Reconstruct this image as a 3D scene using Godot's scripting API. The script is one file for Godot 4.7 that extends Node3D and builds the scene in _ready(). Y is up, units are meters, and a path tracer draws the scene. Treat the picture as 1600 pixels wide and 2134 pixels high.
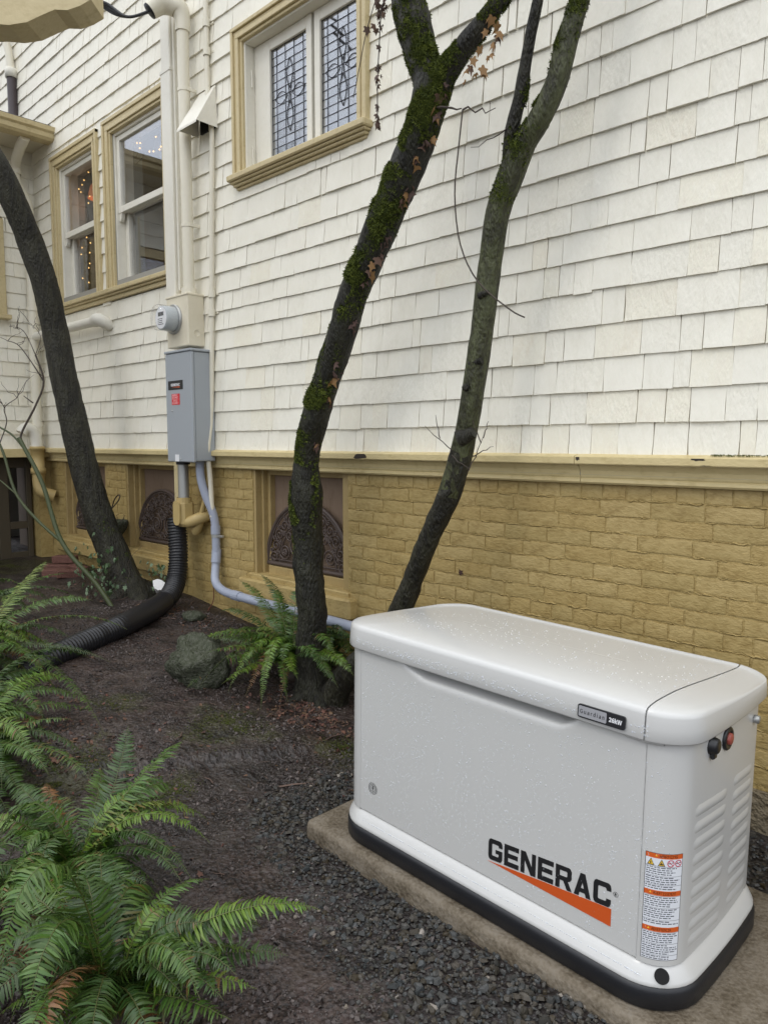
extends Node3D

# ---------------------------------------------------------------- helpers
var rng := RandomNumberGenerator.new()
var M := {}            # materials by name
var used_names := {}
var nz := FastNoiseLite.new()

func lin(r: float, g: float, b: float) -> Color:
	return Color(r, g, b).linear_to_srgb()

func mat(key: String, col: Color, rough := 0.7, spec := 0.5) -> StandardMaterial3D:
	var m := StandardMaterial3D.new()
	m.resource_name = key
	m.albedo_color = col
	m.roughness = rough
	m.metallic_specular = spec
	m.cull_mode = BaseMaterial3D.CULL_DISABLED
	M[key] = m
	return m

func noise_image(seed_: int, freq: float, oct: int, size: int, type := FastNoiseLite.TYPE_SIMPLEX_SMOOTH) -> Image:
	var n := FastNoiseLite.new()
	n.seed = seed_
	n.noise_type = type
	n.frequency = freq
	n.fractal_octaves = oct
	n.fractal_type = FastNoiseLite.FRACTAL_FBM if oct > 1 else FastNoiseLite.FRACTAL_NONE
	return n.get_seamless_image(size, size)

# colour texture: a ramp of colours (srgb) looked up by noise
func ramp_tex(img: Image, stops: Array, img2: Image = null, mix2 := 0.5) -> ImageTexture:
	var g := Gradient.new()
	g.offsets = PackedFloat32Array(stops.map(func(s): return s[0]))
	g.colors = PackedColorArray(stops.map(func(s): return s[1]))
	var w := img.get_width()
	var h := img.get_height()
	var out := Image.create(w, h, true, Image.FORMAT_RGB8)
	for y in h:
		for x in w:
			var v := img.get_pixel(x, y).r
			if img2:
				v = lerpf(v, img2.get_pixel(x, y).r, mix2)
			out.set_pixel(x, y, g.sample(v))
	out.generate_mipmaps()
	return ImageTexture.create_from_image(out)

func height_tex(img: Image, img2: Image = null, mix2 := 0.5) -> ImageTexture:
	var w := img.get_width()
	var h := img.get_height()
	var out := Image.create(w, h, false, Image.FORMAT_L8)
	for y in h:
		for x in w:
			var v := img.get_pixel(x, y).r
			if img2:
				v = lerpf(v, img2.get_pixel(x, y).r, mix2)
			out.set_pixel(x, y, Color(v, v, v))
	return ImageTexture.create_from_image(out)

func tri(m: StandardMaterial3D, scale_: Vector3, world := true) -> void:
	m.uv1_triplanar = true
	m.uv1_world_triplanar = world
	m.uv1_scale = scale_
	m.uv1_triplanar_sharpness = 4.0

func relief(m: StandardMaterial3D, tex: Texture2D, cm: float) -> void:
	m.heightmap_enabled = true
	m.heightmap_texture = tex
	m.heightmap_scale = cm

func numbered(called: String) -> String:
	if not used_names.has(called):
		used_names[called] = 0
		return called
	used_names[called] += 1
	return "%s_%03d" % [called, used_names[called]]

func thing(called: String, label: String, category: String, at := Vector3.ZERO, group := "") -> Node3D:
	var o := Node3D.new()
	o.name = numbered(called)
	add_child(o)
	o.position = at
	meta(o, label, category, group)
	return o

func meta(o: Node, label: String, category: String, group := "") -> void:
	o.set_meta("label", label)
	o.set_meta("category", category)
	if group != "":
		o.set_meta("group", group)

func sub(called: String, parent: Node3D, at := Vector3.ZERO) -> Node3D:
	var o := Node3D.new()
	o.name = called
	parent.add_child(o, true)
	o.position = at
	return o

func new_st() -> SurfaceTool:
	var st := SurfaceTool.new()
	st.begin(Mesh.PRIMITIVE_TRIANGLES)
	return st

func done(st: SurfaceTool) -> ArrayMesh:
	st.generate_normals()
	return st.commit()

func put(called: String, mesh: Mesh, m: Material, parent: Node = self, at := Vector3.ZERO) -> MeshInstance3D:
	var o := MeshInstance3D.new()
	o.name = called if parent != self else numbered(called)
	o.mesh = mesh
	o.material_override = m
	o.position = at
	parent.add_child(o, true)
	return o

func obj(called: String, st: SurfaceTool, m: Material, parent: Node = self, at := Vector3.ZERO) -> MeshInstance3D:
	return put(called, done(st), m, parent, at)

# a, b, c, d run counter-clockwise as seen from outside
func quad(st: SurfaceTool, a: Vector3, b: Vector3, c: Vector3, d: Vector3) -> void:
	st.add_vertex(a); st.add_vertex(c); st.add_vertex(b)
	st.add_vertex(a); st.add_vertex(d); st.add_vertex(c)

func quad_uv(st: SurfaceTool, a: Vector3, b: Vector3, c: Vector3, d: Vector3) -> void:
	for e in [[a, 0, 1], [c, 1, 0], [b, 1, 1], [a, 0, 1], [d, 0, 0], [c, 1, 0]]:
		st.set_uv(Vector2(e[1], e[2])); st.add_vertex(e[0])

func tri3(st: SurfaceTool, a: Vector3, b: Vector3, c: Vector3) -> void:
	st.add_vertex(a); st.add_vertex(c); st.add_vertex(b)

func flat(st: SurfaceTool) -> void:
	st.set_smooth_group(0xFFFFFFFF)

func box(st: SurfaceTool, lo: Vector3, hi: Vector3) -> void:
	flat(st)
	var p := []
	for i in 8:
		p.append(Vector3(hi.x if i & 1 else lo.x, hi.y if i & 2 else lo.y, hi.z if i & 4 else lo.z))
	quad(st, p[4], p[5], p[7], p[6])
	quad(st, p[1], p[0], p[2], p[3])
	quad(st, p[5], p[1], p[3], p[7])
	quad(st, p[0], p[4], p[6], p[2])
	quad(st, p[6], p[7], p[3], p[2])
	quad(st, p[0], p[1], p[5], p[4])

# box with chamfered edges
func bbox(st: SurfaceTool, lo: Vector3, hi: Vector3, c := 0.004) -> void:
	flat(st)
	var ctr := (lo + hi) * 0.5
	var h := (hi - lo) * 0.5
	c = minf(c, minf(h.x, minf(h.y, h.z)) * 0.9)
	for ax in 3:
		for s in [-1.0, 1.0]:
			var u := (ax + 1) % 3
			var v := (ax + 2) % 3
			var pts := []
			for q in [[-1, -1], [1, -1], [1, 1], [-1, 1]]:
				var p := Vector3.ZERO
				p[ax] = s * h[ax]
				p[u] = q[0] * (h[u] - c)
				p[v] = q[1] * (h[v] - c)
				pts.append(ctr + p)
			if s > 0:
				quad(st, pts[0], pts[1], pts[2], pts[3])
			else:
				quad(st, pts[3], pts[2], pts[1], pts[0])
	for ax in 3:
		var u := (ax + 1) % 3
		var v := (ax + 2) % 3
		for su in [-1.0, 1.0]:
			for sv in [-1.0, 1.0]:
				var e := []
				for s in [-1.0, 1.0]:
					var p := Vector3.ZERO
					p[ax] = s * (h[ax] - c)
					p[u] = su * h[u]
					p[v] = sv * (h[v] - c)
					var q := Vector3.ZERO
					q[ax] = s * (h[ax] - c)
					q[u] = su * (h[u] - c)
					q[v] = sv * h[v]
					e.append([ctr + p, ctr + q])
				if su * sv > 0:
					quad(st, e[0][0], e[0][1], e[1][1], e[1][0])
				else:
					quad(st, e[0][1], e[0][0], e[1][0], e[1][1])
	for i in 8:
		var s := Vector3(1 if i & 1 else -1, 1 if i & 2 else -1, 1 if i & 4 else -1)
		var a := ctr + s * Vector3(h.x, h.y - c, h.z - c)
		var b := ctr + s * Vector3(h.x - c, h.y, h.z - c)
		var d := ctr + s * Vector3(h.x - c, h.y - c, h.z)
		if s.x * s.y * s.z > 0:
			tri3(st, a, b, d)
		else:
			tri3(st, a, d, b)

func frames(pts: Array) -> Array:
	var out := []
	var n := pts.size()
	var t0: Vector3 = (pts[1] - pts[0]).normalized()
	var ref := Vector3.UP if absf(t0.y) < 0.9 else Vector3.RIGHT
	var side := t0.cross(ref).normalized()
	for i in n:
		var t: Vector3 = (pts[mini(i + 1, n - 1)] - pts[maxi(i - 1, 0)]).normalized()
		side = (side - t * side.dot(t)).normalized()
		out.append([t, side, side.cross(t).normalized()])
	return out

# a round tube along pts; radii: number or list; rough: bumps as a share of the radius
func tube(st: SurfaceTool, pts: Array, radii, sides := 10, caps := true, rough := 0.0, freq := 8.0, uvl := 4.0) -> void:
	st.set_smooth_group(1)
	var fr := frames(pts)
	var rings := []
	var along := 0.0
	var lens := []
	for i in pts.size():
		if i > 0:
			along += pts[i].distance_to(pts[i - 1])
		lens.append(along)
		var r: float = radii[i] if radii is Array else radii
		var ring := []
		for k in sides:
			var a := TAU * k / sides
			var d: Vector3 = fr[i][1] * cos(a) + fr[i][2] * sin(a)
			var rr := r
			if rough > 0.0:
				var q: Vector3 = pts[i] * freq + d * r * freq * 1.5
				rr = r * (1.0 + rough * (nz.get_noise_3d(q.x * 20, q.y * 20, q.z * 20) * 1.6 + nz.get_noise_3d(q.x * 70, q.y * 50, q.z * 70) * 0.7))
			ring.append(pts[i] + d * rr)
		rings.append(ring)
	for i in pts.size() - 1:
		for k in sides:
			var k2 := (k + 1) % sides
			var a: Vector3 = rings[i][k]
			var b: Vector3 = rings[i][k2]
			var c: Vector3 = rings[i + 1][k2]
			var d: Vector3 = rings[i + 1][k]
			st.add_vertex(a)
			st.add_vertex(b)
			st.add_vertex(c)
			st.add_vertex(a)
			st.add_vertex(c)
			st.add_vertex(d)
	if caps:
		st.set_smooth_group(0xFFFFFFFF)
		for e in [0, pts.size() - 1]:
			for k in sides:
				var a: Vector3 = rings[e][k]
				var b: Vector3 = rings[e][(k + 1) % sides]
				if e == 0:
					st.add_vertex(pts[e]); st.add_vertex(b); st.add_vertex(a)
				else:
					st.add_vertex(pts[e]); st.add_vertex(a); st.add_vertex(b)

func catmull(p: Array, n: int) -> Array:
	var out := []
	for i in p.size() - 1:
		var a: Vector3 = p[maxi(i - 1, 0)]
		var b: Vector3 = p[i]
		var c: Vector3 = p[i + 1]
		var d: Vector3 = p[mini(i + 2, p.size() - 1)]
		for k in n:
			out.append(b.cubic_interpolate(c, a, d, float(k) / n))
	out.append(p[p.size() - 1])
	return out

func lerp_list(r: Array, n: int) -> Array:
	var out := []
	for i in r.size() - 1:
		for k in n:
			out.append(lerpf(r[i], r[i + 1], float(k) / n))
	out.append(r[r.size() - 1])
	return out

func cyl(st: SurfaceTool, a: Vector3, b: Vector3, r: float, sides := 16) -> void:
	tube(st, [a, b], r, sides)

# solid of revolution round the axis from o along dir; prof: [along, radius]
func lathe(st: SurfaceTool, o: Vector3, dir: Vector3, prof: Array, sides := 24, smooth := true) -> void:
	st.set_smooth_group(1 if smooth else 0xFFFFFFFF)
	dir = dir.normalized()
	var s := dir.cross(Vector3.UP if absf(dir.y) < 0.9 else Vector3.RIGHT).normalized()
	var t := s.cross(dir)
	for i in prof.size() - 1:
		for k in sides:
			var a0 := TAU * k / sides
			var a1 := TAU * (k + 1) / sides
			var d0 := s * cos(a0) + t * sin(a0)
			var d1 := s * cos(a1) + t * sin(a1)
			var p0: Vector3 = o + dir * prof[i][0]
			var p1: Vector3 = o + dir * prof[i + 1][0]
			var a: Vector3 = p0 + d0 * prof[i][1]
			var b: Vector3 = p0 + d1 * prof[i][1]
			var c: Vector3 = p1 + d1 * prof[i + 1][1]
			var d: Vector3 = p1 + d0 * prof[i + 1][1]
			st.add_vertex(a); st.add_vertex(b); st.add_vertex(c)
			st.add_vertex(a); st.add_vertex(c); st.add_vertex(d)

# prism: polygon pts (2d, counter-clockwise) in the plane of ux, uy, pushed out by depth along uz
func prism(st: SurfaceTool, poly: PackedVector2Array, o: Vector3, ux: Vector3, uy: Vector3, depth: float, smooth_sides := false) -> void:
	var uz := ux.cross(uy).normalized()
	var idx := Geometry2D.triangulate_polygon(poly)
	flat(st)
	for i in range(0, idx.size(), 3):
		var p := []
		for k in 3:
			var q := poly[idx[i + k]]
			p.append(o + ux * q.x + uy * q.y)
		if (p[1] - p[0]).cross(p[2] - p[0]).dot(uz) < 0:
			var s = p[1]; p[1] = p[2]; p[2] = s
		tri3(st, p[0] + uz * depth, p[1] + uz * depth, p[2] + uz * depth)
		tri3(st, p[0], p[2], p[1])
	if smooth_sides:
		st.set_smooth_group(3)
	var cw := Geometry2D.is_polygon_clockwise(poly)
	for i in poly.size():
		var q0 := poly[i]
		var q1 := poly[(i + 1) % poly.size()]
		var a := o + ux * q0.x + uy * q0.y
		var b := o + ux * q1.x + uy * q1.y
		if not cw:
			quad(st, a, b, b + uz * depth, a + uz * depth)
		else:
			quad(st, b, a, a + uz * depth, b + uz * depth)

func ss(a: float, b: float, x: float) -> float:
	var t := clampf((x - a) / (b - a), 0.0, 1.0)
	return t * t * (3.0 - 2.0 * t)

func rr(a: float, b: float) -> float:
	return rng.randf_range(a, b)

func copies(called: String, mesh: Mesh, m: Material, xf: Array, cols: Array, parent: Node = self) -> MultiMeshInstance3D:
	var mm := MultiMesh.new()
	mm.transform_format = MultiMesh.TRANSFORM_3D
	mm.use_colors = cols.size() > 0
	mm.mesh = mesh
	mm.instance_count = xf.size()
	for i in xf.size():
		mm.set_instance_transform(i, xf[i])
		if cols.size() > 0:
			mm.set_instance_color(i, cols[i])
	var o := MultiMeshInstance3D.new()
	o.name = called if parent != self else numbered(called)
	o.multimesh = mm
	o.material_override = m
	parent.add_child(o, true)
	o.set_meta("kind", "stuff")
	return o

# height of the ground
func ground_y(x: float, z: float) -> float:
	var h := 0.34 * (1.0 - ss(-5.2, -1.7, x)) * (1.0 - 0.35 * ss(0.8, 3.2, z))
	# low edge of the trodden slab of earth
	var edge := (x + 2.56) * 0.89 + (z - 0.89) * 0.455 + 0.05 * sin(x * 7.0 + z * 4.0)
	h += 0.028 * (1.0 - ss(-0.012, 0.02, edge)) * ss(3.6, 3.0, -x) * ss(0.5, 0.8, z) * ss(1.75, 1.5, z)
	var rough := 1.0
	h += nz.get_noise_2d(x * 22.0, z * 22.0) * 0.016 * rough
	h += nz.get_noise_2d(x * 90.0 + 400.0, z * 90.0) * 0.007 * rough
	h += nz.get_noise_2d(x * 180.0, z * 180.0 + 900.0) * 0.0025
	return h

const TREE_MID := [Vector3(-2.862, -0.035, 0.360), Vector3(-2.903, 0.107, 0.340), Vector3(-2.920, 0.260, 0.330), Vector3(-2.909, 0.472, 0.330), Vector3(-2.925, 0.729, 0.330), Vector3(-2.942, 0.933, 0.330), Vector3(-2.934, 1.138, 0.340), Vector3(-2.924, 1.339, 0.340), Vector3(-2.863, 1.512, 0.350), Vector3(-2.753, 1.724, 0.360), Vector3(-2.628, 1.946, 0.370), Vector3(-2.510, 2.154, 0.380), Vector3(-2.364, 2.342, 0.390), Vector3(-2.237, 2.519, 0.400), Vector3(-2.110, 2.682, 0.410), Vector3(-2.036, 2.810, 0.420), Vector3(-2.006, 2.903, 0.420)]
const TREE_MID_R := [0.1213, 0.1003, 0.0798, 0.0767, 0.0765, 0.0788, 0.0832, 0.0651, 0.0689, 0.0694, 0.0695, 0.0696, 0.0714, 0.0752, 0.0746, 0.0729, 0.0761]
const TREE_MID_A := [Vector3(-2.018, 2.861, 0.420), Vector3(-2.062, 3.003, 0.430), Vector3(-2.103, 3.159, 0.450), Vector3(-2.128, 3.308, 0.470), Vector3(-2.146, 3.467, 0.500)]
const TREE_MID_A_R := [0.0647, 0.0649, 0.0727, 0.0685, 0.0621]
const TREE_MID_B := [Vector3(-2.005, 2.838, 0.420), Vector3(-1.944, 2.910, 0.420), Vector3(-1.844, 2.987, 0.410), Vector3(-1.750, 3.061, 0.400), Vector3(-1.670, 3.137, 0.390), Vector3(-1.575, 3.233, 0.380)]
const TREE_MID_B_R := [0.0547, 0.0481, 0.0413, 0.0348, 0.0306, 0.0263]
const TREE_RIGHT := [Vector3(-2.795, -0.034, 0.300), Vector3(-2.748, 0.135, 0.300), Vector3(-2.609, 0.294, 0.300), Vector3(-2.472, 0.434, 0.300), Vector3(-2.295, 0.633, 0.310), Vector3(-2.205, 0.818, 0.310), Vector3(-2.088, 1.030, 0.320), Vector3(-1.993, 1.208, 0.320), Vector3(-1.924, 1.396, 0.320), Vector3(-1.869, 1.597, 0.330), Vector3(-1.834, 1.793, 0.330), Vector3(-1.806, 1.983, 0.330), Vector3(-1.780, 2.169, 0.330), Vector3(-1.739, 2.346, 0.340), Vector3(-1.687, 2.461, 0.340), Vector3(-1.628, 2.571, 0.340)]
const TREE_RIGHT_R := [0.1148, 0.0756, 0.0636, 0.0570, 0.0524, 0.0489, 0.0495, 0.0504, 0.0493, 0.0463, 0.0476, 0.0470, 0.0465, 0.0495, 0.0524, 0.0496]
const TREE_RIGHT_A := [Vector3(-1.638, 2.556, 0.340), Vector3(-1.556, 2.646, 0.340), Vector3(-1.493, 2.757, 0.330), Vector3(-1.463, 2.884, 0.320), Vector3(-1.429, 3.011, 0.300), Vector3(-1.396, 3.136, 0.280)]
const TREE_RIGHT_A_R := [0.0461, 0.0432, 0.0425, 0.0403, 0.0365, 0.0328]
const TREE_RIGHT_B := [Vector3(-1.692, 2.480, 0.340), Vector3(-1.663, 2.607, 0.370), Vector3(-1.609, 2.741, 0.390), Vector3(-1.568, 2.871, 0.410), Vector3(-1.518, 3.009, 0.430), Vector3(-1.469, 3.124, 0.450)]
const TREE_RIGHT_B_R := [0.0281, 0.0276, 0.0251, 0.0211, 0.0189, 0.0168]
const TREE_LEFT := [Vector3(-4.899, 0.222, 0.285), Vector3(-5.039, 0.402, 0.312), Vector3(-5.161, 0.626, 0.344), Vector3(-5.247, 0.874, 0.394), Vector3(-5.319, 1.123, 0.432), Vector3(-5.382, 1.372, 0.459), Vector3(-5.447, 1.656, 0.484), Vector3(-5.512, 1.940, 0.509), Vector3(-5.574, 2.260, 0.527), Vector3(-5.594, 2.569, 0.576), Vector3(-5.638, 2.872, 0.648), Vector3(-5.641, 3.152, 0.753), Vector3(-5.662, 3.421, 0.877), Vector3(-5.727, 3.711, 1.041), Vector3(-5.799, 4.020, 1.209)]
const TREE_LEFT_R := [0.1513, 0.1224, 0.1130, 0.1079, 0.1002, 0.1002, 0.0976, 0.0950, 0.0924, 0.0917, 0.0908, 0.0891, 0.0849, 0.0809, 0.0723]
const FERN_DATA := {
	"A": [Vector3(-1.619, 0.099, 2.073), [[-1.303, 0.270, 1.676, 0.16, 0.062, 0], [-1.560, 0.328, 2.334, 0.42, 0.085, 1], [-1.405, 0.229, 1.781, 0.14, 0.075, 1], [-1.303, 0.171, 1.871, 0.12, 0.060, 0], [-1.287, 0.154, 1.955, 0.10, 0.060, 1], [-1.758, -0.053, 1.739, 0.10, 0.060, 2], [-1.461, 0.287, 2.314, 0.30, 0.070, 1], [-1.975, 0.056, 2.072, 0.20, 0.070, 2], [-1.860, 0.113, 1.815, 0.22, 0.070, 1], [-1.856, 0.168, 2.013, 0.30, 0.070, 2], [-1.640, 0.144, 2.296, 0.20, 0.060, 2], [-1.876, 0.022, 1.912, 0.20, 0.060, 2], [-1.353, 0.157, 1.740, 0.06, 0.055, 2]]],
	"B": [Vector3(-2.105, 0.089, 1.944), [[-2.259, 0.484, 1.692, 0.05, 0.060, 2], [-2.470, 0.214, 1.861, 0.10, 0.060, 1], [-2.168, 0.411, 1.545, 0.15, 0.060, 1], [-2.029, 0.249, 1.641, 0.20, 0.065, 3], [-2.003, 0.123, 1.702, 0.20, 0.060, 1], [-2.286, 0.252, 2.097, 0.25, 0.065, 1], [-2.510, 0.278, 1.961, 0.15, 0.060, 2], [-2.297, 0.215, 1.625, 0.18, 0.060, 3], [-2.091, 0.185, 2.127, 0.25, 0.065, 1], [-1.945, 0.081, 1.861, 0.20, 0.060, 2], [-2.506, 0.254, 1.682, 0.10, 0.055, 1], [-2.489, 0.058, 1.900, 0.15, 0.050, 2], [-1.975, 0.063, 1.753, 0.15, 0.060, 2]]],
	"C": [Vector3(-4.05, 0.250, 1.66), [[-4.382, 0.739, 1.120, 0.12, 0.075, 3], [-3.926, 0.556, 1.053, 0.18, 0.060, 1], [-3.552, 0.180, 1.398, 0.30, 0.050, 0], [-3.547, 0.460, 1.049, 0.20, 0.050, 1], [-3.067, 0.011, 1.413, 0.25, 0.055, 1], [-4.134, 0.465, 1.474, 0.20, 0.060, 1], [-3.629, 0.169, 1.655, 0.20, 0.060, 1], [-3.310, 0.007, 1.648, 0.20, 0.055, 2], [-3.801, 0.402, 1.232, 0.18, 0.060, 2], [-4.383, 0.557, 1.284, 0.10, 0.060, 2], [-3.871, 0.350, 1.655, 0.25, 0.060, 1], [-4.209, 0.513, 1.192, 0.12, 0.060, 2], [-3.409, 0.350, 1.210, 0.14, 0.030, 2], [-3.999, 0.389, 1.354, 0.15, 0.050, 4], [-3.739, 0.284, 1.397, 0.12, 0.045, 4], [-3.985, 0.390, 1.480, 0.20, 0.050, 4]]],
	"D": [Vector3(-3.107, 0.180, 0.313), [[-3.439, 0.323, 0.753, 0.22, 0.055, 0], [-3.101, 0.078, 0.738, 0.28, 0.045, 0], [-3.033, 0.059, 0.676, 0.24, 0.050, 4], [-3.206, 0.625, 0.140, 0.15, 0.060, 1], [-3.599, 0.611, 0.311, 0.12, 0.055, 1], [-3.555, 0.645, 0.195, 0.10, 0.055, 2], [-3.255, 0.059, 0.889, 0.16, 0.050, 1], [-2.843, -0.076, 0.720, 0.32, 0.040, 0], [-2.903, 0.059, 0.551, 0.20, 0.035, 4], [-3.539, 0.460, 0.482, 0.20, 0.055, 2], [-3.357, 0.574, 0.222, 0.15, 0.050, 1], [-3.287, 0.348, 0.464, 0.20, 0.050, 3], [-2.997, 0.240, 0.547, 0.25, 0.045, 1], [-3.526, 0.321, 0.558, 0.18, 0.050, 2]]],
	"E": [Vector3(-3.021, 0.148, 0.002), [[-3.026, 0.374, -0.093, 0.10, 0.050, 1], [-3.152, 0.380, 0.028, 0.12, 0.045, 1], [-3.155, 0.277, -0.026, 0.10, 0.050, 2], [-2.903, 0.262, -0.058, 0.14, 0.050, 1], [-2.834, 0.119, 0.104, 0.12, 0.050, 1], [-3.178, 0.378, -0.087, 0.10, 0.050, 2]]],
	"G": [Vector3(-3.060, 0.195, 1.970), [[-3.097, 0.293, 1.714, 0.20, 0.055, 1], [-3.310, 0.226, 1.719, 0.15, 0.055, 1], [-2.772, 0.039, 1.853, 0.22, 0.060, 1], [-3.032, 0.052, 1.823, 0.20, 0.060, 2], [-2.697, -0.112, 1.870, 0.20, 0.060, 1], [-3.280, 0.122, 1.773, 0.20, 0.060, 2], [-2.668, -0.238, 1.928, 0.20, 0.060, 2]]],
}
const CANES := [
	[Vector3(-4.756, 0.340, 0.550), Vector3(-4.848, 0.471, 0.621), Vector3(-5.033, 0.751, 0.762), Vector3(-5.154, 1.146, 0.827), Vector3(-5.266, 1.409, 0.901), Vector3(-5.294, 1.468, 0.919)],
	[Vector3(-5.033, 0.751, 0.762), Vector3(-5.162, 0.899, 0.867), Vector3(-5.281, 1.080, 0.957), Vector3(-5.357, 1.343, 0.997), Vector3(-5.387, 1.425, 1.014)],
	[Vector3(-5.154, 1.146, 0.827), Vector3(-5.238, 1.343, 0.882), Vector3(-5.318, 1.475, 0.942), Vector3(-5.394, 1.540, 1.006)],
	[Vector3(-5.266, 1.409, 0.901), Vector3(-5.284, 1.491, 0.906), Vector3(-5.225, 1.688, 0.824), Vector3(-5.196, 1.853, 0.774), Vector3(-5.248, 2.034, 0.801)],
	[Vector3(-5.196, 1.853, 0.774), Vector3(-5.256, 1.968, 0.817), Vector3(-5.336, 2.099, 0.876), Vector3(-5.397, 2.132, 0.931)],
	[Vector3(-5.238, 1.705, 0.835), Vector3(-5.289, 1.754, 0.877)],
	[Vector3(-5.248, 2.034, 0.801), Vector3(-5.318, 2.198, 0.847), Vector3(-5.392, 2.231, 0.913)],
	[Vector3(-5.281, 1.080, 0.957), Vector3(-5.370, 1.179, 1.031)],
	[Vector3(-5.387, 1.425, 1.014), Vector3(-5.361, 1.573, 0.970), Vector3(-5.379, 1.672, 0.974), Vector3(-5.324, 1.738, 0.912), Vector3(-5.314, 1.771, 0.899)],
	[Vector3(-5.379, 1.672, 0.974), Vector3(-5.407, 1.738, 0.993)],
	[Vector3(-5.248, 2.034, 0.801), Vector3(-5.233, 2.165, 0.769), Vector3(-5.299, 2.264, 0.819)],
]

# ---------------------------------------------------------------- scene
func _ready() -> void:
	rng.seed = 20240117
	nz.seed = 5
	nz.noise_type = FastNoiseLite.TYPE_SIMPLEX_SMOOTH
	nz.frequency = 0.05
	nz.fractal_octaves = 3
	# camera
	var cam := Camera3D.new()
	cam.name = "camera"
	add_child(cam)
	cam.position = Vector3(0, 1.43, 2.8)
	var yaw := 0.8046
	var pitch := 0.0945
	var fwd := Vector3(-cos(yaw) * cos(pitch), -sin(pitch), -sin(yaw) * cos(pitch))
	cam.look_at(cam.position + fwd, Vector3.UP)
	cam.fov = 70.36
	cam.near = 0.05
	cam.far = 400.0
	cam.current = true
	# sky: even overcast
	var we := WorldEnvironment.new()
	we.name = "environment"
	var env := Environment.new()
	env.background_mode = Environment.BG_SKY
	var sm := ProceduralSkyMaterial.new()
	sm.sky_top_color = Color(0.96, 0.975, 1.0)
	sm.sky_horizon_color = Color(0.63, 0.65, 0.68)
	sm.sky_curve = 0.35
	sm.sun_angle_max = 1.0
	sm.ground_bottom_color = Color(0.12, 0.11, 0.10)
	sm.ground_horizon_color = Color(0.30, 0.30, 0.29)
	sm.energy_multiplier = 2.2
	var sky := Sky.new()
	sky.sky_material = sm
	env.sky = sky
	env.background_energy_multiplier = 1.0
	env.tonemap_mode = Environment.TONE_MAPPER_LINEAR
	env.tonemap_exposure = 1.08
	env.sdfgi_enabled = true
	env.ssao_enabled = true
	env.ssil_enabled = true
	we.environment = env
	add_child(we)
	var sun := DirectionalLight3D.new()
	sun.name = "sun"
	add_child(sun)
	sun.light_energy = 0.15
	sun.light_angular_distance = 12.0
	sun.light_color = Color(1.0, 0.985, 0.96)
	sun.shadow_enabled = true
	sun.look_at_from_position(Vector3(-3.0, 9.0, 6.0), Vector3(-2.5, 1.0, 0.0), Vector3.UP)
	make_materials()
	print("materials")
	build_ground()
	print("ground")
	build_house()
	print("house")
	build_wing()
	build_pad()
	build_generator()
	print("generator")
	build_services()
	print("services")
	build_trees()
	print("trees")
	build_small()
	build_ferns()
	print("ferns")
	build_litter()
	print("done")

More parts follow.
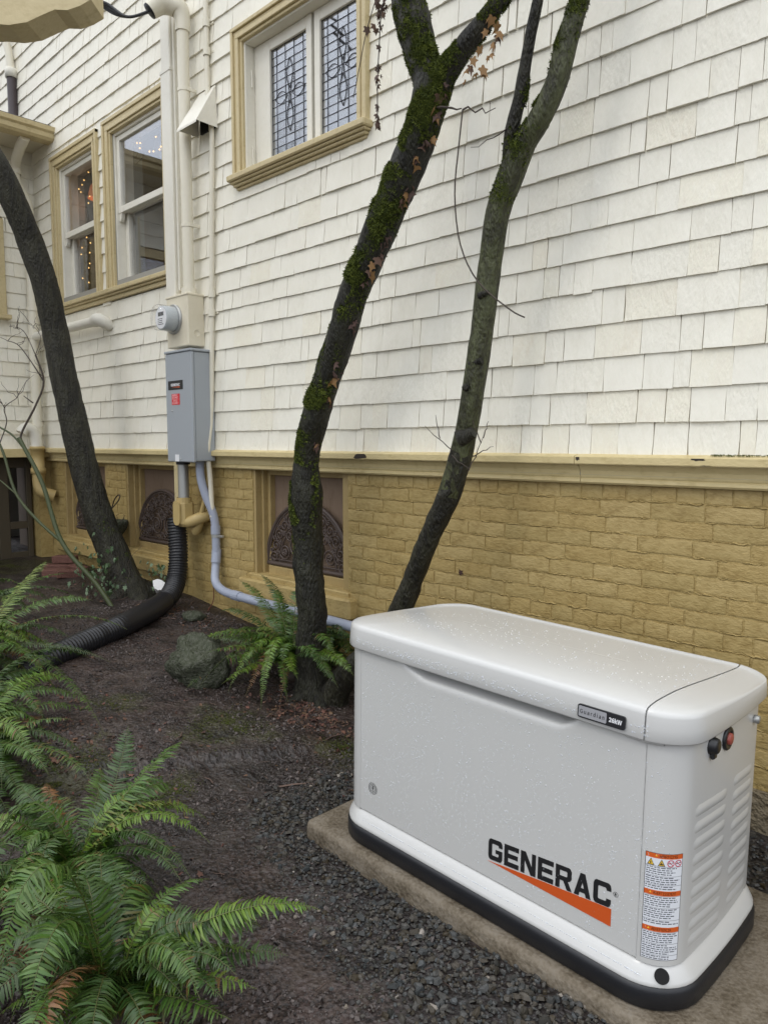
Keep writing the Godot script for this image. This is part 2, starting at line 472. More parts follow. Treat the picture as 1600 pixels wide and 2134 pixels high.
func make_materials() -> void:
	var fine := noise_image(3, 0.02, 5, 512)
	var fine2 := noise_image(9, 0.05, 4, 512)
	var broad := noise_image(14, 0.006, 5, 512)
	var cell := noise_image(21, 0.03, 3, 512, FastNoiseLite.TYPE_CELLULAR)
	var h_fine := height_tex(fine, fine2, 0.4)
	var h_broad := height_tex(broad, fine2, 0.3)
	var h_cell := height_tex(cell, fine, 0.4)
	# shingle paint: old brushed paint over combed wood; tones differ from shingle to shingle
	var paint_tex := ramp_tex(fine, [[0.0, Color(0.95, 0.945, 0.93)], [0.35, Color(0.98, 0.978, 0.97)], [1.0, Color(1, 1, 1)]], broad, 0.55)
	var stain_tex := ramp_tex(broad, [[0.0, Color(0.95, 0.93, 0.895)], [0.40, Color(0.982, 0.975, 0.96)], [0.6, Color(0.985, 0.98, 0.96)], [1.0, Color(1, 1, 1)]], fine, 0.35)
	var tones := [[0.86, 0.828, 0.722], [0.855, 0.822, 0.715], [0.865, 0.834, 0.73], [0.858, 0.826, 0.72], [0.86, 0.826, 0.716], [0.855, 0.82, 0.708]]
	for i in tones.size():
		var t: Array = tones[i]
		var m := mat("shingle_paint_%d" % i, lin(t[0], t[1], t[2]), 0.55, 0.4)
		m.albedo_texture = stain_tex if i >= 4 else paint_tex
		tri(m, Vector3(2.3, 0.9, 2.3) * (1.0 + 0.17 * i))
		relief(m, h_fine, 0.2 if i % 2 == 0 else 0.32)
	var ms := mat("shingle_paint_mixed", Color(1, 1, 1), 0.55, 0.4)
	ms.vertex_color_use_as_albedo = true
	ms.albedo_texture = paint_tex
	tri(ms, Vector3(2.6, 1.0, 2.6))
	relief(ms, h_fine, 0.28)
	mat("shingle_back", lin(0.30, 0.29, 0.26), 0.8)
	# tan trim paint
	var trim_tex := ramp_tex(fine, [[0.0, Color(0.86, 0.84, 0.79)], [0.4, Color(0.97, 0.965, 0.95)], [1.0, Color(1, 1, 1)]], broad, 0.5)
	var tr := mat("trim_paint", lin(0.60, 0.50, 0.29), 0.5, 0.45)
	tr.albedo_texture = trim_tex
	tri(tr, Vector3(3.0, 3.0, 3.0))
	relief(tr, h_fine, 0.12)
	var lg := mat("ledge_paint", lin(0.62, 0.51, 0.27), 0.5, 0.45)
	lg.albedo_texture = trim_tex
	tri(lg, Vector3(1.7, 3.0, 1.7))
	relief(lg, h_fine, 0.2)
	mat("chipped_paint", lin(0.035, 0.025, 0.018), 0.8)
	# painted brick
	var brick_tex := ramp_tex(fine, [[0.0, Color(0.80, 0.77, 0.70)], [0.4, Color(0.94, 0.93, 0.90)], [0.7, Color(1, 1, 1)], [1.0, Color(1, 0.99, 0.95)]], broad, 0.5)
	var bt := [[0.425, 0.316, 0.130], [0.405, 0.302, 0.122], [0.445, 0.332, 0.14], [0.415, 0.302, 0.118]]
	for i in bt.size():
		var t: Array = bt[i]
		var m := mat("brick_paint_%d" % i, lin(t[0], t[1], t[2]), 0.55, 0.45)
		m.albedo_texture = brick_tex
		tri(m, Vector3(2.2, 4.0, 2.2) * (1.0 + 0.13 * i))
		relief(m, h_fine, 0.28)
	var mo := mat("mortar_paint", lin(0.412, 0.306, 0.125), 0.65, 0.4)
	mo.albedo_texture = brick_tex
	tri(mo, Vector3(4.0, 5.0, 4.0))
	relief(mo, h_cell, 0.5)
	var fs := mat("foundation_stone", lin(0.20, 0.165, 0.11), 0.75, 0.4)
	fs.albedo_texture = brick_tex
	tri(fs, Vector3(2, 2, 2))
	relief(fs, h_cell, 2.0)
	# white joinery
	var wj := mat("white_paint", lin(0.78, 0.75, 0.66), 0.45, 0.45)
	wj.albedo_texture = paint_tex
	tri(wj, Vector3(2.5, 2.5, 2.5))
	relief(wj, h_fine, 0.1)
	var cr := mat("cream_paint", lin(0.72, 0.66, 0.52), 0.45, 0.45)
	cr.albedo_texture = paint_tex
	tri(cr, Vector3(2.5, 2.5, 2.5))
	var pp := mat("pipe_paint", lin(0.76, 0.715, 0.59), 0.42, 0.5)
	pp.albedo_texture = paint_tex
	tri(pp, Vector3(3, 1.2, 3))
	# old glass: mirrors part of the light; faint unevenness in the sheet
	var glass_tex := ramp_tex(broad, [[0.0, Color(0.93, 0.95, 0.98)], [1.0, Color(0.97, 0.98, 1.0)]])
	var gl := mat("window_glass", Color(1, 1, 1, 0.19), 0.02, 0.5)
	gl.albedo_texture = glass_tex
	gl.metallic = 1.0
	tri(gl, Vector3(2, 2, 2))
	gl.transparency = BaseMaterial3D.TRANSPARENCY_ALPHA
	var gl2 := mat("leaded_glass", Color(1, 1, 1, 0.19), 0.03, 0.5)
	gl2.albedo_texture = glass_tex
	gl2.metallic = 1.0
	tri(gl2, Vector3(2, 2, 2))
	gl2.transparency = BaseMaterial3D.TRANSPARENCY_ALPHA
	mat("lead", lin(0.05, 0.052, 0.06), 0.5, 0.5).metallic = 0.4
	mat("room_plaster", lin(0.26, 0.18, 0.14), 0.9)
	var bt2 := mat("basement_trim", lin(0.40, 0.295, 0.13), 0.5, 0.45)
	bt2.albedo_texture = trim_tex
	tri(bt2, Vector3(3, 3, 3))
	mat("door_paint", lin(0.06, 0.046, 0.026), 0.6)
	mat("cellar_plaster", lin(0.24, 0.19, 0.15), 0.9)
	mat("room_wood", lin(0.30, 0.25, 0.19), 0.6)
	# grilles
	var gr := mat("grille_brown", lin(0.085, 0.062, 0.054), 0.5, 0.45)
	gr.albedo_texture = trim_tex
	tri(gr, Vector3(4, 4, 4))
	var pb := mat("panel_board", lin(0.22, 0.155, 0.11), 0.7, 0.4)
	pb.albedo_texture = trim_tex
	tri(pb, Vector3(3, 0.8, 3))
	# generator
	var gp := mat("generator_paint", lin(0.55, 0.545, 0.525), 0.38, 0.5)
	gp.clearcoat_enabled = true
	gp.clearcoat = 0.6
	gp.clearcoat_roughness = 0.18
	relief(gp, h_fine, 0.006)
	tri(gp, Vector3(9, 9, 9), false)
	var gk := mat("black_base", lin(0.012, 0.0125, 0.015), 0.42, 0.5)
	relief(gk, h_fine, 0.04)
	tri(gk, Vector3(9, 9, 9), false)
	mat("black_print", lin(0.012, 0.012, 0.013), 0.45)
	mat("orange_print", lin(0.56, 0.085, 0.012), 0.45)
	mat("black_plastic", lin(0.015, 0.015, 0.017), 0.35)
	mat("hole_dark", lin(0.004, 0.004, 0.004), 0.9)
	mat("silver_plate", lin(0.42, 0.42, 0.44), 0.35).metallic = 0.35
	mat("white_print", lin(0.75, 0.75, 0.76), 0.5)
	mat("red_button", lin(0.34, 0.075, 0.055), 0.4)
	var wd := mat("water", Color(0.95, 0.97, 1.0, 0.34), 0.03, 0.5)
	wd.transparency = BaseMaterial3D.TRANSPARENCY_ALPHA
	# concrete
	var cc := ramp_tex(fine2, [[0.0, Color(0.55, 0.50, 0.44)], [0.35, Color(0.80, 0.77, 0.72)], [0.6, Color(0.95, 0.93, 0.9)], [1.0, Color(1, 1, 1)]], broad, 0.5)
	var co := mat("concrete", lin(0.20, 0.175, 0.14), 0.75, 0.4)
	co.albedo_texture = cc
	tri(co, Vector3(2.5, 2.5, 2.5), false)
	relief(co, h_fine, 0.5)
	# metal boxes
	var gb := mat("grey_enamel", lin(0.335, 0.36, 0.385), 0.4, 0.5)
	relief(gb, h_fine, 0.02)
	tri(gb, Vector3(6, 6, 6))
	mat("grey_pvc", lin(0.34, 0.37, 0.45), 0.4, 0.5)
	mat("galvanised", lin(0.42, 0.42, 0.40), 0.4, 0.5).metallic = 0.6
	mat("meter_grey", lin(0.42, 0.45, 0.46), 0.35, 0.5)
	var mg := mat("meter_glass", Color(1, 1, 1, 0.03), 0.01, 0.5)
	mg.transparency = BaseMaterial3D.TRANSPARENCY_ALPHA
	mat("red_sticker", lin(0.60, 0.03, 0.035), 0.5)
	mat("black_hose", lin(0.013, 0.013, 0.015), 0.38, 0.5)
	mat("cable", lin(0.02, 0.02, 0.022), 0.5)
	mat("rust_wire", lin(0.12, 0.035, 0.02), 0.6)
	mat("brown_pipe", lin(0.055, 0.04, 0.042), 0.5)
	mat("roof_shingle", lin(0.05, 0.047, 0.045), 0.85)
	mat("tan_conduit", lin(0.46, 0.34, 0.14), 0.5)
	mat("white_litter", lin(0.7, 0.69, 0.67), 0.5)
	# ground
	var soil_tex := ramp_tex(fine2, [[0.0, Color(0.20, 0.17, 0.155)], [0.36, Color(0.50, 0.44, 0.41)], [0.52, Color(0.80, 0.75, 0.72)], [0.75, Color(0.96, 0.93, 0.9)], [1.0, Color(1, 1, 1)]], broad, 0.45)
	var so := mat("soil", Color(1, 1, 1), 0.5, 0.5)
	so.vertex_color_use_as_albedo = true
	so.albedo_texture = soil_tex
	tri(so, Vector3(2.1, 2.1, 2.1))
	relief(so, h_cell, 1.3)
	var gv := mat("gravel_stone", Color(1, 1, 1), 0.55, 0.45)
	gv.vertex_color_use_as_albedo = true
	var bo := mat("boulder_stone", lin(0.105, 0.107, 0.09), 0.8, 0.35)
	bo.albedo_texture = ramp_tex(cell, [[0.0, Color(0.45, 0.52, 0.38)], [0.4, Color(0.75, 0.78, 0.68)], [0.7, Color(1, 1, 0.97)], [1.0, Color(1, 1, 1)]], fine, 0.55)
	tri(bo, Vector3(4, 4, 4))
	relief(bo, h_fine, 1.5)
	mat("loose_brick", lin(0.13, 0.055, 0.04), 0.75)
	relief(M.loose_brick, h_fine, 0.6)
	tri(M.loose_brick, Vector3(5, 5, 5))
	# bark
	var bark_tex := ramp_tex(fine2, [[0.0, Color(0.30, 0.28, 0.25)], [0.4, Color(0.62, 0.61, 0.54)], [0.65, Color(0.9, 0.92, 0.82)], [1.0, Color(1, 1, 0.98)]], broad, 0.55)
	for d in [["bark_dark", [0.042, 0.038, 0.026], Vector3(6, 1.6, 6), 1.8], ["bark_black", [0.034, 0.032, 0.022], Vector3(6, 1.6, 6), 1.8], ["bark_green", [0.088, 0.092, 0.046], Vector3(4.2, 1.5, 4.2), 1.2]]:
		var m := mat(d[0], lin(d[1][0], d[1][1], d[1][2]), 0.58, 0.45)
		m.albedo_texture = bark_tex
		tri(m, d[2])
		relief(m, h_fine, d[3])
	var mo2 := mat("moss", Color(1, 1, 1), 0.75, 0.3)
	mo2.vertex_color_use_as_albedo = true
	mo2.backlight_enabled = true
	mo2.backlight = Color(0.3, 0.35, 0.12)
	var fe := mat("fern_leaf", Color(1, 1, 1), 0.42, 0.5)
	fe.vertex_color_use_as_albedo = true
	fe.backlight_enabled = true
	fe.backlight = Color(0.35, 0.4, 0.15)
	mat("fern_stalk", lin(0.07, 0.075, 0.025), 0.5)
	mat("cane_green", lin(0.06, 0.075, 0.028), 0.5)
	mat("twig_brown", lin(0.05, 0.036, 0.026), 0.7)
	mat("ivy_green", lin(0.05, 0.095, 0.035), 0.4)
	mat("ivy_pale", lin(0.14, 0.20, 0.11), 0.45)
	mat("leaf_brown", lin(0.10, 0.052, 0.032), 0.7)
	mat("leaf_dark", lin(0.062, 0.03, 0.022), 0.7)
	mat("leaf_orange", lin(0.22, 0.115, 0.035), 0.65)
	for k in ["leaf_brown", "leaf_dark", "leaf_orange", "ivy_green"]:
		M[k].backlight_enabled = true
		M[k].backlight = Color(0.25, 0.22, 0.15)
	var li := mat("litter", Color(1, 1, 1), 0.7)
	li.vertex_color_use_as_albedo = true

func in_gravel(x: float, z: float) -> float:
	# 1 inside the gravel bed, falling off at its ragged edge
	var zmax := 1.28
	if x > -0.5:
		zmax = 2.0
	elif x > -1.33:
		zmax = lerpf(1.60, 1.90, (x + 1.33) / 0.83)
	elif x > -1.9:
		zmax = lerpf(1.40, 1.60, (x + 1.9) / 0.57)
	elif x > -2.2:
		zmax = lerpf(1.28, 1.44, (x + 2.2) / 0.3)
	var wob := nz.get_noise_2d(x * 60.0, z * 60.0) * 0.10
	var f := ss(-0.06, 0.20, zmax - z + wob)
	f *= ss(-2.36, -2.14, x + wob)
	f *= ss(0.55, 0.78, z + wob) if x < -1.75 else 1.0
	return f

func build_ground() -> void:
	var xs := []
	var zs := []
	for v in [-80.0, -40.0, -20.0, -12.0]:
		xs.append(v)
	var x := -9.0
	while x < 2.6:
		xs.append(x)
		x += 0.024 if x > -5.6 and x < 0.2 else 0.06
	for v in [6.0, 14.0, 40.0, 80.0]:
		xs.append(v)
	for v in [-80.0, -30.0, -8.0]:
		zs.append(v)
	var z := -0.4
	while z < 4.6:
		zs.append(z)
		z += 0.024 if z < 2.7 else 0.06
	for v in [8.0, 14.0, 30.0, 80.0]:
		zs.append(v)
	var st := new_st()
	st.set_smooth_group(1)
	var red := Vector3(0.084, 0.062, 0.055)
	var dark := Vector3(0.042, 0.037, 0.035)
	var grey := Vector3(0.086, 0.075, 0.068)
	var green := Vector3(0.060, 0.068, 0.026)
	var moss_spots := [[-2.8, 0.95, 0.22], [-2.9, 1.66, 0.28], [-2.35, 0.62, 0.18], [-2.55, 1.35, 0.12], [-3.7, 0.2, 0.2], [-6.8, 0.5, 0.5], [-3.35, 1.2, 0.16]]
	for j in zs.size():
		for i in xs.size():
			var px: float = xs[i]
			var pz: float = zs[j]
			var y := ground_y(px, pz)
			if pz < -0.2 or absf(px) > 11.0 or pz > 5.0:
				y = ground_y(clampf(px, -9, 2.5), clampf(pz, 0.0, 4.5)) - 0.02
			var n1 := nz.get_noise_2d(px * 14.0 + 77.0, pz * 14.0) * 0.9 + 0.5
			var n2 := nz.get_noise_2d(px * 45.0, pz * 45.0 + 300.0) * 0.9 + 0.5
			var c := dark.lerp(red, clampf(n1, 0, 1)).lerp(grey, clampf(n2 * 0.55, 0, 1))
			c = c.lerp(Vector3(0.035, 0.034, 0.035), in_gravel(px, pz) * 0.8)
			for m in moss_spots:
				var d: float = Vector2(px - m[0], pz - m[1]).length() / m[2] + nz.get_noise_2d(px * 70.0, pz * 70.0) * 0.9
				c = c.lerp(green, 0.75 * ss(1.0, 0.5, d))
			st.set_color(Color(c.x, c.y, c.z))
			st.add_vertex(Vector3(px, y, pz))
	var w := xs.size()
	for j in zs.size() - 1:
		for i in w - 1:
			var a := j * w + i
			st.add_index(a); st.add_index(a + 1); st.add_index(a + w + 1)
			st.add_index(a); st.add_index(a + w + 1); st.add_index(a + w)
	var g := obj("ground", st, M.soil)
	g.set_meta("kind", "structure")

# ------------------------------------------------------------ the house
const ROWS := [1.375, 1.51, 1.638, 1.773, 1.905, 2.042, 2.168, 2.288, 2.404, 2.53, 2.652, 2.79, 2.936, 3.058]
const SZ := 0.036      # plane the shingles hang on
var shingle_meshes := []
var brick_meshes := []

# a wall slab between two corners with rectangular openings [x0, y0, x1, y1]
func slab(st: SurfaceTool, x0: float, x1: float, y0: float, y1: float, z0: float, z1: float, holes: Array) -> void:
	var cx := [x0, x1]
	for h in holes:
		cx.append(h[0]); cx.append(h[2])
	cx.sort()
	for i in cx.size() - 1:
		if cx[i + 1] - cx[i] < 0.0005:
			continue
		var m: float = (cx[i] + cx[i + 1]) * 0.5
		var cuts := []
		for h in holes:
			if m > h[0] and m < h[2]:
				cuts.append([h[1], h[3]])
		cuts.sort_custom(func(a, b): return a[0] < b[0])
		var y := y0
		for c in cuts:
			if c[0] > y:
				box(st, Vector3(cx[i], y, z0), Vector3(cx[i + 1], c[0], z1))
			y = c[1]
		box(st, Vector3(cx[i], y, z0), Vector3(cx[i + 1], y1, z1))

# one wooden shingle, 1 wide, 1 high, 1 thick; thick butt at the foot, thin at the head
func shingle_mesh(k: int) -> ArrayMesh:
	var r := RandomNumberGenerator.new()
	r.seed = 100 + k
	var st := new_st()
	flat(st)
	var g := []
	var drift := r.randf_range(-0.012, 0.012)
	for j in 3:
		var row := []
		for i in 4:
			var u := i / 3.0
			var v := [0.0, 0.45, 1.0][j] as float
			var p := Vector3(u - 0.5, v, lerpf(1.0, 0.32, v) + r.randf_range(-0.09, 0.09))
			if j == 0:
				p.y += r.randf_range(-0.005, 0.005) + drift * 0.6 * (u - 0.5) * 2.0
			if i == 0 or i == 3:
				p.x += r.randf_range(-0.012, 0.012)
			row.append(p)
		g.append(row)
	st.set_smooth_group(1)
	for j in 2:
		for i in 3:
			quad(st, g[j][i], g[j][i + 1], g[j + 1][i + 1], g[j + 1][i])
	flat(st)
	var bk := func(p: Vector3) -> Vector3: return Vector3(p.x, p.y, -0.1)
	for i in 3:
		quad(st, bk.call(g[0][i]), bk.call(g[0][i + 1]), g[0][i + 1], g[0][i])
	for j in 2:
		quad(st, bk.call(g[j][0]), g[j][0], g[j + 1][0], bk.call(g[j + 1][0]))
		quad(st, g[j][3], bk.call(g[j][3]), bk.call(g[j + 1][3]), g[j + 1][3])
	return done(st)

func brick_mesh(k: int) -> ArrayMesh:
	var r := RandomNumberGenerator.new()
	r.seed = 300 + k
	var st := new_st()
	var g := []
	for j in 4:
		var row := []
		for i in 6:
			var u := [0.0, 0.06, 0.33, 0.67, 0.94, 1.0][i] as float
			var v := [0.0, 0.14, 0.86, 1.0][j] as float
			var edge := (i == 0 or i == 5 or j == 0 or j == 3)
			var zz := 0.72 if edge else 1.0
			if (i == 0 or i == 5) and (j == 0 or j == 3):
				zz = 0.58
			zz += r.randf_range(-0.16, 0.16)
			var p := Vector3(u - 0.5 + r.randf_range(-0.008, 0.008), v - 0.5 + r.randf_range(-0.035, 0.035), zz)
			row.append(p)
		g.append(row)
	st.set_smooth_group(1)
	for j in 3:
		for i in 5:
			quad(st, g[j][i], g[j][i + 1], g[j + 1][i + 1], g[j + 1][i])
	flat(st)
	var bk := func(p: Vector3) -> Vector3: return Vector3(p.x, p.y, -0.8)
	for i in 5:
		quad(st, bk.call(g[0][i]), bk.call(g[0][i + 1]), g[0][i + 1], g[0][i])
		quad(st, g[3][i], g[3][i + 1], bk.call(g[3][i + 1]), bk.call(g[3][i]))
	for j in 3:
		quad(st, bk.call(g[j][0]), g[j][0], g[j + 1][0], bk.call(g[j + 1][0]))
		quad(st, g[j][5], bk.call(g[j][5]), bk.call(g[j + 1][5]), g[j + 1][5])
	return done(st)

func row_list(top: float) -> Array:
	var rows := ROWS.duplicate()
	while rows[rows.size() - 1] < top:
		rows.append(rows[rows.size() - 1] + 0.1285 + rr(-0.006, 0.006))
	return rows

# list of shingles [x, y, w, h, thick, tone, mesh, tilt] over x0..x1, leaving out the rects
func lay_shingles(x0: float, x1: float, rows: Array, holes: Array) -> Array:
	var out := []
	for j in rows.size() - 1:
		var y: float = rows[j]
		var h: float = rows[j + 1] - y
		var x := x0 - rr(0.0, 0.1)
		while x < x1:
			var w := rr(0.07, 0.20) if rng.randf() < 0.8 else rr(0.05, 0.09)
			if rng.randf() < 0.12:
				w = rr(0.19, 0.24)
			var a := maxf(x, x0)
			var b := minf(x + w, x1)
			x += w
			var mid := y + h * 0.5
			var keep := [[a, b]]
			for q in holes:
				if mid > q[1] and mid < q[3]:
					var nk := []
					for s in keep:
						if s[1] <= q[0] or s[0] >= q[2]:
							nk.append(s)
						else:
							if s[0] < q[0]:
								nk.append([s[0], q[0]])
							if s[1] > q[2]:
								nk.append([q[2], s[1]])
					keep = nk
			for s in keep:
				if s[1] - s[0] < 0.012:
					continue
				var gap := rr(0.0012, 0.003)
				var u := rng.randf()
				if u < 0.30:
					gap = rr(0.003, 0.006)
				if u < 0.03:
					gap = rr(0.008, 0.013)
				var drop := rr(-0.0012, 0.0012)
				if rng.randf() < 0.03:
					drop = rr(-0.006, 0.004)
				if j == 0:
					drop = 0.002
				var low: float = ss(2.6, 1.5, y)
				var tone := rng.randi_range(0, 2)
				if rng.randf() < 0.10 + 0.35 * low:
					tone = rng.randi_range(3, 5)
				out.append([(s[0] + s[1]) * 0.5, y + drop, s[1] - s[0] - gap, h + 0.014 - drop, rr(0.015, 0.021), tone, rng.randi_range(0, 11), rr(-0.003, 0.003)])
	return out

func casing(parent: Node3D, called: String, m: Material, x0: float, y0: float, x1: float, y1: float, w: float, z0: float, z1: float, bottom := false) -> void:
	# stepped moulding round an opening: outer rect given
	var steps := [[0.0, 0.26, 1.0], [0.26, 0.5, 0.74], [0.5, 0.8, 0.86], [0.8, 1.0, 0.55]]
	for side in (4 if bottom else 3):
		var st := new_st()
		for s in steps:
			var a: float = s[0] * w
			var b: float = s[1] * w
			var zt: float = z0 + (z1 - z0) * s[2]
			match side:
				0:
					bbox(st, Vector3(x0 + a, y0, z0 - 0.02), Vector3(x0 + b + 0.0005, y1 - a, zt), 0.003)
				1:
					bbox(st, Vector3(x1 - b - 0.0005, y0, z0 - 0.02), Vector3(x1 - a, y1 - a, zt), 0.003)
				2:
					bbox(st, Vector3(x0 + a, y1 - b - 0.0005, z0 - 0.021), Vector3(x1 - a, y1 - a, zt + 0.002), 0.003)
				3:
					bbox(st, Vector3(x0 + a, y0 + a, z0 - 0.021), Vector3(x1 - a, y0 + b + 0.0005, zt + 0.002), 0.003)
		obj(called, st, m, parent)

func rect_frame(st: SurfaceTool, x0: float, y0: float, x1: float, y1: float, wl: float, wb: float, wt: float, z0: float, z1: float) -> void:
	bbox(st, Vector3(x0, y0, z0), Vector3(x0 + wl, y1, z1), 0.003)
	bbox(st, Vector3(x1 - wl, y0, z0), Vector3(x1, y1, z1), 0.003)
	bbox(st, Vector3(x0 + wl, y0, z0), Vector3(x1 - wl, y0 + wb, z1 - 0.001), 0.003)
	bbox(st, Vector3(x0 + wl, y1 - wt, z0), Vector3(x1 - wl, y1, z1 - 0.001), 0.003)

func pane(called: String, parent: Node3D, m: Material, x0: float, y0: float, x1: float, y1: float, z: float) -> MeshInstance3D:
	var st := new_st()
	box(st, Vector3(x0, y0, z - 0.002), Vector3(x1, y1, z + 0.002))
	return obj(called, st, m, parent)

# sash window; outer casing x0..x1, sill top y0, head y1
func sash_window(house: Node3D, x0: float, x1: float, y0: float, y1: float, label: String) -> void:
	var w := sub("sash_window", house)
	w.set_meta("label", label)
	casing(w, "casing", M.trim_paint, x0, y0, x1, y1, 0.105, SZ, 0.078)
	var a := x0 + 0.105
	var b := x1 - 0.105
	var t := y1 - 0.105
	var st := new_st()
	# jamb liner
	bbox(st, Vector3(a - 0.012, y0, -0.12), Vector3(a + 0.022, t, 0.034), 0.003)
	bbox(st, Vector3(b - 0.022, y0, -0.12), Vector3(b + 0.012, t, 0.034), 0.003)
	bbox(st, Vector3(a + 0.022, t - 0.02, -0.12), Vector3(b - 0.022, t + 0.012, 0.033), 0.003)
	obj("jamb", st, M.white_paint, w)
	var mid := (y0 + t) * 0.5 + 0.015
	var ua := a + 0.024
	var ub := b - 0.024
	var up := new_st()
	rect_frame(up, ua, mid - 0.025, ub, t - 0.022, 0.042, 0.048, 0.038, -0.022, 0.018)
	for sx in [ua, ub - 0.042]:
		var poly := PackedVector2Array([Vector2(0, 0), Vector2(0, -0.05), Vector2(0.018, -0.062), Vector2(0.03, -0.045), Vector2(0.042, 0)])
		prism(up, poly, Vector3(sx, mid - 0.0255, -0.016), Vector3.RIGHT, Vector3.UP, 0.028)
	obj("upper_sash", up, M.white_paint, w)
	pane("pane", w, M.window_glass, ua + 0.04, mid + 0.02, ub - 0.04, t - 0.058, -0.002)
	var lo := new_st()
	rect_frame(lo, ua, y0 + 0.012, ub, mid + 0.02, 0.052, 0.085, 0.04, -0.075, -0.035)
	obj("lower_sash", lo, M.white_paint, w)
	pane("pane", w, M.window_glass, ua + 0.05, y0 + 0.095, ub - 0.05, mid - 0.018, -0.055)

func leaf_curve(c: Vector2, dir: Vector2, length: float, width: float, bend := 0.0) -> Array:
	# two sides of a pointed petal as polylines
	var n := Vector2(-dir.y, dir.x)
	var out := []
	for s in [-1.0, 1.0]:
		var pts := []
		for i in 11:
			var t := i / 10.0
			pts.append(c + dir * length * t + n * (s * width * sin(PI * t) + bend * sin(PI * t)))
		out.append(pts)
	return out

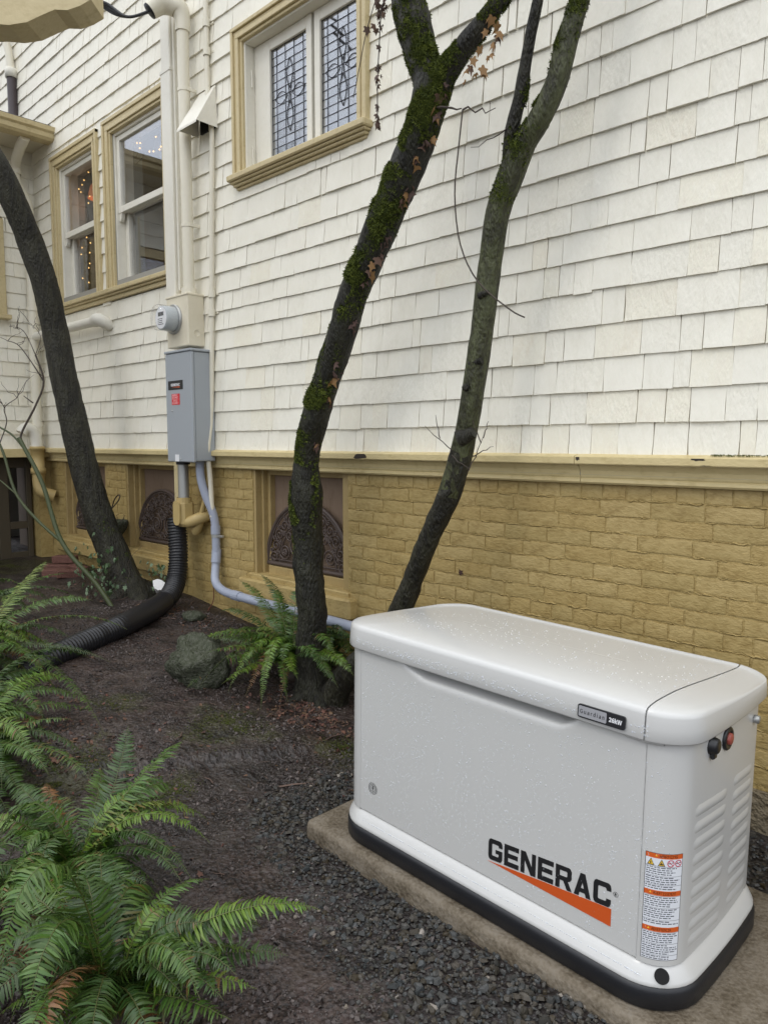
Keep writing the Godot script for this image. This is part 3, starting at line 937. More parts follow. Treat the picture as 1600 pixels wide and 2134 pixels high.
func leaded_window(house: Node3D) -> void:
	var w := sub("leaded_window", house)
	w.set_meta("label", "pair of leaded casements with flower pattern in a deep tan casing")
	var x0 := -3.915
	var x1 := -2.745
	var y0 := 3.066
	var y1 := 3.93
	casing(w, "casing", M.trim_paint, x0, y0, x1, y1, 0.088, SZ, 0.085)
	# sill with stepped moulding under it
	var st := new_st()
	bbox(st, Vector3(x0 - 0.02, y0 - 0.032, 0.0), Vector3(x1 + 0.02, y0 + 0.004, 0.118), 0.006)
	bbox(st, Vector3(x0 - 0.008, y0 - 0.046, 0.0), Vector3(x1 + 0.008, y0 - 0.0325, 0.100), 0.004)
	bbox(st, Vector3(x0 + 0.004, y0 - 0.062, 0.0), Vector3(x1 - 0.004, y0 - 0.0465, 0.084), 0.004)
	bbox(st, Vector3(x0 + 0.014, y0 - 0.078, 0.0), Vector3(x1 - 0.014, y0 - 0.0625, 0.066), 0.004)
	obj("sill", st, M.trim_paint, w)
	# reveal and casements
	var a := x0 + 0.088
	var b := x1 - 0.088
	var t := y1 - 0.088
	st = new_st()
	bbox(st, Vector3(a - 0.02, y0, -0.15), Vector3(a + 0.012, t + 0.02, 0.045), 0.003)
	bbox(st, Vector3(b - 0.012, y0, -0.15), Vector3(b + 0.02, t + 0.02, 0.045), 0.003)
	bbox(st, Vector3(a + 0.012, t - 0.012, -0.15), Vector3(b - 0.012, t + 0.02, 0.044), 0.003)
	bbox(st, Vector3(a + 0.012, y0 - 0.01, -0.15), Vector3(b - 0.012, y0 + 0.012, 0.03), 0.003)
	obj("reveal", st, M.white_paint, w)
	st = new_st()
	for q in [3.19, 3.64]:
		tube(st, [Vector3(a + 0.017, q - 0.05, 0.0), Vector3(a + 0.017, q + 0.05, 0.0)], 0.005, 8)
	obj("bolt", st, M.white_paint, w)
	var mid := -3.272
	var zf := -0.035
	for side in 2:
		var fa := (a + 0.014) if side == 0 else mid + 0.012
		var fb := (mid - 0.012) if side == 0 else b - 0.014
		var ga := -3.665 if side == 0 else -3.212
		var gb := -3.33 if side == 0 else -2.872
		var gy0 := 3.152
		var gy1 := 3.765
		var fr := new_st()
		bbox(fr, Vector3(fa, y0 + 0.013, zf - 0.035), Vector3(ga, t - 0.013, zf + 0.012), 0.003)
		bbox(fr, Vector3(gb, y0 + 0.013, zf - 0.035), Vector3(fb, t - 0.013, zf + 0.012), 0.003)
		bbox(fr, Vector3(ga, y0 + 0.013, zf - 0.035), Vector3(gb, gy0, zf + 0.011), 0.003)
		bbox(fr, Vector3(ga, gy1, zf - 0.035), Vector3(gb, t - 0.013, zf + 0.011), 0.003)
		obj("casement", fr, M.white_paint, w)
		# glass quarries, each bedded at its own slight angle, and lead cames between them
		var cols := 5
		var rows := 13
		var xs := [ga]
		xs.append(ga + 0.045)
		for i in range(1, cols - 1):
			xs.append(ga + 0.045 + (gb - ga - 0.09) * i / (cols - 2.0) )
		xs.append(gb - 0.045)
		xs.append(gb)
		var pw := 0.0
		var ql := new_st()
		flat(ql)
		box(ql, Vector3(-0.5, -0.5, -0.0015), Vector3(0.5, 0.5, 0.0015))
		var qmesh := done(ql)
		for i in xs.size() - 1:
			for j in rows:
				var h := (gy1 - gy0) / rows
				pw = xs[i + 1] - xs[i]
				if pw < 0.004:
					continue
				var o := put("pane", qmesh, M.leaded_glass, w, Vector3((xs[i] + xs[i + 1]) * 0.5, gy0 + h * (j + 0.5), zf - 0.008))
				o.basis = Basis(Vector3.RIGHT, rr(-0.022, 0.022)) * Basis(Vector3.UP, rr(-0.022, 0.022)) * Basis.from_scale(Vector3(pw * 1.0, h * 1.0, 1))
		var ld := new_st()
		for i in range(0, xs.size()):
			tube(ld, [Vector3(xs[i], gy0, zf - 0.006), Vector3(xs[i], gy1, zf - 0.006)], 0.0024, 6, false)
		for j in rows + 1:
			var yy := gy0 + (gy1 - gy0) * j / rows
			tube(ld, [Vector3(ga, yy, zf - 0.006), Vector3(gb, yy, zf - 0.006)], 0.0022, 6, false)
		var c := Vector2((ga + gb) * 0.5, (gy0 + gy1) * 0.5 + 0.01)
		var petals := []
		petals += leaf_curve(c + Vector2(0, 0.035), Vector2(0, 1), 0.17, 0.028)
		petals += leaf_curve(c - Vector2(0, 0.035), Vector2(0, -1), 0.17, 0.028)
		petals += leaf_curve(c + Vector2(0.022, 0), Vector2(1, 0.06), 0.115, 0.034)
		petals += leaf_curve(c - Vector2(0.022, 0), Vector2(-1, 0.06), 0.115, 0.034)
		petals += [[c + Vector2(-0.03, 0.11), c + Vector2(-0.012, 0.05), c + Vector2(-0.004, 0), c + Vector2(-0.012, -0.05), c + Vector2(-0.03, -0.11)]]
		petals += [[c + Vector2(0.03, 0.11), c + Vector2(0.012, 0.05), c + Vector2(0.004, 0), c + Vector2(0.012, -0.05), c + Vector2(0.03, -0.11)]]
		for p in petals:
			var q := []
			for v in p:
				q.append(Vector3(v.x, v.y, zf - 0.004))
			tube(ld, q, 0.0022, 6)
		obj("lead_came", ld, M.lead, w)

var fan_mesh: ArrayMesh

func spiral(st: SurfaceTool, c: Vector2, r: float, a0: float, turns: float, z: float, th: float) -> void:
	var pts := []
	var n := int(14 * absf(turns)) + 6
	for i in n + 1:
		var t := float(i) / n
		var a := a0 + turns * TAU * t
		var q := r * (1.0 - 0.86 * t)
		pts.append(Vector3(c.x + cos(a) * q, c.y + sin(a) * q, z))
	tube(st, pts, th, 5)

func fan_grille() -> ArrayMesh:
	# half-round cast panel of scrolls, 0.8 wide, 0.41 high, base at y 0
	var st := new_st()
	var W := 0.40
	var H := 0.41
	var arc := func(f: float) -> Array:
		var p := []
		for i in 33:
			var a := PI * i / 32.0
			p.append(Vector3(cos(a) * W * f, sin(a) * H * f, 0.012))
		return p
	tube(st, arc.call(1.0), 0.013, 6)
	tube(st, arc.call(0.955), 0.006, 5)
	tube(st, arc.call(0.68), 0.006, 5)
	tube(st, [Vector3(-W, 0, 0.014), Vector3(W, 0, 0.014)], 0.014, 8)
	tube(st, [Vector3(-W, 0.028, 0.01), Vector3(W, 0.028, 0.01)], 0.006, 6)
	# big scrolls in the inner half
	for s in [-1.0, 1.0]:
		spiral(st, Vector2(s * 0.10, 0.135), 0.088, PI / 2 if s > 0 else PI / 2, s * 2.1, 0.012, 0.0075)
		spiral(st, Vector2(s * 0.215, 0.085), 0.055, PI, s * -1.9, 0.012, 0.0065)
		spiral(st, Vector2(s * 0.045, 0.235), 0.04, -PI / 2, s * -1.7, 0.012, 0.006)
		spiral(st, Vector2(s * 0.17, 0.19), 0.035, 0, s * 1.6, 0.012, 0.006)
		spiral(st, Vector2(s * 0.03, 0.06), 0.032, 0.5, s * 1.5, 0.012, 0.006)
	# ring of small scrolls and flowers between the arches
	for i in 13:
		var a := PI * (i + 0.5) / 13.0
		var c := Vector2(cos(a) * W * 0.815, sin(a) * H * 0.815)
		spiral(st, c, 0.043, a + PI * 0.5, 1.7 if i % 2 else -1.7, 0.012, 0.0062)
		var c2 := Vector2(cos(a + 0.12) * W * 0.89, sin(a + 0.12) * H * 0.89)
		spiral(st, c2, 0.018, a, 1.4, 0.014, 0.005)
		var c3 := Vector2(cos(a - 0.12) * W * 0.735, sin(a - 0.12) * H * 0.735)
		spiral(st, c3, 0.018, a, -1.4, 0.014, 0.005)
	for q in [Vector2(0.10, 0.135), Vector2(-0.10, 0.135), Vector2(0.215, 0.085), Vector2(-0.215, 0.085), Vector2(0, 0.19)]:
		for k in 5:
			var a := TAU * k / 5.0
			lathe(st, Vector3(q.x + cos(a) * 0.013, q.y + sin(a) * 0.013, 0.01), Vector3.BACK, [[0.0, 0.009], [0.008, 0.008], [0.011, 0.0]], 6)
	return done(st)

func basement_window(house: Node3D, x0: float, x1: float, fan_x: float, label: String) -> void:
	var w := sub("basement_window", house)
	w.set_meta("label", label)
	var y0 := 0.575
	var y1 := 1.30
	# wooden frame, set back
	var st := new_st()
	bbox(st, Vector3(x0, y0, -0.15), Vector3(x0 + 0.022, y1, -0.004), 0.003)
	bbox(st, Vector3(x0 + 0.022, y0, -0.15), Vector3(x0 + 0.042, y1, -0.05), 0.003)
	bbox(st, Vector3(x0 + 0.042, y0, -0.15), Vector3(x0 + 0.07, y1, -0.085), 0.003)
	bbox(st, Vector3(x1 - 0.06, y0, -0.15), Vector3(x1, y1, -0.02), 0.003)
	bbox(st, Vector3(x0 + 0.07, y1 - 0.075, -0.15), Vector3(x1 - 0.06, y1, -0.085), 0.003)
	bbox(st, Vector3(x0 + 0.07, y0, -0.15), Vector3(x1 - 0.06, y0 + 0.06, -0.065), 0.003)
	obj("frame", st, M.basement_trim, w)
	st = new_st()
	box(st, Vector3(x0 + 0.06, y0 + 0.05, -0.19), Vector3(x1 - 0.05, y1 - 0.07, -0.125))
	obj("board", st, M.panel_board, w)
	var g := put("grille", fan_mesh, M.grille_brown, w, Vector3(fan_x - 0.01, 0.652, -0.098))
	g.scale = Vector3(1, 1, 1)
	# projecting brick sill
	st = new_st()
	bbox(st, Vector3(x0 - 0.10, 0.435, -0.14), Vector3(x1 + 0.075, 0.555, 0.062), 0.012)
	bbox(st, Vector3(x0 - 0.04, 0.545, -0.14), Vector3(x1 + 0.02, 0.585, 0.02), 0.008)
	obj("sill", st, M.brick_paint_2, w)

func build_house() -> void:
	for k in 12:
		shingle_meshes.append(shingle_mesh(k))
	for k in 10:
		brick_meshes.append(brick_mesh(k))
	fan_mesh = fan_grille()
	var house := thing("house", "cream shingled house on an ochre painted brick basement wall", "house", Vector3(-3.5, 0.2, 0))
	house.position = Vector3.ZERO
	# --- wall cores
	var st := new_st()
	var holes := [[-6.60, 2.70, -5.86, 3.80], [-5.55, 2.70, -4.78, 3.80], [-3.86, 3.03, -2.80, 3.88]]
	slab(st, -9.4, 1.8, 1.30, 6.4, -0.2, SZ, holes)
	obj("wall", st, M.shingle_back, house)
	st = new_st()
	var bholes := [[-3.875, 0.5, -2.98, 1.30], [-5.60, 0.5, -4.76, 1.30], [-6.80, 0.5, -5.955, 1.30]]
	slab(st, -7.5, 1.8, 0.16, 1.299, -0.22, -0.0045, bholes)
	obj("mortar", st, M.mortar_paint, house)
	st = new_st()
	box(st, Vector3(-7.5, -0.6, -0.25), Vector3(1.8, 0.159, 0.012))
	obj("foundation", st, M.foundation_stone, house)
	# back, sides and roof close the volume
	st = new_st()
	box(st, Vector3(-9.4, -0.5, -7.0), Vector3(1.8, 6.4, -6.8))
	box(st, Vector3(1.6, -0.5, -6.8), Vector3(1.8, 6.4, -0.25))
	box(st, Vector3(-9.4, 0.0, -6.8), Vector3(-9.2, 6.4, -0.21))
	obj("side_wall", st, M.shingle_back, house)
	st = new_st()
	prism(st, PackedVector2Array([Vector2(-7.1, 6.4), Vector2(0.12, 6.4), Vector2(-3.4, 9.2)]), Vector3(1.9, 0, 0), Vector3(0, 0, 1), Vector3(0, 1, 0), 11.4)
	obj("roof", st, M.roof_shingle, house)
	# --- shingles
	var skip := [[-6.66, 2.55, -5.785, 3.86], [-5.65, 2.55, -4.70, 3.86], [-3.88, 3.0, -2.79, 3.90]]
	var sh := lay_shingles(-9.35, 1.7, row_list(5.95), skip)
	var eye := Vector3(0, 1.43, 2.8)
	for s in sh:
		var d := Vector3(s[0], s[1], 0.05).distance_to(eye)
		var uu: float = s[0]
		var seen := 1.0 if uu < -0.74 and uu > -8.0 else 0.05
		var vv: float = s[1] + s[3]
		if vv > 1.43 + 1.02 * absf(uu) * 0.72 + 1.0:
			seen *= 0.1
		s.append(s[2] * s[3] * 2.85 / (d * d * d) * seen)
	sh.sort_custom(func(p, q): return p[8] > q[8])
	var rest := new_st()
	var tone_lin := [Color(0.86, 0.828, 0.722), Color(0.855, 0.822, 0.715), Color(0.865, 0.834, 0.73), Color(0.858, 0.826, 0.72), Color(0.86, 0.826, 0.716), Color(0.855, 0.82, 0.708)]
	var arrs := []
	for m in shingle_meshes:
		arrs.append(m.surface_get_arrays(0))
	for i in sh.size():
		var s: Array = sh[i]
		var xf := Transform3D(Basis(Vector3.BACK, s[7]) * Basis.from_scale(Vector3(s[2], s[3], s[4])), Vector3(s[0], s[1], SZ + 0.002))
		if i < 300:
			var o := put("shingle", shingle_meshes[s[6]], M["shingle_paint_%d" % s[5]], house)
			o.transform = xf
		else:
			stamp(rest, arrs[s[6]], xf, tone_lin[s[5]])
	var r := MeshInstance3D.new()
	r.name = "far_shingles"
	r.mesh = rest.commit()
	r.material_override = M.shingle_paint_mixed
	r.set_meta("kind", "stuff")
	house.add_child(r)
	# --- bricks
	build_bricks(house, bholes)
	# --- ledge between shingles and brick, in four lengths
	var prof := PackedVector2Array([Vector2(0.0, 1.30), Vector2(0.012, 1.268), Vector2(0.028, 1.262), Vector2(0.036, 1.270), Vector2(0.034, 1.281), Vector2(0.030, 1.286), Vector2(0.034, 1.292), Vector2(0.040, 1.318), Vector2(0.052, 1.338), Vector2(0.053, 1.3445), Vector2(0.088, 1.3445), Vector2(0.090, 1.348), Vector2(0.090, 1.374), Vector2(0.086, 1.378), Vector2(0.03, 1.392), Vector2(-0.03, 1.392), Vector2(-0.03, 1.30)])
	var cuts := [-7.13, -5.3, -3.31, -1.52, 0.35, 1.75]
	for i in cuts.size() - 1:
		st = new_st()
		prism(st, prof, Vector3(cuts[i + 1] - 0.0015, 0, 0), Vector3(0, 0, 1), Vector3(0, 1, 0), cuts[i + 1] - cuts[i] - 0.003)
		obj("ledge", st, M.ledge_paint, house)
	for d in [[-2.79, 1.361, 0.06, 0.022], [-1.505, 1.368, 0.012, 0.012], [-1.02, 1.371, 0.035, 0.008], [-0.99, 1.346, 0.03, 0.004], [-2.06, 1.371, 0.05, 0.006]]:
		st = new_st()
		flat(st)
		var pg := PackedVector2Array()
		for k in 14:
			var an := TAU * k / 14.0
			var q := rr(0.6, 1.0)
			pg.append(Vector2(cos(an) * d[2] * q, clampf(sin(an) * d[3] * q, 1.3465 - d[1], 1.3735 - d[1])))
		prism(st, pg, Vector3(d[0], d[1], 0.0892), Vector3.RIGHT, Vector3.UP, 0.0012)
		obj("bare_wood_patch", st, M.chipped_paint, house)
	# --- windows
	sash_window(house, -6.672, -5.772, 2.635, 3.895, "tan framed sash window nearer the wing with string lights inside")
	sash_window(house, -5.668, -4.688, 2.635, 3.905, "tan framed sash window next to the meter mast with sky mirrored")
	st = new_st()
	bbox(st, Vector3(-6.69, 2.602, 0.0), Vector3(-4.672, 2.636, 0.105), 0.005)
	bbox(st, Vector3(-6.68, 2.585, 0.0), Vector3(-4.682, 2.6015, 0.086), 0.004)
	bbox(st, Vector3(-6.67, 2.552, 0.0), Vector3(-4.69, 2.5845, 0.068), 0.004)
	obj("sill", st, M.trim_paint, house)
	leaded_window(house)
	basement_window(house, -3.872, -2.982, -3.43, "basement window with a brown scrollwork fan behind the mossy forked tree")
	basement_window(house, -5.597, -4.762, -5.165, "basement window with a brown scrollwork fan beside the black hose")
	basement_window(house, -6.797, -5.957, -6.37, "basement window with a brown scrollwork fan behind the leaning dark tree")
	# --- rooms behind the glass
	room(house, Vector3(-7.05, 2.3, -3.4), Vector3(-4.45, 4.75, -0.205), M.room_plaster)
	room(house, Vector3(-4.2, 2.4, -1.6), Vector3(-2.3, 4.4, -0.205), M.cellar_plaster)
	st = new_st()
	rect_frame(st, -6.0, 2.31, -5.1, 4.3, 0.12, 0.02, 0.12, -3.29, -3.25)
	bbox(st, Vector3(-7.04, 2.31, -2.3), Vector3(-6.9, 4.72, -2.15), 0.01)
	obj("door_frame", st, M.room_wood, house)
	st = new_st()
	box(st, Vector3(-5.88, 2.33, -3.295), Vector3(-5.22, 4.18, -3.27))
	obj("doorway", st, M.cellar_plaster, house)

func room(house: Node3D, lo: Vector3, hi: Vector3, m: Material) -> void:
	var st := new_st()
	var t := 0.1
	box(st, Vector3(lo.x - t, lo.y - t, lo.z - t), Vector3(hi.x + t, lo.y, hi.z))
	box(st, Vector3(lo.x - t, hi.y, lo.z - t), Vector3(hi.x + t, hi.y + t, hi.z))
	box(st, Vector3(lo.x - t, lo.y, lo.z - t), Vector3(hi.x + t, hi.y, lo.z))
	box(st, Vector3(lo.x - t, lo.y, lo.z), Vector3(lo.x, hi.y, hi.z))
	box(st, Vector3(hi.x, lo.y, lo.z), Vector3(hi.x + t, hi.y, hi.z))
	obj("room", st, m, house)

func stamp(st: SurfaceTool, arr: Array, xf: Transform3D, col: Color) -> void:
	var v: PackedVector3Array = arr[Mesh.ARRAY_VERTEX]
	var n: PackedVector3Array = arr[Mesh.ARRAY_NORMAL]
	var ix = arr[Mesh.ARRAY_INDEX]
	var nb := xf.basis.inverse().transposed()
	if ix != null and ix.size() > 0:
		for i in ix:
			st.set_color(col)
			st.set_normal((nb * n[i]).normalized())
			st.add_vertex(xf * v[i])
	else:
		for i in v.size():
			st.set_color(col)
			st.set_normal((nb * n[i]).normalized())
			st.add_vertex(xf * v[i])

func build_bricks(house: Node3D, holes: Array) -> void:
	var list := []
	var y := 1.262
	var row := 0
	var bead := new_st()
	while y > 0.2:
		var h := 0.0655 + rr(-0.002, 0.002)
		var header := (row % 8 == 0)
		var x := -7.16 + (0.0 if row % 2 == 0 else 0.11)
		while x < 1.7:
			var w := (0.105 if header else 0.214) + rr(-0.008, 0.008)
			var keep := [[x, x + w]]
			for q in holes:
				if y - h * 0.5 > q[1] and y - h * 0.5 < q[3]:
					var nk := []
					for s in keep:
						if s[1] <= q[0] or s[0] >= q[2]:
							nk.append(s)
						else:
							if s[0] < q[0]:
								nk.append([s[0], q[0]])
							if s[1] > q[2]:
								nk.append([q[2], s[1]])
					keep = nk
			for s in keep:
				if s[1] - s[0] > 0.03:
					list.append([(s[0] + s[1]) * 0.5, y - h * 0.5, s[1] - s[0] - 0.009, h - 0.0075])
			# mortar squeezed out along the bed joint, in ragged lumps
			var bx := x
			while bx < x + w:
				var l := rr(0.02, 0.09)
				var inside := false
				for q in holes:
					if y - h > q[1] - 0.02 and y - h < q[3] and bx + l > q[0] - 0.02 and bx < q[2] + 0.02:
						inside = true
				if rng.randf() < 0.62 and not inside:
					var pts := []
					var rad := []
					var amp := rr(0.0015, 0.0042)
					for k in 6:
						pts.append(Vector3(bx + l * k / 5.0, y - h + rr(-0.0035, 0.0035), -0.003 + rr(-0.001, 0.0022)))
						rad.append(amp * (0.25 if k == 0 or k == 5 else rr(0.7, 1.3)))
					tube(bead, pts, rad, 5, false)
				bx += l
			x += w
		y -= h + 0.0025
		row += 1
	var eye := Vector3(0, 1.43, 2.8)
	for b in list:
		b.append(1.0 / pow(Vector3(b[0], b[1], 0).distance_to(eye), 3.0) * (1.0 if b[0] < -0.72 else 0.02))
	list.sort_custom(func(p, q): return p[4] > q[4])
	var rest := new_st()
	var arrs := []
	for m in brick_meshes:
		arrs.append(m.surface_get_arrays(0))
	for i in list.size():
		var b: Array = list[i]
		var k := rng.randi_range(0, 9)
		var xf := Transform3D(Basis(Vector3.BACK, rr(-0.008, 0.008)) * Basis.from_scale(Vector3(b[2], b[3], rr(0.0035, 0.0058))), Vector3(b[0], b[1], -0.0048 + rr(-0.0008, 0.0008)))
		if i < 300:
			var o := put("brick", brick_meshes[k], M["brick_paint_%d" % rng.randi_range(0, 3)], house)
			o.transform = xf
		else:
			stamp(rest, arrs[k], xf, Color(1, 1, 1))
	var r := MeshInstance3D.new()
	r.name = "other_bricks"
	r.mesh = rest.commit()
	r.material_override = M.brick_paint_0
	r.set_meta("kind", "stuff")
	house.add_child(r)
	obj("mortar_squeeze", bead, M.mortar_paint, house).set_meta("kind", "stuff")

func build_wing() -> void:
	# side wing at right angles, facing +x, with its gutter, door and drain
	var w := thing("house_wing", "low cream shingled side wing with tan gutter and a dark basement door", "house wing", Vector3.ZERO)
	var X := -7.12
	var st := new_st()
	# walls (built along z): doorway between z 0.14 and 1.0
	box(st, Vector3(X - 0.2, 1.345, 0.0), Vector3(X, 4.16, 3.4))
	box(st, Vector3(X - 4.0, 0.2, 3.4), Vector3(X, 4.16, 3.6))
	obj("wall", st, M.shingle_back, w)
	st = new_st()
	box(st, Vector3(X - 0.2, 0.2, 1.05), Vector3(X, 1.344, 3.4))
	box(st, Vector3(X - 0.2, 0.2, 0.0), Vector3(X + 0.004, 1.344, 0.115))
	obj("basement_wall", st, M.brick_paint_1, w)
	st = new_st()
	bbox(st, Vector3(X - 0.02, 1.30, 0.02), Vector3(X + 0.09, 1.378, 3.45), 0.004)
	obj("ledge", st, M.ledge_paint, w)
	# door in the recess
	st = new_st()
	box(st, Vector3(X - 1.2, 0.2, 0.1), Vector3(X - 1.15, 1.4, 1.2))
	box(st, Vector3(X - 1.15, 0.2, 1.1), Vector3(X - 0.2, 1.4, 1.2))
	box(st, Vector3(X - 1.15, 0.2, -0.2), Vector3(X - 0.2, 1.4, -0.1))
	box(st, Vector3(X - 1.2, 1.345, -0.1), Vector3(X - 0.2, 1.5, 1.2))
	obj("porch_room", st, M.cellar_plaster, w)
	st = new_st()
	var dz := 0.135
	for q in [[0.0, 0.045], [0.205, 0.30], [0.72, 0.80]]:
		bbox(st, Vector3(X - 0.16, 0.3, dz + q[0]), Vector3(X - 0.12, 1.30, dz + q[1]), 0.004)
	for q in [[0.32, 0.40], [0.62, 0.69], [1.20, 1.30]]:
		bbox(st, Vector3(X - 0.158, q[0], dz + 0.045), Vector3(X - 0.122, q[1], dz + 0.205), 0.004)
		bbox(st, Vector3(X - 0.158, q[0], dz + 0.30), Vector3(X - 0.122, q[1], dz + 0.72), 0.004)
	obj("door", st, M.door_paint, w)
	st = new_st()
	bbox(st, Vector3(X - 0.25, 0.25, 0.10), Vector3(X + 0.06, 0.335, 1.08), 0.01)
	obj("threshold", st, M.concrete, w)
	# shingles
	var sh := lay_shingles(0.03, 3.38, row_list(4.05), [[0.33, 2.5, 1.25, 3.45]])
	var rest := new_st()
	var arrs := []
	for m in shingle_meshes:
		arrs.append(m.surface_get_arrays(0))
	for s in sh:
		# local x of the lay runs along -z here, seen from +x
		var xf := Transform3D(Basis(Vector3.UP, PI / 2) * Basis.from_scale(Vector3(s[2], s[3], s[4])), Vector3(X + 0.002, s[1], s[0]))
		if s[0] < 0.75:
			var o := put("shingle", shingle_meshes[s[6]], M["shingle_paint_%d" % s[5]], w)
			o.transform = xf
		else:
			stamp(rest, arrs[s[6]], xf, Color(0.857, 0.825, 0.72))
	var r := MeshInstance3D.new()
	r.name = "far_shingles"
	r.mesh = rest.commit()
	r.material_override = M.shingle_paint_mixed
	r.set_meta("kind", "stuff")
	w.add_child(r)
	# window casing
	var cs := new_st()
	bbox(cs, Vector3(X, 2.58, 0.335), Vector3(X + 0.05, 3.42, 0.43), 0.004)
	bbox(cs, Vector3(X, 2.58, 1.15), Vector3(X + 0.05, 3.42, 1.245), 0.004)
	bbox(cs, Vector3(X, 3.33, 0.43), Vector3(X + 0.052, 3.421, 1.15), 0.004)
	bbox(cs, Vector3(X, 2.54, 0.31), Vector3(X + 0.09, 2.579, 1.27), 0.004)
	obj("window_casing", cs, M.trim_paint, w)
	st = new_st()
	box(st, Vector3(X + 0.001, 2.58, 0.43), Vector3(X + 0.008, 3.33, 1.15))
	obj("blind", st, M.room_wood, w)
	st = new_st()
	flat(st)
	quad(st, Vector3(X + 0.02, 2.58, 1.15), Vector3(X + 0.02, 2.58, 0.43), Vector3(X + 0.02, 3.33, 0.43), Vector3(X + 0.02, 3.33, 1.15))
	obj("pane", st, M.window_glass, w)
	# eave, gutter and low roof
	st = new_st()
	box(st, Vector3(X - 0.1, 4.06, 0.04), Vector3(-6.73, 4.09, 3.6))
	obj("soffit", st, M.cream_paint, w)
	st = new_st()
	var gp := PackedVector2Array([Vector2(-6.73, 4.03), Vector2(-6.62, 4.03), Vector2(-6.60, 4.05), Vector2(-6.595, 4.085), Vector2(-6.575, 4.10), Vector2(-6.57, 4.135), Vector2(-6.585, 4.135), Vector2(-6.59, 4.11), Vector2(-6.615, 4.095), Vector2(-6.62, 4.055), Vector2(-6.71, 4.05), Vector2(-6.71, 4.15), Vector2(-6.73, 4.15)])
	prism(st, gp, Vector3(0, 0, 0.045), Vector3.RIGHT, Vector3.UP, 3.55)
	var ge := PackedVector2Array([Vector2(-6.73, 4.03), Vector2(-6.62, 4.03), Vector2(-6.60, 4.05), Vector2(-6.595, 4.085), Vector2(-6.575, 4.10), Vector2(-6.57, 4.135), Vector2(-6.73, 4.135)])
	prism(st, ge, Vector3(0, 0, 0.041), Vector3.RIGHT, Vector3.UP, 0.004)
	obj("gutter", st, M.trim_paint, w)
	st = new_st()
	prism(st, PackedVector2Array([Vector2(-11.2, 5.29), Vector2(-11.2, 5.24), Vector2(-6.66, 4.14), Vector2(-6.64, 4.165), Vector2(-6.68, 4.185)]), Vector3(0, 0, 0.038), Vector3.RIGHT, Vector3.UP, 3.65)
	obj("roof", st, M.roof_shingle, w)

# ------------------------------------------------------------ generator
const GEN_O := Vector3(-1.8325, 0.0714, 1.1584)

func gen_basis() -> Basis:
	return Basis(Vector3.UP, -0.0218) * Basis(Vector3.BACK, -0.0189) * Basis(Vector3.RIGHT, 0.0054)

func build_pad() -> void:
	var st := new_st()
	# slab with worn, rounded arris
	var hw := 0.808
	var hd := 0.385
	var rings := []
	var prof := [[0.0, -0.14], [0.0, -0.02], [0.004, -0.008], [0.012, -0.002], [0.022, 0.0]]
	for p in prof:
		var ring := []
		for c in [[1, 1], [-1, 1], [-1, -1], [1, -1]]:
			var a0: float = [0.0, PI / 2, PI, 3 * PI / 2][rings.size() * 0 + [[1, 1], [-1, 1], [-1, -1], [1, -1]].find(c)]
			for k in 4:
				var a := a0 + PI / 2 * k / 3.0
				var rad: float = 0.03 - p[0]
				ring.append(Vector3(c[0] * (hw - 0.03) + cos(a) * rad, p[1], c[1] * (hd - 0.03) + sin(a) * rad))
		rings.append(ring)
	st.set_smooth_group(1)
	for i in rings.size() - 1:
		for k in 16:
			var k2 := (k + 1) % 16
			quad(st, rings[i][k2], rings[i][k], rings[i + 1][k], rings[i + 1][k2])
	flat(st)
	for k in 16:
		tri3(st, Vector3.ZERO, rings[4][(k + 1) % 16], rings[4][k])
	var o := obj("concrete_pad", st, M.concrete)
	meta(o, "tan concrete slab lying under the white generator", "concrete pad")
	o.basis = gen_basis()
	o.position = GEN_O + gen_basis() * Vector3(0.69, -0.0005, -0.349)

# closed outline of the case seen from above, pulled in by d; corners of radius r
func outline(d: float, r: float, y: float, notch := false, bulge := 0.014) -> Array:
	var L := 1.219
	var Wd := 0.641
	var q := maxf(r, 0.004)
	var pts := []
	var x0 := d
	var x1 := L - d
	var z0 := -Wd + d
	var z1 := -d
	var n := 9
	var corner := func(cx: float, cz: float, a0: float) -> void:
		for k in n + 1:
			var a := a0 + PI / 2 * k / n
			pts.append(Vector3(cx + sin(a) * q, y, cz + cos(a) * q))
	# counter-clockwise seen from above: front edge left to right
	if notch:
		pts.append(Vector3(0.1085, y, z1)); pts.append(Vector3(0.1085, y, z1 - 0.13))
		pts.append(Vector3(1.1135, y, z1 - 0.13)); pts.append(Vector3(1.1135, y, z1))
	corner.call(x1 - q, z1 - q, 0.0)
	for k in range(1, 8):
		pts.append(Vector3(x1, y, lerpf(z1 - q, z0 + q, k / 8.0)))
	corner.call(x1 - q, z0 + q, PI / 2)
	corner.call(x0 + q, z0 + q, PI)
	for k in range(1, 8):
		pts.append(Vector3(x0, y, lerpf(z0 + q, z1 - q, k / 8.0)))
	corner.call(x0 + q, z1 - q, 3 * PI / 2)
	var zc := (z0 + z1) * 0.5
	for i in pts.size():
		var p: Vector3 = pts[i]
		var t := clampf((p.z - zc) / (Wd * 0.5 - d), -1, 1)
		var e := ss(1.219 - d - 0.12, 1.219 - d, p.x) - ss(d + 0.12, d, p.x)
		p.x += bulge * (1.0 - t * t) * e
		pts[i] = p
	return pts

func loft(st: SurfaceTool, rings: Array, smooth := true) -> void:
	for i in rings.size() - 1:
		var a: Array = rings[i]
		var b: Array = rings[i + 1]
		for k in a.size():
			var k2 := (k + 1) % a.size()
			if smooth:
				st.set_smooth_group(1)
			quad(st, a[k], a[k2], b[k2], b[k])

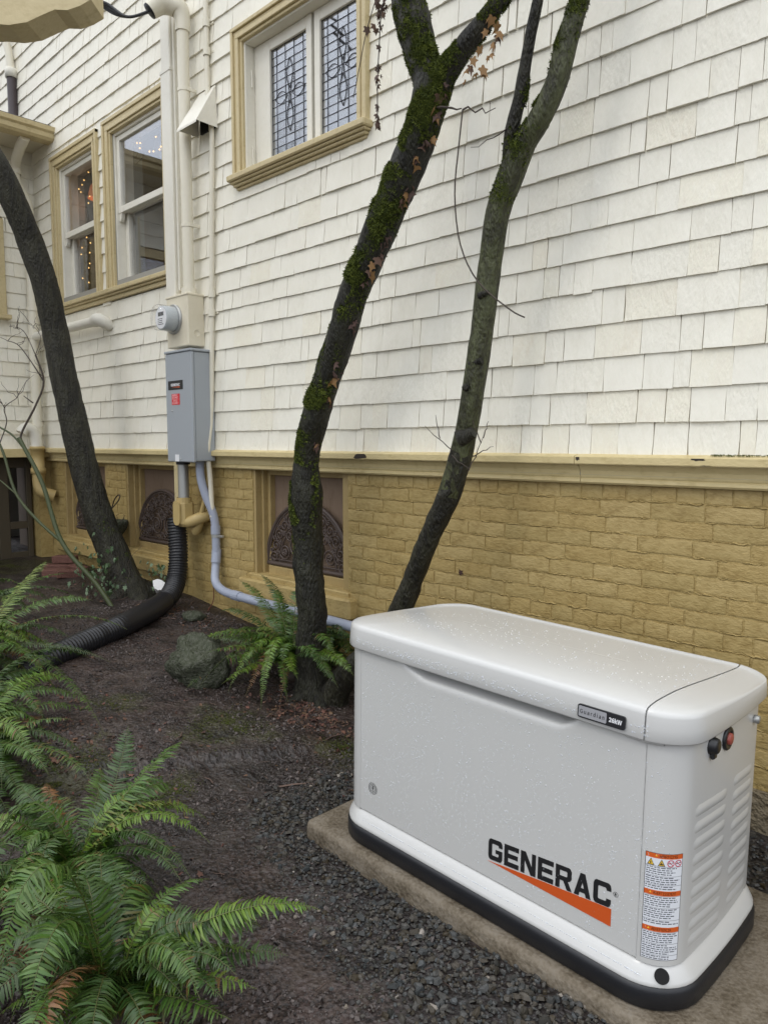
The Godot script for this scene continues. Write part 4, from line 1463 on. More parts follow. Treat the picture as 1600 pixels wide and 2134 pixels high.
func cap(st: SurfaceTool, ring: Array, up: bool) -> void:
	var poly := PackedVector2Array()
	for p in ring:
		poly.append(Vector2(p.x, p.z))
	var idx := Geometry2D.triangulate_polygon(poly)
	flat(st)
	for i in range(0, idx.size(), 3):
		var a: Vector3 = ring[idx[i]]
		var b: Vector3 = ring[idx[i + 1]]
		var c: Vector3 = ring[idx[i + 2]]
		if ((b - a).cross(c - a).y > 0) != up:
			var s := b; b = c; c = s
		tri3(st, a, b, c)

# keep the part of a triangle mesh on one side of the plane x = cut
func clip_x(mesh: ArrayMesh, cut: float, keep_less: bool) -> ArrayMesh:
	var arr := mesh.surface_get_arrays(0)
	var v: PackedVector3Array = arr[Mesh.ARRAY_VERTEX]
	var n: PackedVector3Array = arr[Mesh.ARRAY_NORMAL]
	var ix: PackedInt32Array = arr[Mesh.ARRAY_INDEX] if arr[Mesh.ARRAY_INDEX] != null else PackedInt32Array()
	if ix.is_empty():
		for i in v.size():
			ix.append(i)
	var st := new_st()
	for i in range(0, ix.size(), 3):
		var poly := []
		for k in 3:
			poly.append([v[ix[i + k]], n[ix[i + k]]])
		var out := []
		for k in poly.size():
			var p: Array = poly[k]
			var q: Array = poly[(k + 1) % poly.size()]
			var dp: float = (cut - p[0].x) if keep_less else (p[0].x - cut)
			var dq: float = (cut - q[0].x) if keep_less else (q[0].x - cut)
			if dp >= 0:
				out.append(p)
			if (dp >= 0) != (dq >= 0):
				var t := dp / (dp - dq)
				out.append([p[0].lerp(q[0], t), p[1].lerp(q[1], t).normalized()])
		for k in range(1, out.size() - 1):
			for e in [out[0], out[k], out[k + 1]]:
				st.set_normal(e[1]); st.add_vertex(e[0])
	return st.commit()

func lid_y(h: float, z: float, x: float, wgt: float) -> float:
	# the top falls a little to the back and, less, to both ends
	var back := ss(-0.05, -0.62, z)
	var ends := pow(absf(x - 0.61) / 0.61, 2.6)
	return h - wgt * (0.038 * back + 0.012 * ends)

func text_on(parent: Node3D, called: String, words: String, m: Material, o: Vector3, ux: Vector3, uy: Vector3, w: float, h: float, bold := true, spacing := 0, depth := 0.001) -> void:
	var f := SystemFont.new()
	f.font_names = PackedStringArray(["Droid Sans"])
	f.font_weight = 800 if bold else 400
	var fv := FontVariation.new()
	fv.base_font = f
	fv.spacing_glyph = spacing
	if bold:
		fv.variation_embolden = 0.35
	var t := TextMesh.new()
	t.text = words
	t.font = fv
	t.font_size = 64
	t.pixel_size = 0.01
	t.depth = 0.02
	t.curve_step = 1.0
	var bb := t.get_aabb()
	if bb.size.x < 0.001:
		return
	var n := put(called, t, m, parent)
	var sx := w / bb.size.x
	var sy := h / bb.size.y
	var uz := ux.cross(uy).normalized()
	var b := Basis(ux * sx, uy * sy, uz * (depth / 0.02))
	n.transform = Transform3D(b, o + uz * depth * 0.5 - b * Vector3(bb.position.x, bb.position.y, 0))

const GLYPHS := {"A": "01110100011000111111100011000110001", "C": "01111100001000010000100001000001111", "D": "11110100011000110001100011000111110", "E": "11111100001000011110100001000011111", "G": "01111100001000010111100011000101111", "I": "11111001000010000100001000010011111", "M": "10001110111010110101100011000110001", "N": "10001110011010110011100011000110001", "O": "01110100011000110001100011000101110", "R": "11110100011000111110101001001010001", "S": "01111100001000001110000010000111110", "T": "11111001000010000100001000010000100", "V": "10001100011000110001100010101000100", "W": "10001100011000110101101011101110001", "Y": "10001010100010000100001000010000100", " ": "00000000000000000000000000000000000"}

func stencil(img: Image, words: String, x: int, y: int, sx: int, sy: int, col: Color) -> void:
	for i in words.length():
		var g: String = GLYPHS[words[i]]
		for k in 35:
			if g[k] == "1":
				img.fill_rect(Rect2i(x + (i * 6 + k % 5) * sx, y + int(k / 5.0) * sy, sx, sy), col)

func warning_image() -> ImageTexture:
	var W := 256
	var H := 760
	var img := Image.create(W, H, true, Image.FORMAT_RGB8)
	var paper := Color(0.86, 0.87, 0.885)
	var ink := Color(0.13, 0.13, 0.15)
	var orange := Color(0.80, 0.36, 0.13)
	img.fill(paper)
	var r := RandomNumberGenerator.new()
	r.seed = 8
	var blocks := [[0, "WARNING", 2], [262, "AVERTISSEMENT", 2], [520, "ADVERTENCIA", 2]]
	for b in blocks:
		var y: int = b[0]
		img.fill_rect(Rect2i(0, y, W, 36), orange)
		var n: int = b[1].length()
		var sx := 3 if n < 9 else 2
		stencil(img, b[1], 92 if n < 9 else 64, y + 8, sx, 3, Color(0.1, 0.05, 0.03))
		for k in 14:
			img.fill_rect(Rect2i((70 if n < 9 else 42) - k / 2, y + 8 + k, k + 1, 1), Color(0.95, 0.75, 0.2))
	var parts := [[92, 158], [160, 222], [224, 258], [302, 384], [386, 470], [472, 516], [560, 640], [642, 722], [724, 756]]
	for p in parts:
		img.fill_rect(Rect2i(0, p[0] - 2, W, 2), ink)
		var y: int = p[0] + 5
		while y < p[1] - 9:
			var x := 8
			var end := r.randi_range(170, 248)
			while x < end:
				var l := r.randi_range(8, 34)
				img.fill_rect(Rect2i(x, y, mini(l, end - x), 7), Color(0.33, 0.34, 0.37))
				x += l + 6
			y += 15
	# pictograms
	for t in [36, 106]:
		for k in 48:
			img.fill_rect(Rect2i(t - k / 2 + 0, 40 + k, k + 1, 1), ink)
		for k in 36:
			img.fill_rect(Rect2i(t - k / 2 + 0, 48 + k, k + 1, 1), Color(0.88, 0.72, 0.2))
		img.fill_rect(Rect2i(t - 3, 62, 6, 18), ink)
		if t > 100:
			img.fill_rect(Rect2i(t - 10, 72, 22, 8), ink)
	for t in [168, 222]:
		for yy in range(-25, 26):
			for xx in range(-25, 26):
				var d := sqrt(float(xx * xx + yy * yy))
				if (d < 25 and d > 19) or (d <= 19 and absi(xx - yy) < 4):
					img.set_pixel(t + xx, 65 + yy, Color(0.72, 0.16, 0.26))
				elif d <= 19 and (absi(yy + (6 if xx > 4 else 0)) < 3):
					img.set_pixel(t + xx, 65 + yy, ink)
	for q in [Rect2i(0, 0, W, 3), Rect2i(0, H - 3, W, 3), Rect2i(0, 0, 3, H), Rect2i(W - 3, 0, 3, H)]:
		img.fill_rect(q, ink)
	img.generate_mipmaps()
	return ImageTexture.create_from_image(img)

# wide square-shouldered capitals, each in a box 1 wide and 1 high
func wide_word(parent: Node3D, word: String, o: Vector3, ux: Vector3, uy: Vector3, w: float, h: float, depth: float, m: Material) -> void:
	var c_in := [0.74, 0.68, 0.74, 0.74, 0.70, 0.78, 0.30, 0.78, 0.26, 0.74, 0.26, 0.26, 0.30, 0.22, 0.70, 0.22, 0.74, 0.26]
	var c_out := [1.0, 0.18, 0.95, 0.06, 0.85, 0.0, 0.15, 0.0, 0.05, 0.06, 0.0, 0.18, 0.0, 0.82, 0.05, 0.94, 0.15, 1.0, 0.85, 1.0, 0.95, 0.94, 1.0, 0.82, 1.0, 0.68]
	var shapes := {
		"E": [[0, 0, 1, 0, 1, 0.22, 0.27, 0.22, 0.27, 0.4, 0.93, 0.4, 0.93, 0.61, 0.27, 0.61, 0.27, 0.78, 1, 0.78, 1, 1, 0, 1]],
		"N": [[0, 0, 0.26, 0, 0.26, 0.62, 0.68, 0, 1, 0, 1, 1, 0.74, 1, 0.74, 0.38, 0.32, 1, 0, 1]],
		"A": [[0, 0, 0.28, 0, 0.5, 0.62, 0.5, 1, 0.36, 1], [1, 0, 0.64, 1, 0.5, 1, 0.5, 0.62, 0.72, 0], [0.340, 0.17, 0.660, 0.17, 0.592, 0.36, 0.408, 0.36]],
		"R": [[0, 0, 0.26, 0, 0.26, 1, 0, 1], [0.26, 1, 0.26, 0.8, 0.68, 0.8, 0.72, 0.76, 0.72, 0.60, 0.68, 0.56, 0.26, 0.56, 0.26, 0.36, 0.48, 0.36, 0.72, 0, 1.02, 0, 0.76, 0.38, 0.9, 0.43, 0.98, 0.53, 0.98, 0.86, 0.9, 0.97, 0.8, 1]],
		"C": [c_in + [0.74, 0.34, 1.0, 0.34] + c_out],
		"G": [c_in + [0.74, 0.36, 0.52, 0.36, 0.52, 0.54, 1.0, 0.54] + c_out],
	}
	var st := new_st()
	var n := word.length()
	var cw := w / (n + (n - 1) * 0.14)
	for i in n:
		for q in shapes[word[i]]:
			var poly := PackedVector2Array()
			for k in range(0, q.size(), 2):
				poly.append(Vector2((q[k] + i * 1.14) * cw, q[k + 1] * h))
			prism(st, poly, o, ux, uy, depth)
	obj("lettering", st, m, parent)

func round_rect(w: float, h: float, r: float) -> PackedVector2Array:
	var p := PackedVector2Array()
	for c in [[1, 1, 0.0], [-1, 1, PI / 2], [-1, -1, PI], [1, -1, 3 * PI / 2]]:
		for k in 5:
			var a: float = c[2] + PI / 2 * k / 4.0
			p.append(Vector2(c[0] * (w / 2 - r) + cos(a) * r, c[1] * (h / 2 - r) + sin(a) * r))
	return p

func build_generator() -> void:
	var g := thing("standby_generator", "white home standby generator wet with rain on a concrete slab", "generator", GEN_O)
	g.basis = gen_basis()
	# black base skirt
	var st := new_st()
	var rings := [outline(0.006, 0.13, 0.0), outline(0.0, 0.136, 0.006), outline(0.0, 0.136, 0.046), outline(0.003, 0.133, 0.056), outline(0.010, 0.126, 0.062), outline(0.03, 0.11, 0.063)]
	loft(st, rings)
	obj("base_skirt", st, M.black_base, g)
	# sloped flange above it
	st = new_st()
	rings = [outline(0.0065, 0.125, 0.0612), outline(0.0060, 0.125, 0.066), outline(0.0085, 0.122, 0.071), outline(0.020, 0.108, 0.092), outline(0.030, 0.095, 0.1035), outline(0.036, 0.088, 0.108), outline(0.06, 0.07, 0.1095)]
	loft(st, rings)
	obj("flange", st, M.generator_paint, g)
	# case: corner posts and ends, with a recess for the door
	st = new_st()
	rings = [outline(0.0305, 0.08, 0.107, true), outline(0.0305, 0.08, 0.694, true)]
	for i in rings[0].size():
		var k2: int = (i + 1) % rings[0].size()
		st.set_smooth_group(0xFFFFFFFF if i < 4 or i >= rings[0].size() - 1 else 1)
		quad(st, rings[0][i], rings[0][k2], rings[1][k2], rings[1][i])
	cap(st, rings[1], true)
	obj("case", st, M.generator_paint, g)
	# door with a scooped finger grip under the lid
	st = new_st()
	var zf := -0.0305
	var nx := 80
	var ny := 40
	var xa := 0.1112
	var xb := 1.1108
	var ya := 0.1118
	var yb := 0.689
	var grid := []
	for j in ny + 1:
		var row := []
		for i in nx + 1:
			var u := float(i) / nx
			var x := lerpf(xa, xb, u)
			var vv := float(j) / ny
			var y := lerpf(ya, yb, pow(vv, 0.55))
			var s := ss(0.20, 0.42, x) * ss(0.985, 0.86, x)
			var bot := 0.69 - 0.066 * s
			var dz := 0.013 * ss(bot, bot + 0.03, y) + 0.115 * ss(bot + 0.016, bot + 0.028, y) * ss(0.19, 0.27, x) * ss(0.985, 0.93, x)
			row.append(Vector3(x, y, zf - dz))
		grid.append(row)
	st.set_smooth_group(1)
	for j in ny:
		for i in nx:
			quad(st, grid[j][i], grid[j][i + 1], grid[j + 1][i + 1], grid[j + 1][i])
	flat(st)
	var bz := Vector3(0, 0, -0.011)
	for i in nx:
		quad(st, grid[0][i] + bz, grid[0][i + 1] + bz, grid[0][i + 1], grid[0][i])
	for j in ny:
		quad(st, grid[j][0] + bz, grid[j][0], grid[j + 1][0], grid[j + 1][0] + bz)
		quad(st, grid[j][nx], grid[j][nx] + bz, grid[j + 1][nx] + bz, grid[j + 1][nx])
	var door := obj("door", st, M.generator_paint, g)
	# lid in two pieces with a seam
	st = new_st()
	var lp := [[0.022, 0.676, 0.10, 0.0], [0.013, 0.6762, 0.106, 0.0], [0.011, 0.680, 0.107, 0.0], [0.012, 0.71, 0.107, 0.05], [0.0140, 0.742, 0.106, 0.4], [0.0165, 0.7530, 0.104, 0.6], [0.023, 0.7605, 0.10, 0.85], [0.034, 0.7645, 0.097, 0.97], [0.06, 0.7675, 0.092, 1.0], [0.12, 0.7705, 0.08, 1.0], [0.18, 0.7720, 0.06, 1.0], [0.26, 0.7728, 0.03, 1.0], [0.311, 0.773, 0.005, 1.0]]
	rings = []
	for p in lp:
		var o := outline(p[0], p[2], 0.0, false, 0.016)
		for i in o.size():
			var q: Vector3 = o[i]
			q.y = lid_y(p[1], q.z, q.x, p[3])
			o[i] = q
		rings.append(o)
	loft(st, rings)
	cap(st, rings[rings.size() - 1], true)
	var lid := done(st)
	put("lid", clip_x(lid, 1.1085, true), M.generator_paint, g)
	put("lid_end", clip_x(lid, 1.1125, false), M.generator_paint, g)
	# dark inside of the seam
	st = new_st()
	var under := []
	for p in lp:
		var o := outline(p[0] + 0.006, maxf(p[2] - 0.006, 0.002), 0.0, false, 0.016)
		for i in o.size():
			var q: Vector3 = o[i]
			q.y = lid_y(p[1], q.z, q.x, p[3]) - 0.006
			o[i] = q
		under.append(o)
	loft(st, under)
	put("lid_frame", clip_x(clip_x(done(st), 1.15, true), 1.06, false), M.generator_paint, g)
	# name badge on the lid
	var bd := sub("badge", g, Vector3(1.0005, 0.7055, -0.0098))
	bd.basis = Basis(Vector3.RIGHT, -0.06)
	st = new_st()
	prism(st, round_rect(0.128, 0.034, 0.006), Vector3.ZERO, Vector3.RIGHT, Vector3.UP, 0.0045)
	obj("frame", st, M.black_plastic, bd)
	st = new_st()
	prism(st, round_rect(0.076, 0.0265, 0.003), Vector3(-0.0225, 0, 0.0042), Vector3.RIGHT, Vector3.UP, 0.001)
	obj("plate", st, M.silver_plate, bd)
	text_on(bd, "lettering", "Guardian", M.black_print, Vector3(-0.056, -0.0052, 0.0053), Vector3.RIGHT, Vector3.UP, 0.066, 0.011, false, 14, 0.0006)
	text_on(bd, "lettering", "26kW", M.white_print, Vector3(0.022, -0.006, 0.0046), Vector3.RIGHT, Vector3.UP, 0.034, 0.012, true, 0, 0.0006)
	# big lettering and swoosh printed on the door
	var ux := Vector3(cos(0.095), sin(0.095), 0)
	wide_word(g, "GENERAC", Vector3(0.655, 0.1695, zf + 0.0003), ux, Vector3.UP, 0.384, 0.064, 0.0008, M.black_print)
	st = new_st()
	prism(st, PackedVector2Array([Vector2(0.653, 0.1625), Vector2(0.85, 0.160), Vector2(1.0395, 0.157), Vector2(1.0395, 0.2045), Vector2(0.85, 0.1855)]), Vector3(0, 0, zf + 0.0003), Vector3.RIGHT, Vector3.UP, 0.0007)
	obj("orange_swoosh", st, M.orange_print, g)
	st = new_st()
	ring_mark(st, Vector3(1.0495, 0.249, zf + 0.0003), 0.0062, 0.0009, 1.0)
	obj("registered_mark", st, M.black_print, g)
	text_on(g, "registered_mark", "R", M.black_print, Vector3(1.0472, 0.2455, zf + 0.0003), Vector3.RIGHT, Vector3.UP, 0.0045, 0.0065, true, 0, 0.0006)
	# small round bolt mark
	st = new_st()
	for q in [[0.010, 1.0], [0.0150, 1.0], [0.0195, 1.0]]:
		ring_mark(st, Vector3(0.172, 0.203, zf + 0.0003), q[0], 0.0013, q[1])
	prism(st, PackedVector2Array([Vector2(-0.001, 0.008), Vector2(-0.0045, -0.001), Vector2(-0.0005, -0.001), Vector2(-0.001, -0.008), Vector2(0.0045, 0.0015), Vector2(0.0005, 0.0015), Vector2(0.003, 0.008)]), Vector3(0.172, 0.203, zf + 0.0003), Vector3.RIGHT, Vector3.UP, 0.0006)
	obj("bolt_mark", st, M.black_print, g)
	# warning label wrapped round the corner post
	var lm := mat("warning_print", Color(1, 1, 1), 0.45)
	lm.albedo_texture = warning_image()
	var ol := outline(0.0299, 0.0806, 0.0)
	var path := [Vector3(1.1205, 0, -0.0299)]
	for p in ol.slice(0, 8):
		if p.x > 1.121:
			path.append(p)
	st = new_st()
	st.set_smooth_group(1)
	var tot := 0.0
	var ls := [0.0]
	for i in path.size() - 1:
		tot += path[i].distance_to(path[i + 1])
		ls.append(tot)
	for i in path.size() - 1:
		var u0: float = ls[i] / tot
		var u1: float = ls[i + 1] / tot
		var a: Vector3 = path[i] + Vector3(0, 0.122, 0)
		var b: Vector3 = path[i + 1] + Vector3(0, 0.122, 0)
		var c: Vector3 = path[i + 1] + Vector3(0, 0.398, 0)
		var d: Vector3 = path[i] + Vector3(0, 0.398, 0)
		for e in [[a, u0, 1.0], [c, u1, 0.0], [b, u1, 1.0], [a, u0, 1.0], [d, u0, 0.0], [c, u1, 0.0]]:
			st.set_uv(Vector2(e[1], e[2])); st.add_vertex(e[0])
	obj("warning_label", st, lm, g)
	# round cap and shut-off button on the end
	var ex := func(z: float) -> float: return 1.1885 + 0.014 * (1.0 - pow((z + 0.3205) / 0.29, 2.0))
	st = new_st()
	var zc := -0.192
	lathe(st, Vector3(ex.call(zc) - 0.003, 0.640, zc), Vector3.RIGHT, [[0.0, 0.024], [0.006, 0.024], [0.008, 0.021], [0.018, 0.0195], [0.021, 0.016], [0.021, 0.0]], 20)
	bbox(st, Vector3(ex.call(zc), 0.606, zc - 0.011), Vector3(ex.call(zc) + 0.012, 0.628, zc + 0.011), 0.004)
	obj("socket_cap", st, M.black_plastic, g)
	zc = -0.287
	var bt := sub("stop_button", g, Vector3(ex.call(zc) - 0.002, 0.630, zc))
	st = new_st()
	lathe(st, Vector3.ZERO, Vector3.RIGHT, [[0.0, 0.031], [0.006, 0.031], [0.009, 0.028], [0.009, 0.0185], [0.006, 0.0175], [0.006, 0.0]], 24)
	obj("bezel", st, M.black_plastic, bt)
	st = new_st()
	lathe(st, Vector3(0.005, 0, 0), Vector3.RIGHT, [[0.0, 0.0155], [0.008, 0.015], [0.01, 0.012], [0.01, 0.0]], 20)
	obj("push_button", st, M.red_button, bt)
	# slanted louvres pressed into the end, two columns
	for col in 2:
		for k in 9:
			var za := -0.118 - col * 0.235
			var zb := za - (0.20 if col == 0 else 0.165)
			var y0 := 0.472 - 0.0425 * k
			st = new_st()
			st.set_smooth_group(1)
			var pts := []
			for j in 7:
				var row := []
				for i in 9:
					var u := i / 8.0
					var z := lerpf(za, zb, u)
					var v := j / 6.0
					var yy := y0 + 0.036 * v - 0.014 * u + 0.018 * 0
					var prof: float = [0.0, 0.55, 0.95, 1.0, 0.8, 0.35, 0.0][j]
					var edge := ss(0.0, 0.09, u) * ss(1.0, 0.91, u)
					row.append(Vector3(ex.call(z) - 0.0012 + 0.0042 * prof * edge, yy, z))
				pts.append(row)
			for j in 6:
				for i in 8:
					quad(st, pts[j][i], pts[j][i + 1], pts[j + 1][i + 1], pts[j + 1][i])
			obj("louvre", st, M.generator_paint, g)
	# lifting hole in the flange corner
	st = new_st()
	lathe(st, Vector3(1.1675, 0.0835, -0.0485), Vector3(0.50, 0.68, 0.53), [[0.0, 0.0], [0.0, 0.0175], [0.0065, 0.0175], [0.0065, 0.0]], 24, false)
	obj("lifting_hole", st, M.hole_dark, g)
	st = new_st()
	lathe(st, Vector3(1.199, 0.62, -0.50), Vector3.RIGHT, [[0.0, 0.012], [0.012, 0.011], [0.014, 0.0]], 16)
	obj("lid_lock", st, M.galvanised, g)
	rain(g)

func ring_mark(st: SurfaceTool, c: Vector3, r: float, w: float, share: float) -> void:
	for part in (1 if share >= 1.0 else 2):
		var n := 20
		var a0 := -PI * share * 0.5 + part * PI
		var poly := PackedVector2Array()
		for i in n + 1:
			var a := a0 + (TAU if share >= 1.0 else PI * share) * i / n
			poly.append(Vector2(cos(a), sin(a)) * (r + w * 0.5))
		for i in n + 1:
			var a := a0 + (TAU if share >= 1.0 else PI * share) * (n - i) / n
			poly.append(Vector2(cos(a), sin(a)) * (r - w * 0.5))
		if share >= 1.0:
			for i in n:
				var q := PackedVector2Array([poly[i], poly[i + 1], poly[2 * n - i], poly[2 * n + 1 - i]])
				prism(st, q, c, Vector3.RIGHT, Vector3.UP, 0.0005)
		else:
			prism(st, poly, c, Vector3.RIGHT, Vector3.UP, 0.0005)

func rain(g: Node3D) -> void:
	# beads of rain: flat domes of water
	var st := new_st()
	lathe(st, Vector3.ZERO, Vector3.BACK, [[-0.25, 0.0], [-0.25, 0.9], [0.0, 1.0], [0.28, 0.92], [0.52, 0.70], [0.66, 0.36], [0.70, 0.0]], 8)
	var drop := done(st)
	var xf := []
	var add := func(p: Vector3, nrm: Vector3, r: float) -> void:
		var s := nrm.cross(Vector3.UP if absf(nrm.y) < 0.9 else Vector3.RIGHT).normalized()
		var t := nrm.cross(s)
		xf.append(Transform3D(Basis(s * r, t * r * rr(0.9, 1.3), nrm * r), p))
	var dn := FastNoiseLite.new()
	dn.seed = 44
	dn.frequency = 9.0
	while xf.size() < 3300:
		var x := rr(0.112, 1.19)
		var y := rr(0.115, 0.63)
		var dens := 0.45 + 1.3 * dn.get_noise_2d(x * 1.6, y * 0.5) + 0.25 * (1.0 - absf(y - 0.38) / 0.3)
		if rng.randf() > dens:
			continue
		var p := Vector3(x, y, -0.0303)
		var nn := Vector3.BACK
		if x > 1.109:
			var a := (x - 1.109) / 0.08 * 0.9
			p = Vector3(1.109 + sin(a) * 0.0802, y, -0.1105 + cos(a) * 0.0802)
			nn = Vector3(sin(a), 0, cos(a))
		add.call(p, nn, rr(0.0006, 0.0013) if rng.randf() < 0.9 else rr(0.0013, 0.0021))
	for i in 900:
		var x := rr(0.1, 1.12)
		var t := rng.randf()
		var lpz := lerpf(-0.011, -0.026, t * t)
		add.call(Vector3(x, lid_y(lerpf(0.69, 0.752, t), lpz, x, t * t * 0.8), lpz + 0.0005), Vector3(0, t * t * 0.8, 1).normalized(), rr(0.0008, 0.002))
	for i in 350:
		var x := rr(0.1, 1.13)
		var z := rr(-0.10, -0.52)
		add.call(Vector3(x, lid_y(0.7712, z, x, 1.0) + 0.001, z), Vector3.UP, rr(0.0008, 0.0018))
	for i in 350:
		var x := rr(0.14, 1.13)
		add.call(Vector3(x, 0.084, -0.0154), Vector3(0, 0.5, 0.86), rr(0.0008, 0.0017))
	copies("raindrops", drop, M.water, xf, [], g)

# ------------------------------------------------------------ pipes and boxes on the wall
func band(st: SurfaceTool, p: Vector3, dir: Vector3, r: float, w: float) -> void:
	lathe(st, p - dir * w * 0.5, dir, [[0.0, r * 0.9], [0.0, r], [w, r], [w, r * 0.9]], 16, false)

func string_of(fl: Node3D, at: Array, bulb: Mesh, bm: Material) -> void:
	var p := at.map(func(v): return v - fl.position)
	var st := new_st()
	tube(st, catmull(p, 4), 0.0015, 5)
	obj("cord", st, M.cable, fl)
	for v in p:
		put("fairy_bulb_light", bulb, bm, fl, v)

func build_services() -> void:
	# --- grey transfer switch cabinet
	var t := thing("switch_cabinet", "tall grey metal transfer switch cabinet under the round meter", "electrical box", Vector3(-4.365, 1.31, 0.05))
	var st := new_st()
	bbox(st, Vector3(-0.155, 0.0, 0.005), Vector3(0.155, 0.715, 0.155), 0.005)
	obj("cabinet", st, M.grey_enamel, t)
	st = new_st()
	bbox(st, Vector3(-0.163, -0.006, 0.156), Vector3(0.163, 0.716, 0.180), 0.006)
	obj("cover", st, M.grey_enamel, t)
	st = new_st()
	bbox(st, Vector3(-0.166, 0.7165, 0.0), Vector3(0.166, 0.733, 0.186), 0.004)
	obj("rain_cap", st, M.grey_enamel, t)
	var pl := sub("name_plate", t, Vector3(-0.035, 0.505, 0.1805))
	st = new_st()
	box(st, Vector3(-0.092, -0.030, 0), Vector3(0.092, 0.030, 0.0012))
	obj("plate", st, M.black_print, pl)
	wide_word(pl, "GENERAC", Vector3(-0.055, -0.006, 0.0013), Vector3.RIGHT, Vector3.UP, 0.11, 0.017, 0.0006, M.white_print)
	st = new_st()
	prism(st, PackedVector2Array([Vector2(-0.055, -0.011), Vector2(0.055, -0.018), Vector2(0.055, -0.010)]), Vector3(0, 0, 0.0013), Vector3.RIGHT, Vector3.UP, 0.0005)
	obj("orange_swoosh", st, M.orange_print, pl)
	var im := Image.create(160, 170, true, Image.FORMAT_RGB8)
	im.fill(Color(0.80, 0.17, 0.20))
	var wc := Color(0.96, 0.85, 0.85)
	stencil(im, "EMERGENCY", 12, 8, 2, 4, wc)
	stencil(im, "DISCONNECT", 12, 44, 2, 4, wc)
	stencil(im, "SERVICE", 30, 92, 2, 4, wc)
	stencil(im, "DISCONNECT", 12, 130, 2, 4, wc)
	im.fill_rect(Rect2i(0, 82, 160, 2), wc)
	im.generate_mipmaps()
	var rm := mat("red_sticker_print", Color(1, 1, 1), 0.5)
	rm.albedo_texture = ImageTexture.create_from_image(im)
	st = new_st()
	flat(st)
	quad_uv(st, Vector3(-0.086, 0.375, 0.1812), Vector3(0.016, 0.375, 0.1812), Vector3(0.016, 0.448, 0.1812), Vector3(-0.086, 0.448, 0.1812))
	obj("red_sticker", st, rm, t)
	st = new_st()
	box(st, Vector3(-0.062, -0.002, 0.1802), Vector3(-0.012, 0.044, 0.1812))
	obj("white_tag", st, M.white_print, t)
	st = new_st()
	lathe(st, Vector3(-0.085, 0.335, 0.180), Vector3.BACK, [[0.0, 0.006], [0.004, 0.005], [0.004, 0.0]], 10)
	lathe(st, Vector3(0.005, 0.012, 0.180), Vector3.BACK, [[0.0, 0.005], [0.004, 0.004], [0.004, 0.0]], 10)
	obj("screw", st, M.galvanised, t)
	# --- meter
	var m := thing("electric_meter", "round glass electric meter on a cream metal socket box", "electric meter", Vector3(-4.45, 2.075, 0.05))
	st = new_st()
	bbox(st, Vector3(-0.135, 0.0, 0.0), Vector3(0.135, 0.335, 0.125), 0.005)
	bbox(st, Vector3(-0.139, 0.328, 0.0), Vector3(0.139, 0.342, 0.131), 0.003)
	obj("socket_box", st, M.cream_paint, m)
	st = new_st()
	lathe(st, Vector3(0.1352, 0.085, 0.06), Vector3.RIGHT, [[0.0, 0.026], [0.0015, 0.025], [0.0015, 0.022], [0.0006, 0.0215], [0.0006, 0.0]], 20)
	obj("knockout", st, M.cream_paint, m)
	var mc := Vector3(-0.035, 0.185, 0.125)
	st = new_st()
	lathe(st, mc, Vector3.BACK, [[0.0, 0.098], [0.016, 0.098], [0.018, 0.093], [0.018, 0.085]], 28)
	obj("sealing_ring", st, M.galvanised, m)
	st = new_st()
	lathe(st, mc, Vector3.BACK, [[0.0, 0.083], [0.095, 0.080], [0.098, 0.077], [0.098, 0.0]], 28)
	obj("meter_body", st, M.meter_grey, m)
	st = new_st()
	lathe(st, mc, Vector3.BACK, [[0.099, 0.071], [0.1005, 0.071], [0.1005, 0.0]], 28, false)
	obj("dial_face", st, M.white_print, m)
	st = new_st()
	box(st, mc + Vector3(-0.035, 0.012, 0.1003), mc + Vector3(0.035, 0.038, 0.1017))
	for k in 4:
		box(st, mc + Vector3(-0.04, -0.008 - k * 0.012, 0.1003), mc + Vector3(rr(0.01, 0.04), -0.004 - k * 0.012, 0.1012))
	obj("dial_print", st, M.cable, m)
	st = new_st()
	lathe(st, mc, Vector3.BACK, [[0.02, 0.0865], [0.128, 0.0845], [0.136, 0.080], [0.140, 0.070], [0.141, 0.0]], 32)
	obj("glass_dome", st, M.meter_glass, m)
	# --- service mast with weatherhead
	var s := thing("service_mast", "cream round conduit rising from the meter to a weatherhead", "conduit", Vector3(-4.385, 2.418, 0.12))
	st = new_st()
	cyl(st, Vector3(0, 0, 0), Vector3(0, 1.70, 0), 0.038, 20)
	obj("pipe", st, M.pipe_paint, s)
	st = new_st()
	band(st, Vector3(0, 0.02, 0), Vector3.UP, 0.050, 0.04)
	obj("hub", st, M.pipe_paint, s)
	for y in [0.445, 1.30]:
		st = new_st()
		band(st, Vector3(0, y, 0), Vector3.UP, 0.0415, 0.022)
		bbox(st, Vector3(0.03, y - 0.011, -0.085), Vector3(0.075, y + 0.011, -0.075), 0.002)
		bbox(st, Vector3(0.036, y - 0.011, -0.08), Vector3(0.044, y + 0.011, 0.01), 0.002)
		obj("strap", st, M.pipe_paint, s)
	st = new_st()
	tube(st, catmull([Vector3(0, 1.66, 0), Vector3(0, 1.74, 0), Vector3(-0.012, 1.80, 0.02), Vector3(-0.06, 1.82, 0.10), Vector3(-0.10, 1.76, 0.17)], 5), lerp_list([0.046, 0.05, 0.062, 0.066, 0.05], 5), 16)
	obj("weatherhead", st, M.pipe_paint, s)
	st = new_st()
	lathe(st, Vector3(-0.095, 1.768, 0.162), Vector3(-0.35, -0.62, 0.55), [[0.0, 0.05], [0.02, 0.048], [0.024, 0.03], [0.024, 0.0]], 16)
	obj("cable_plate", st, M.cable, s)
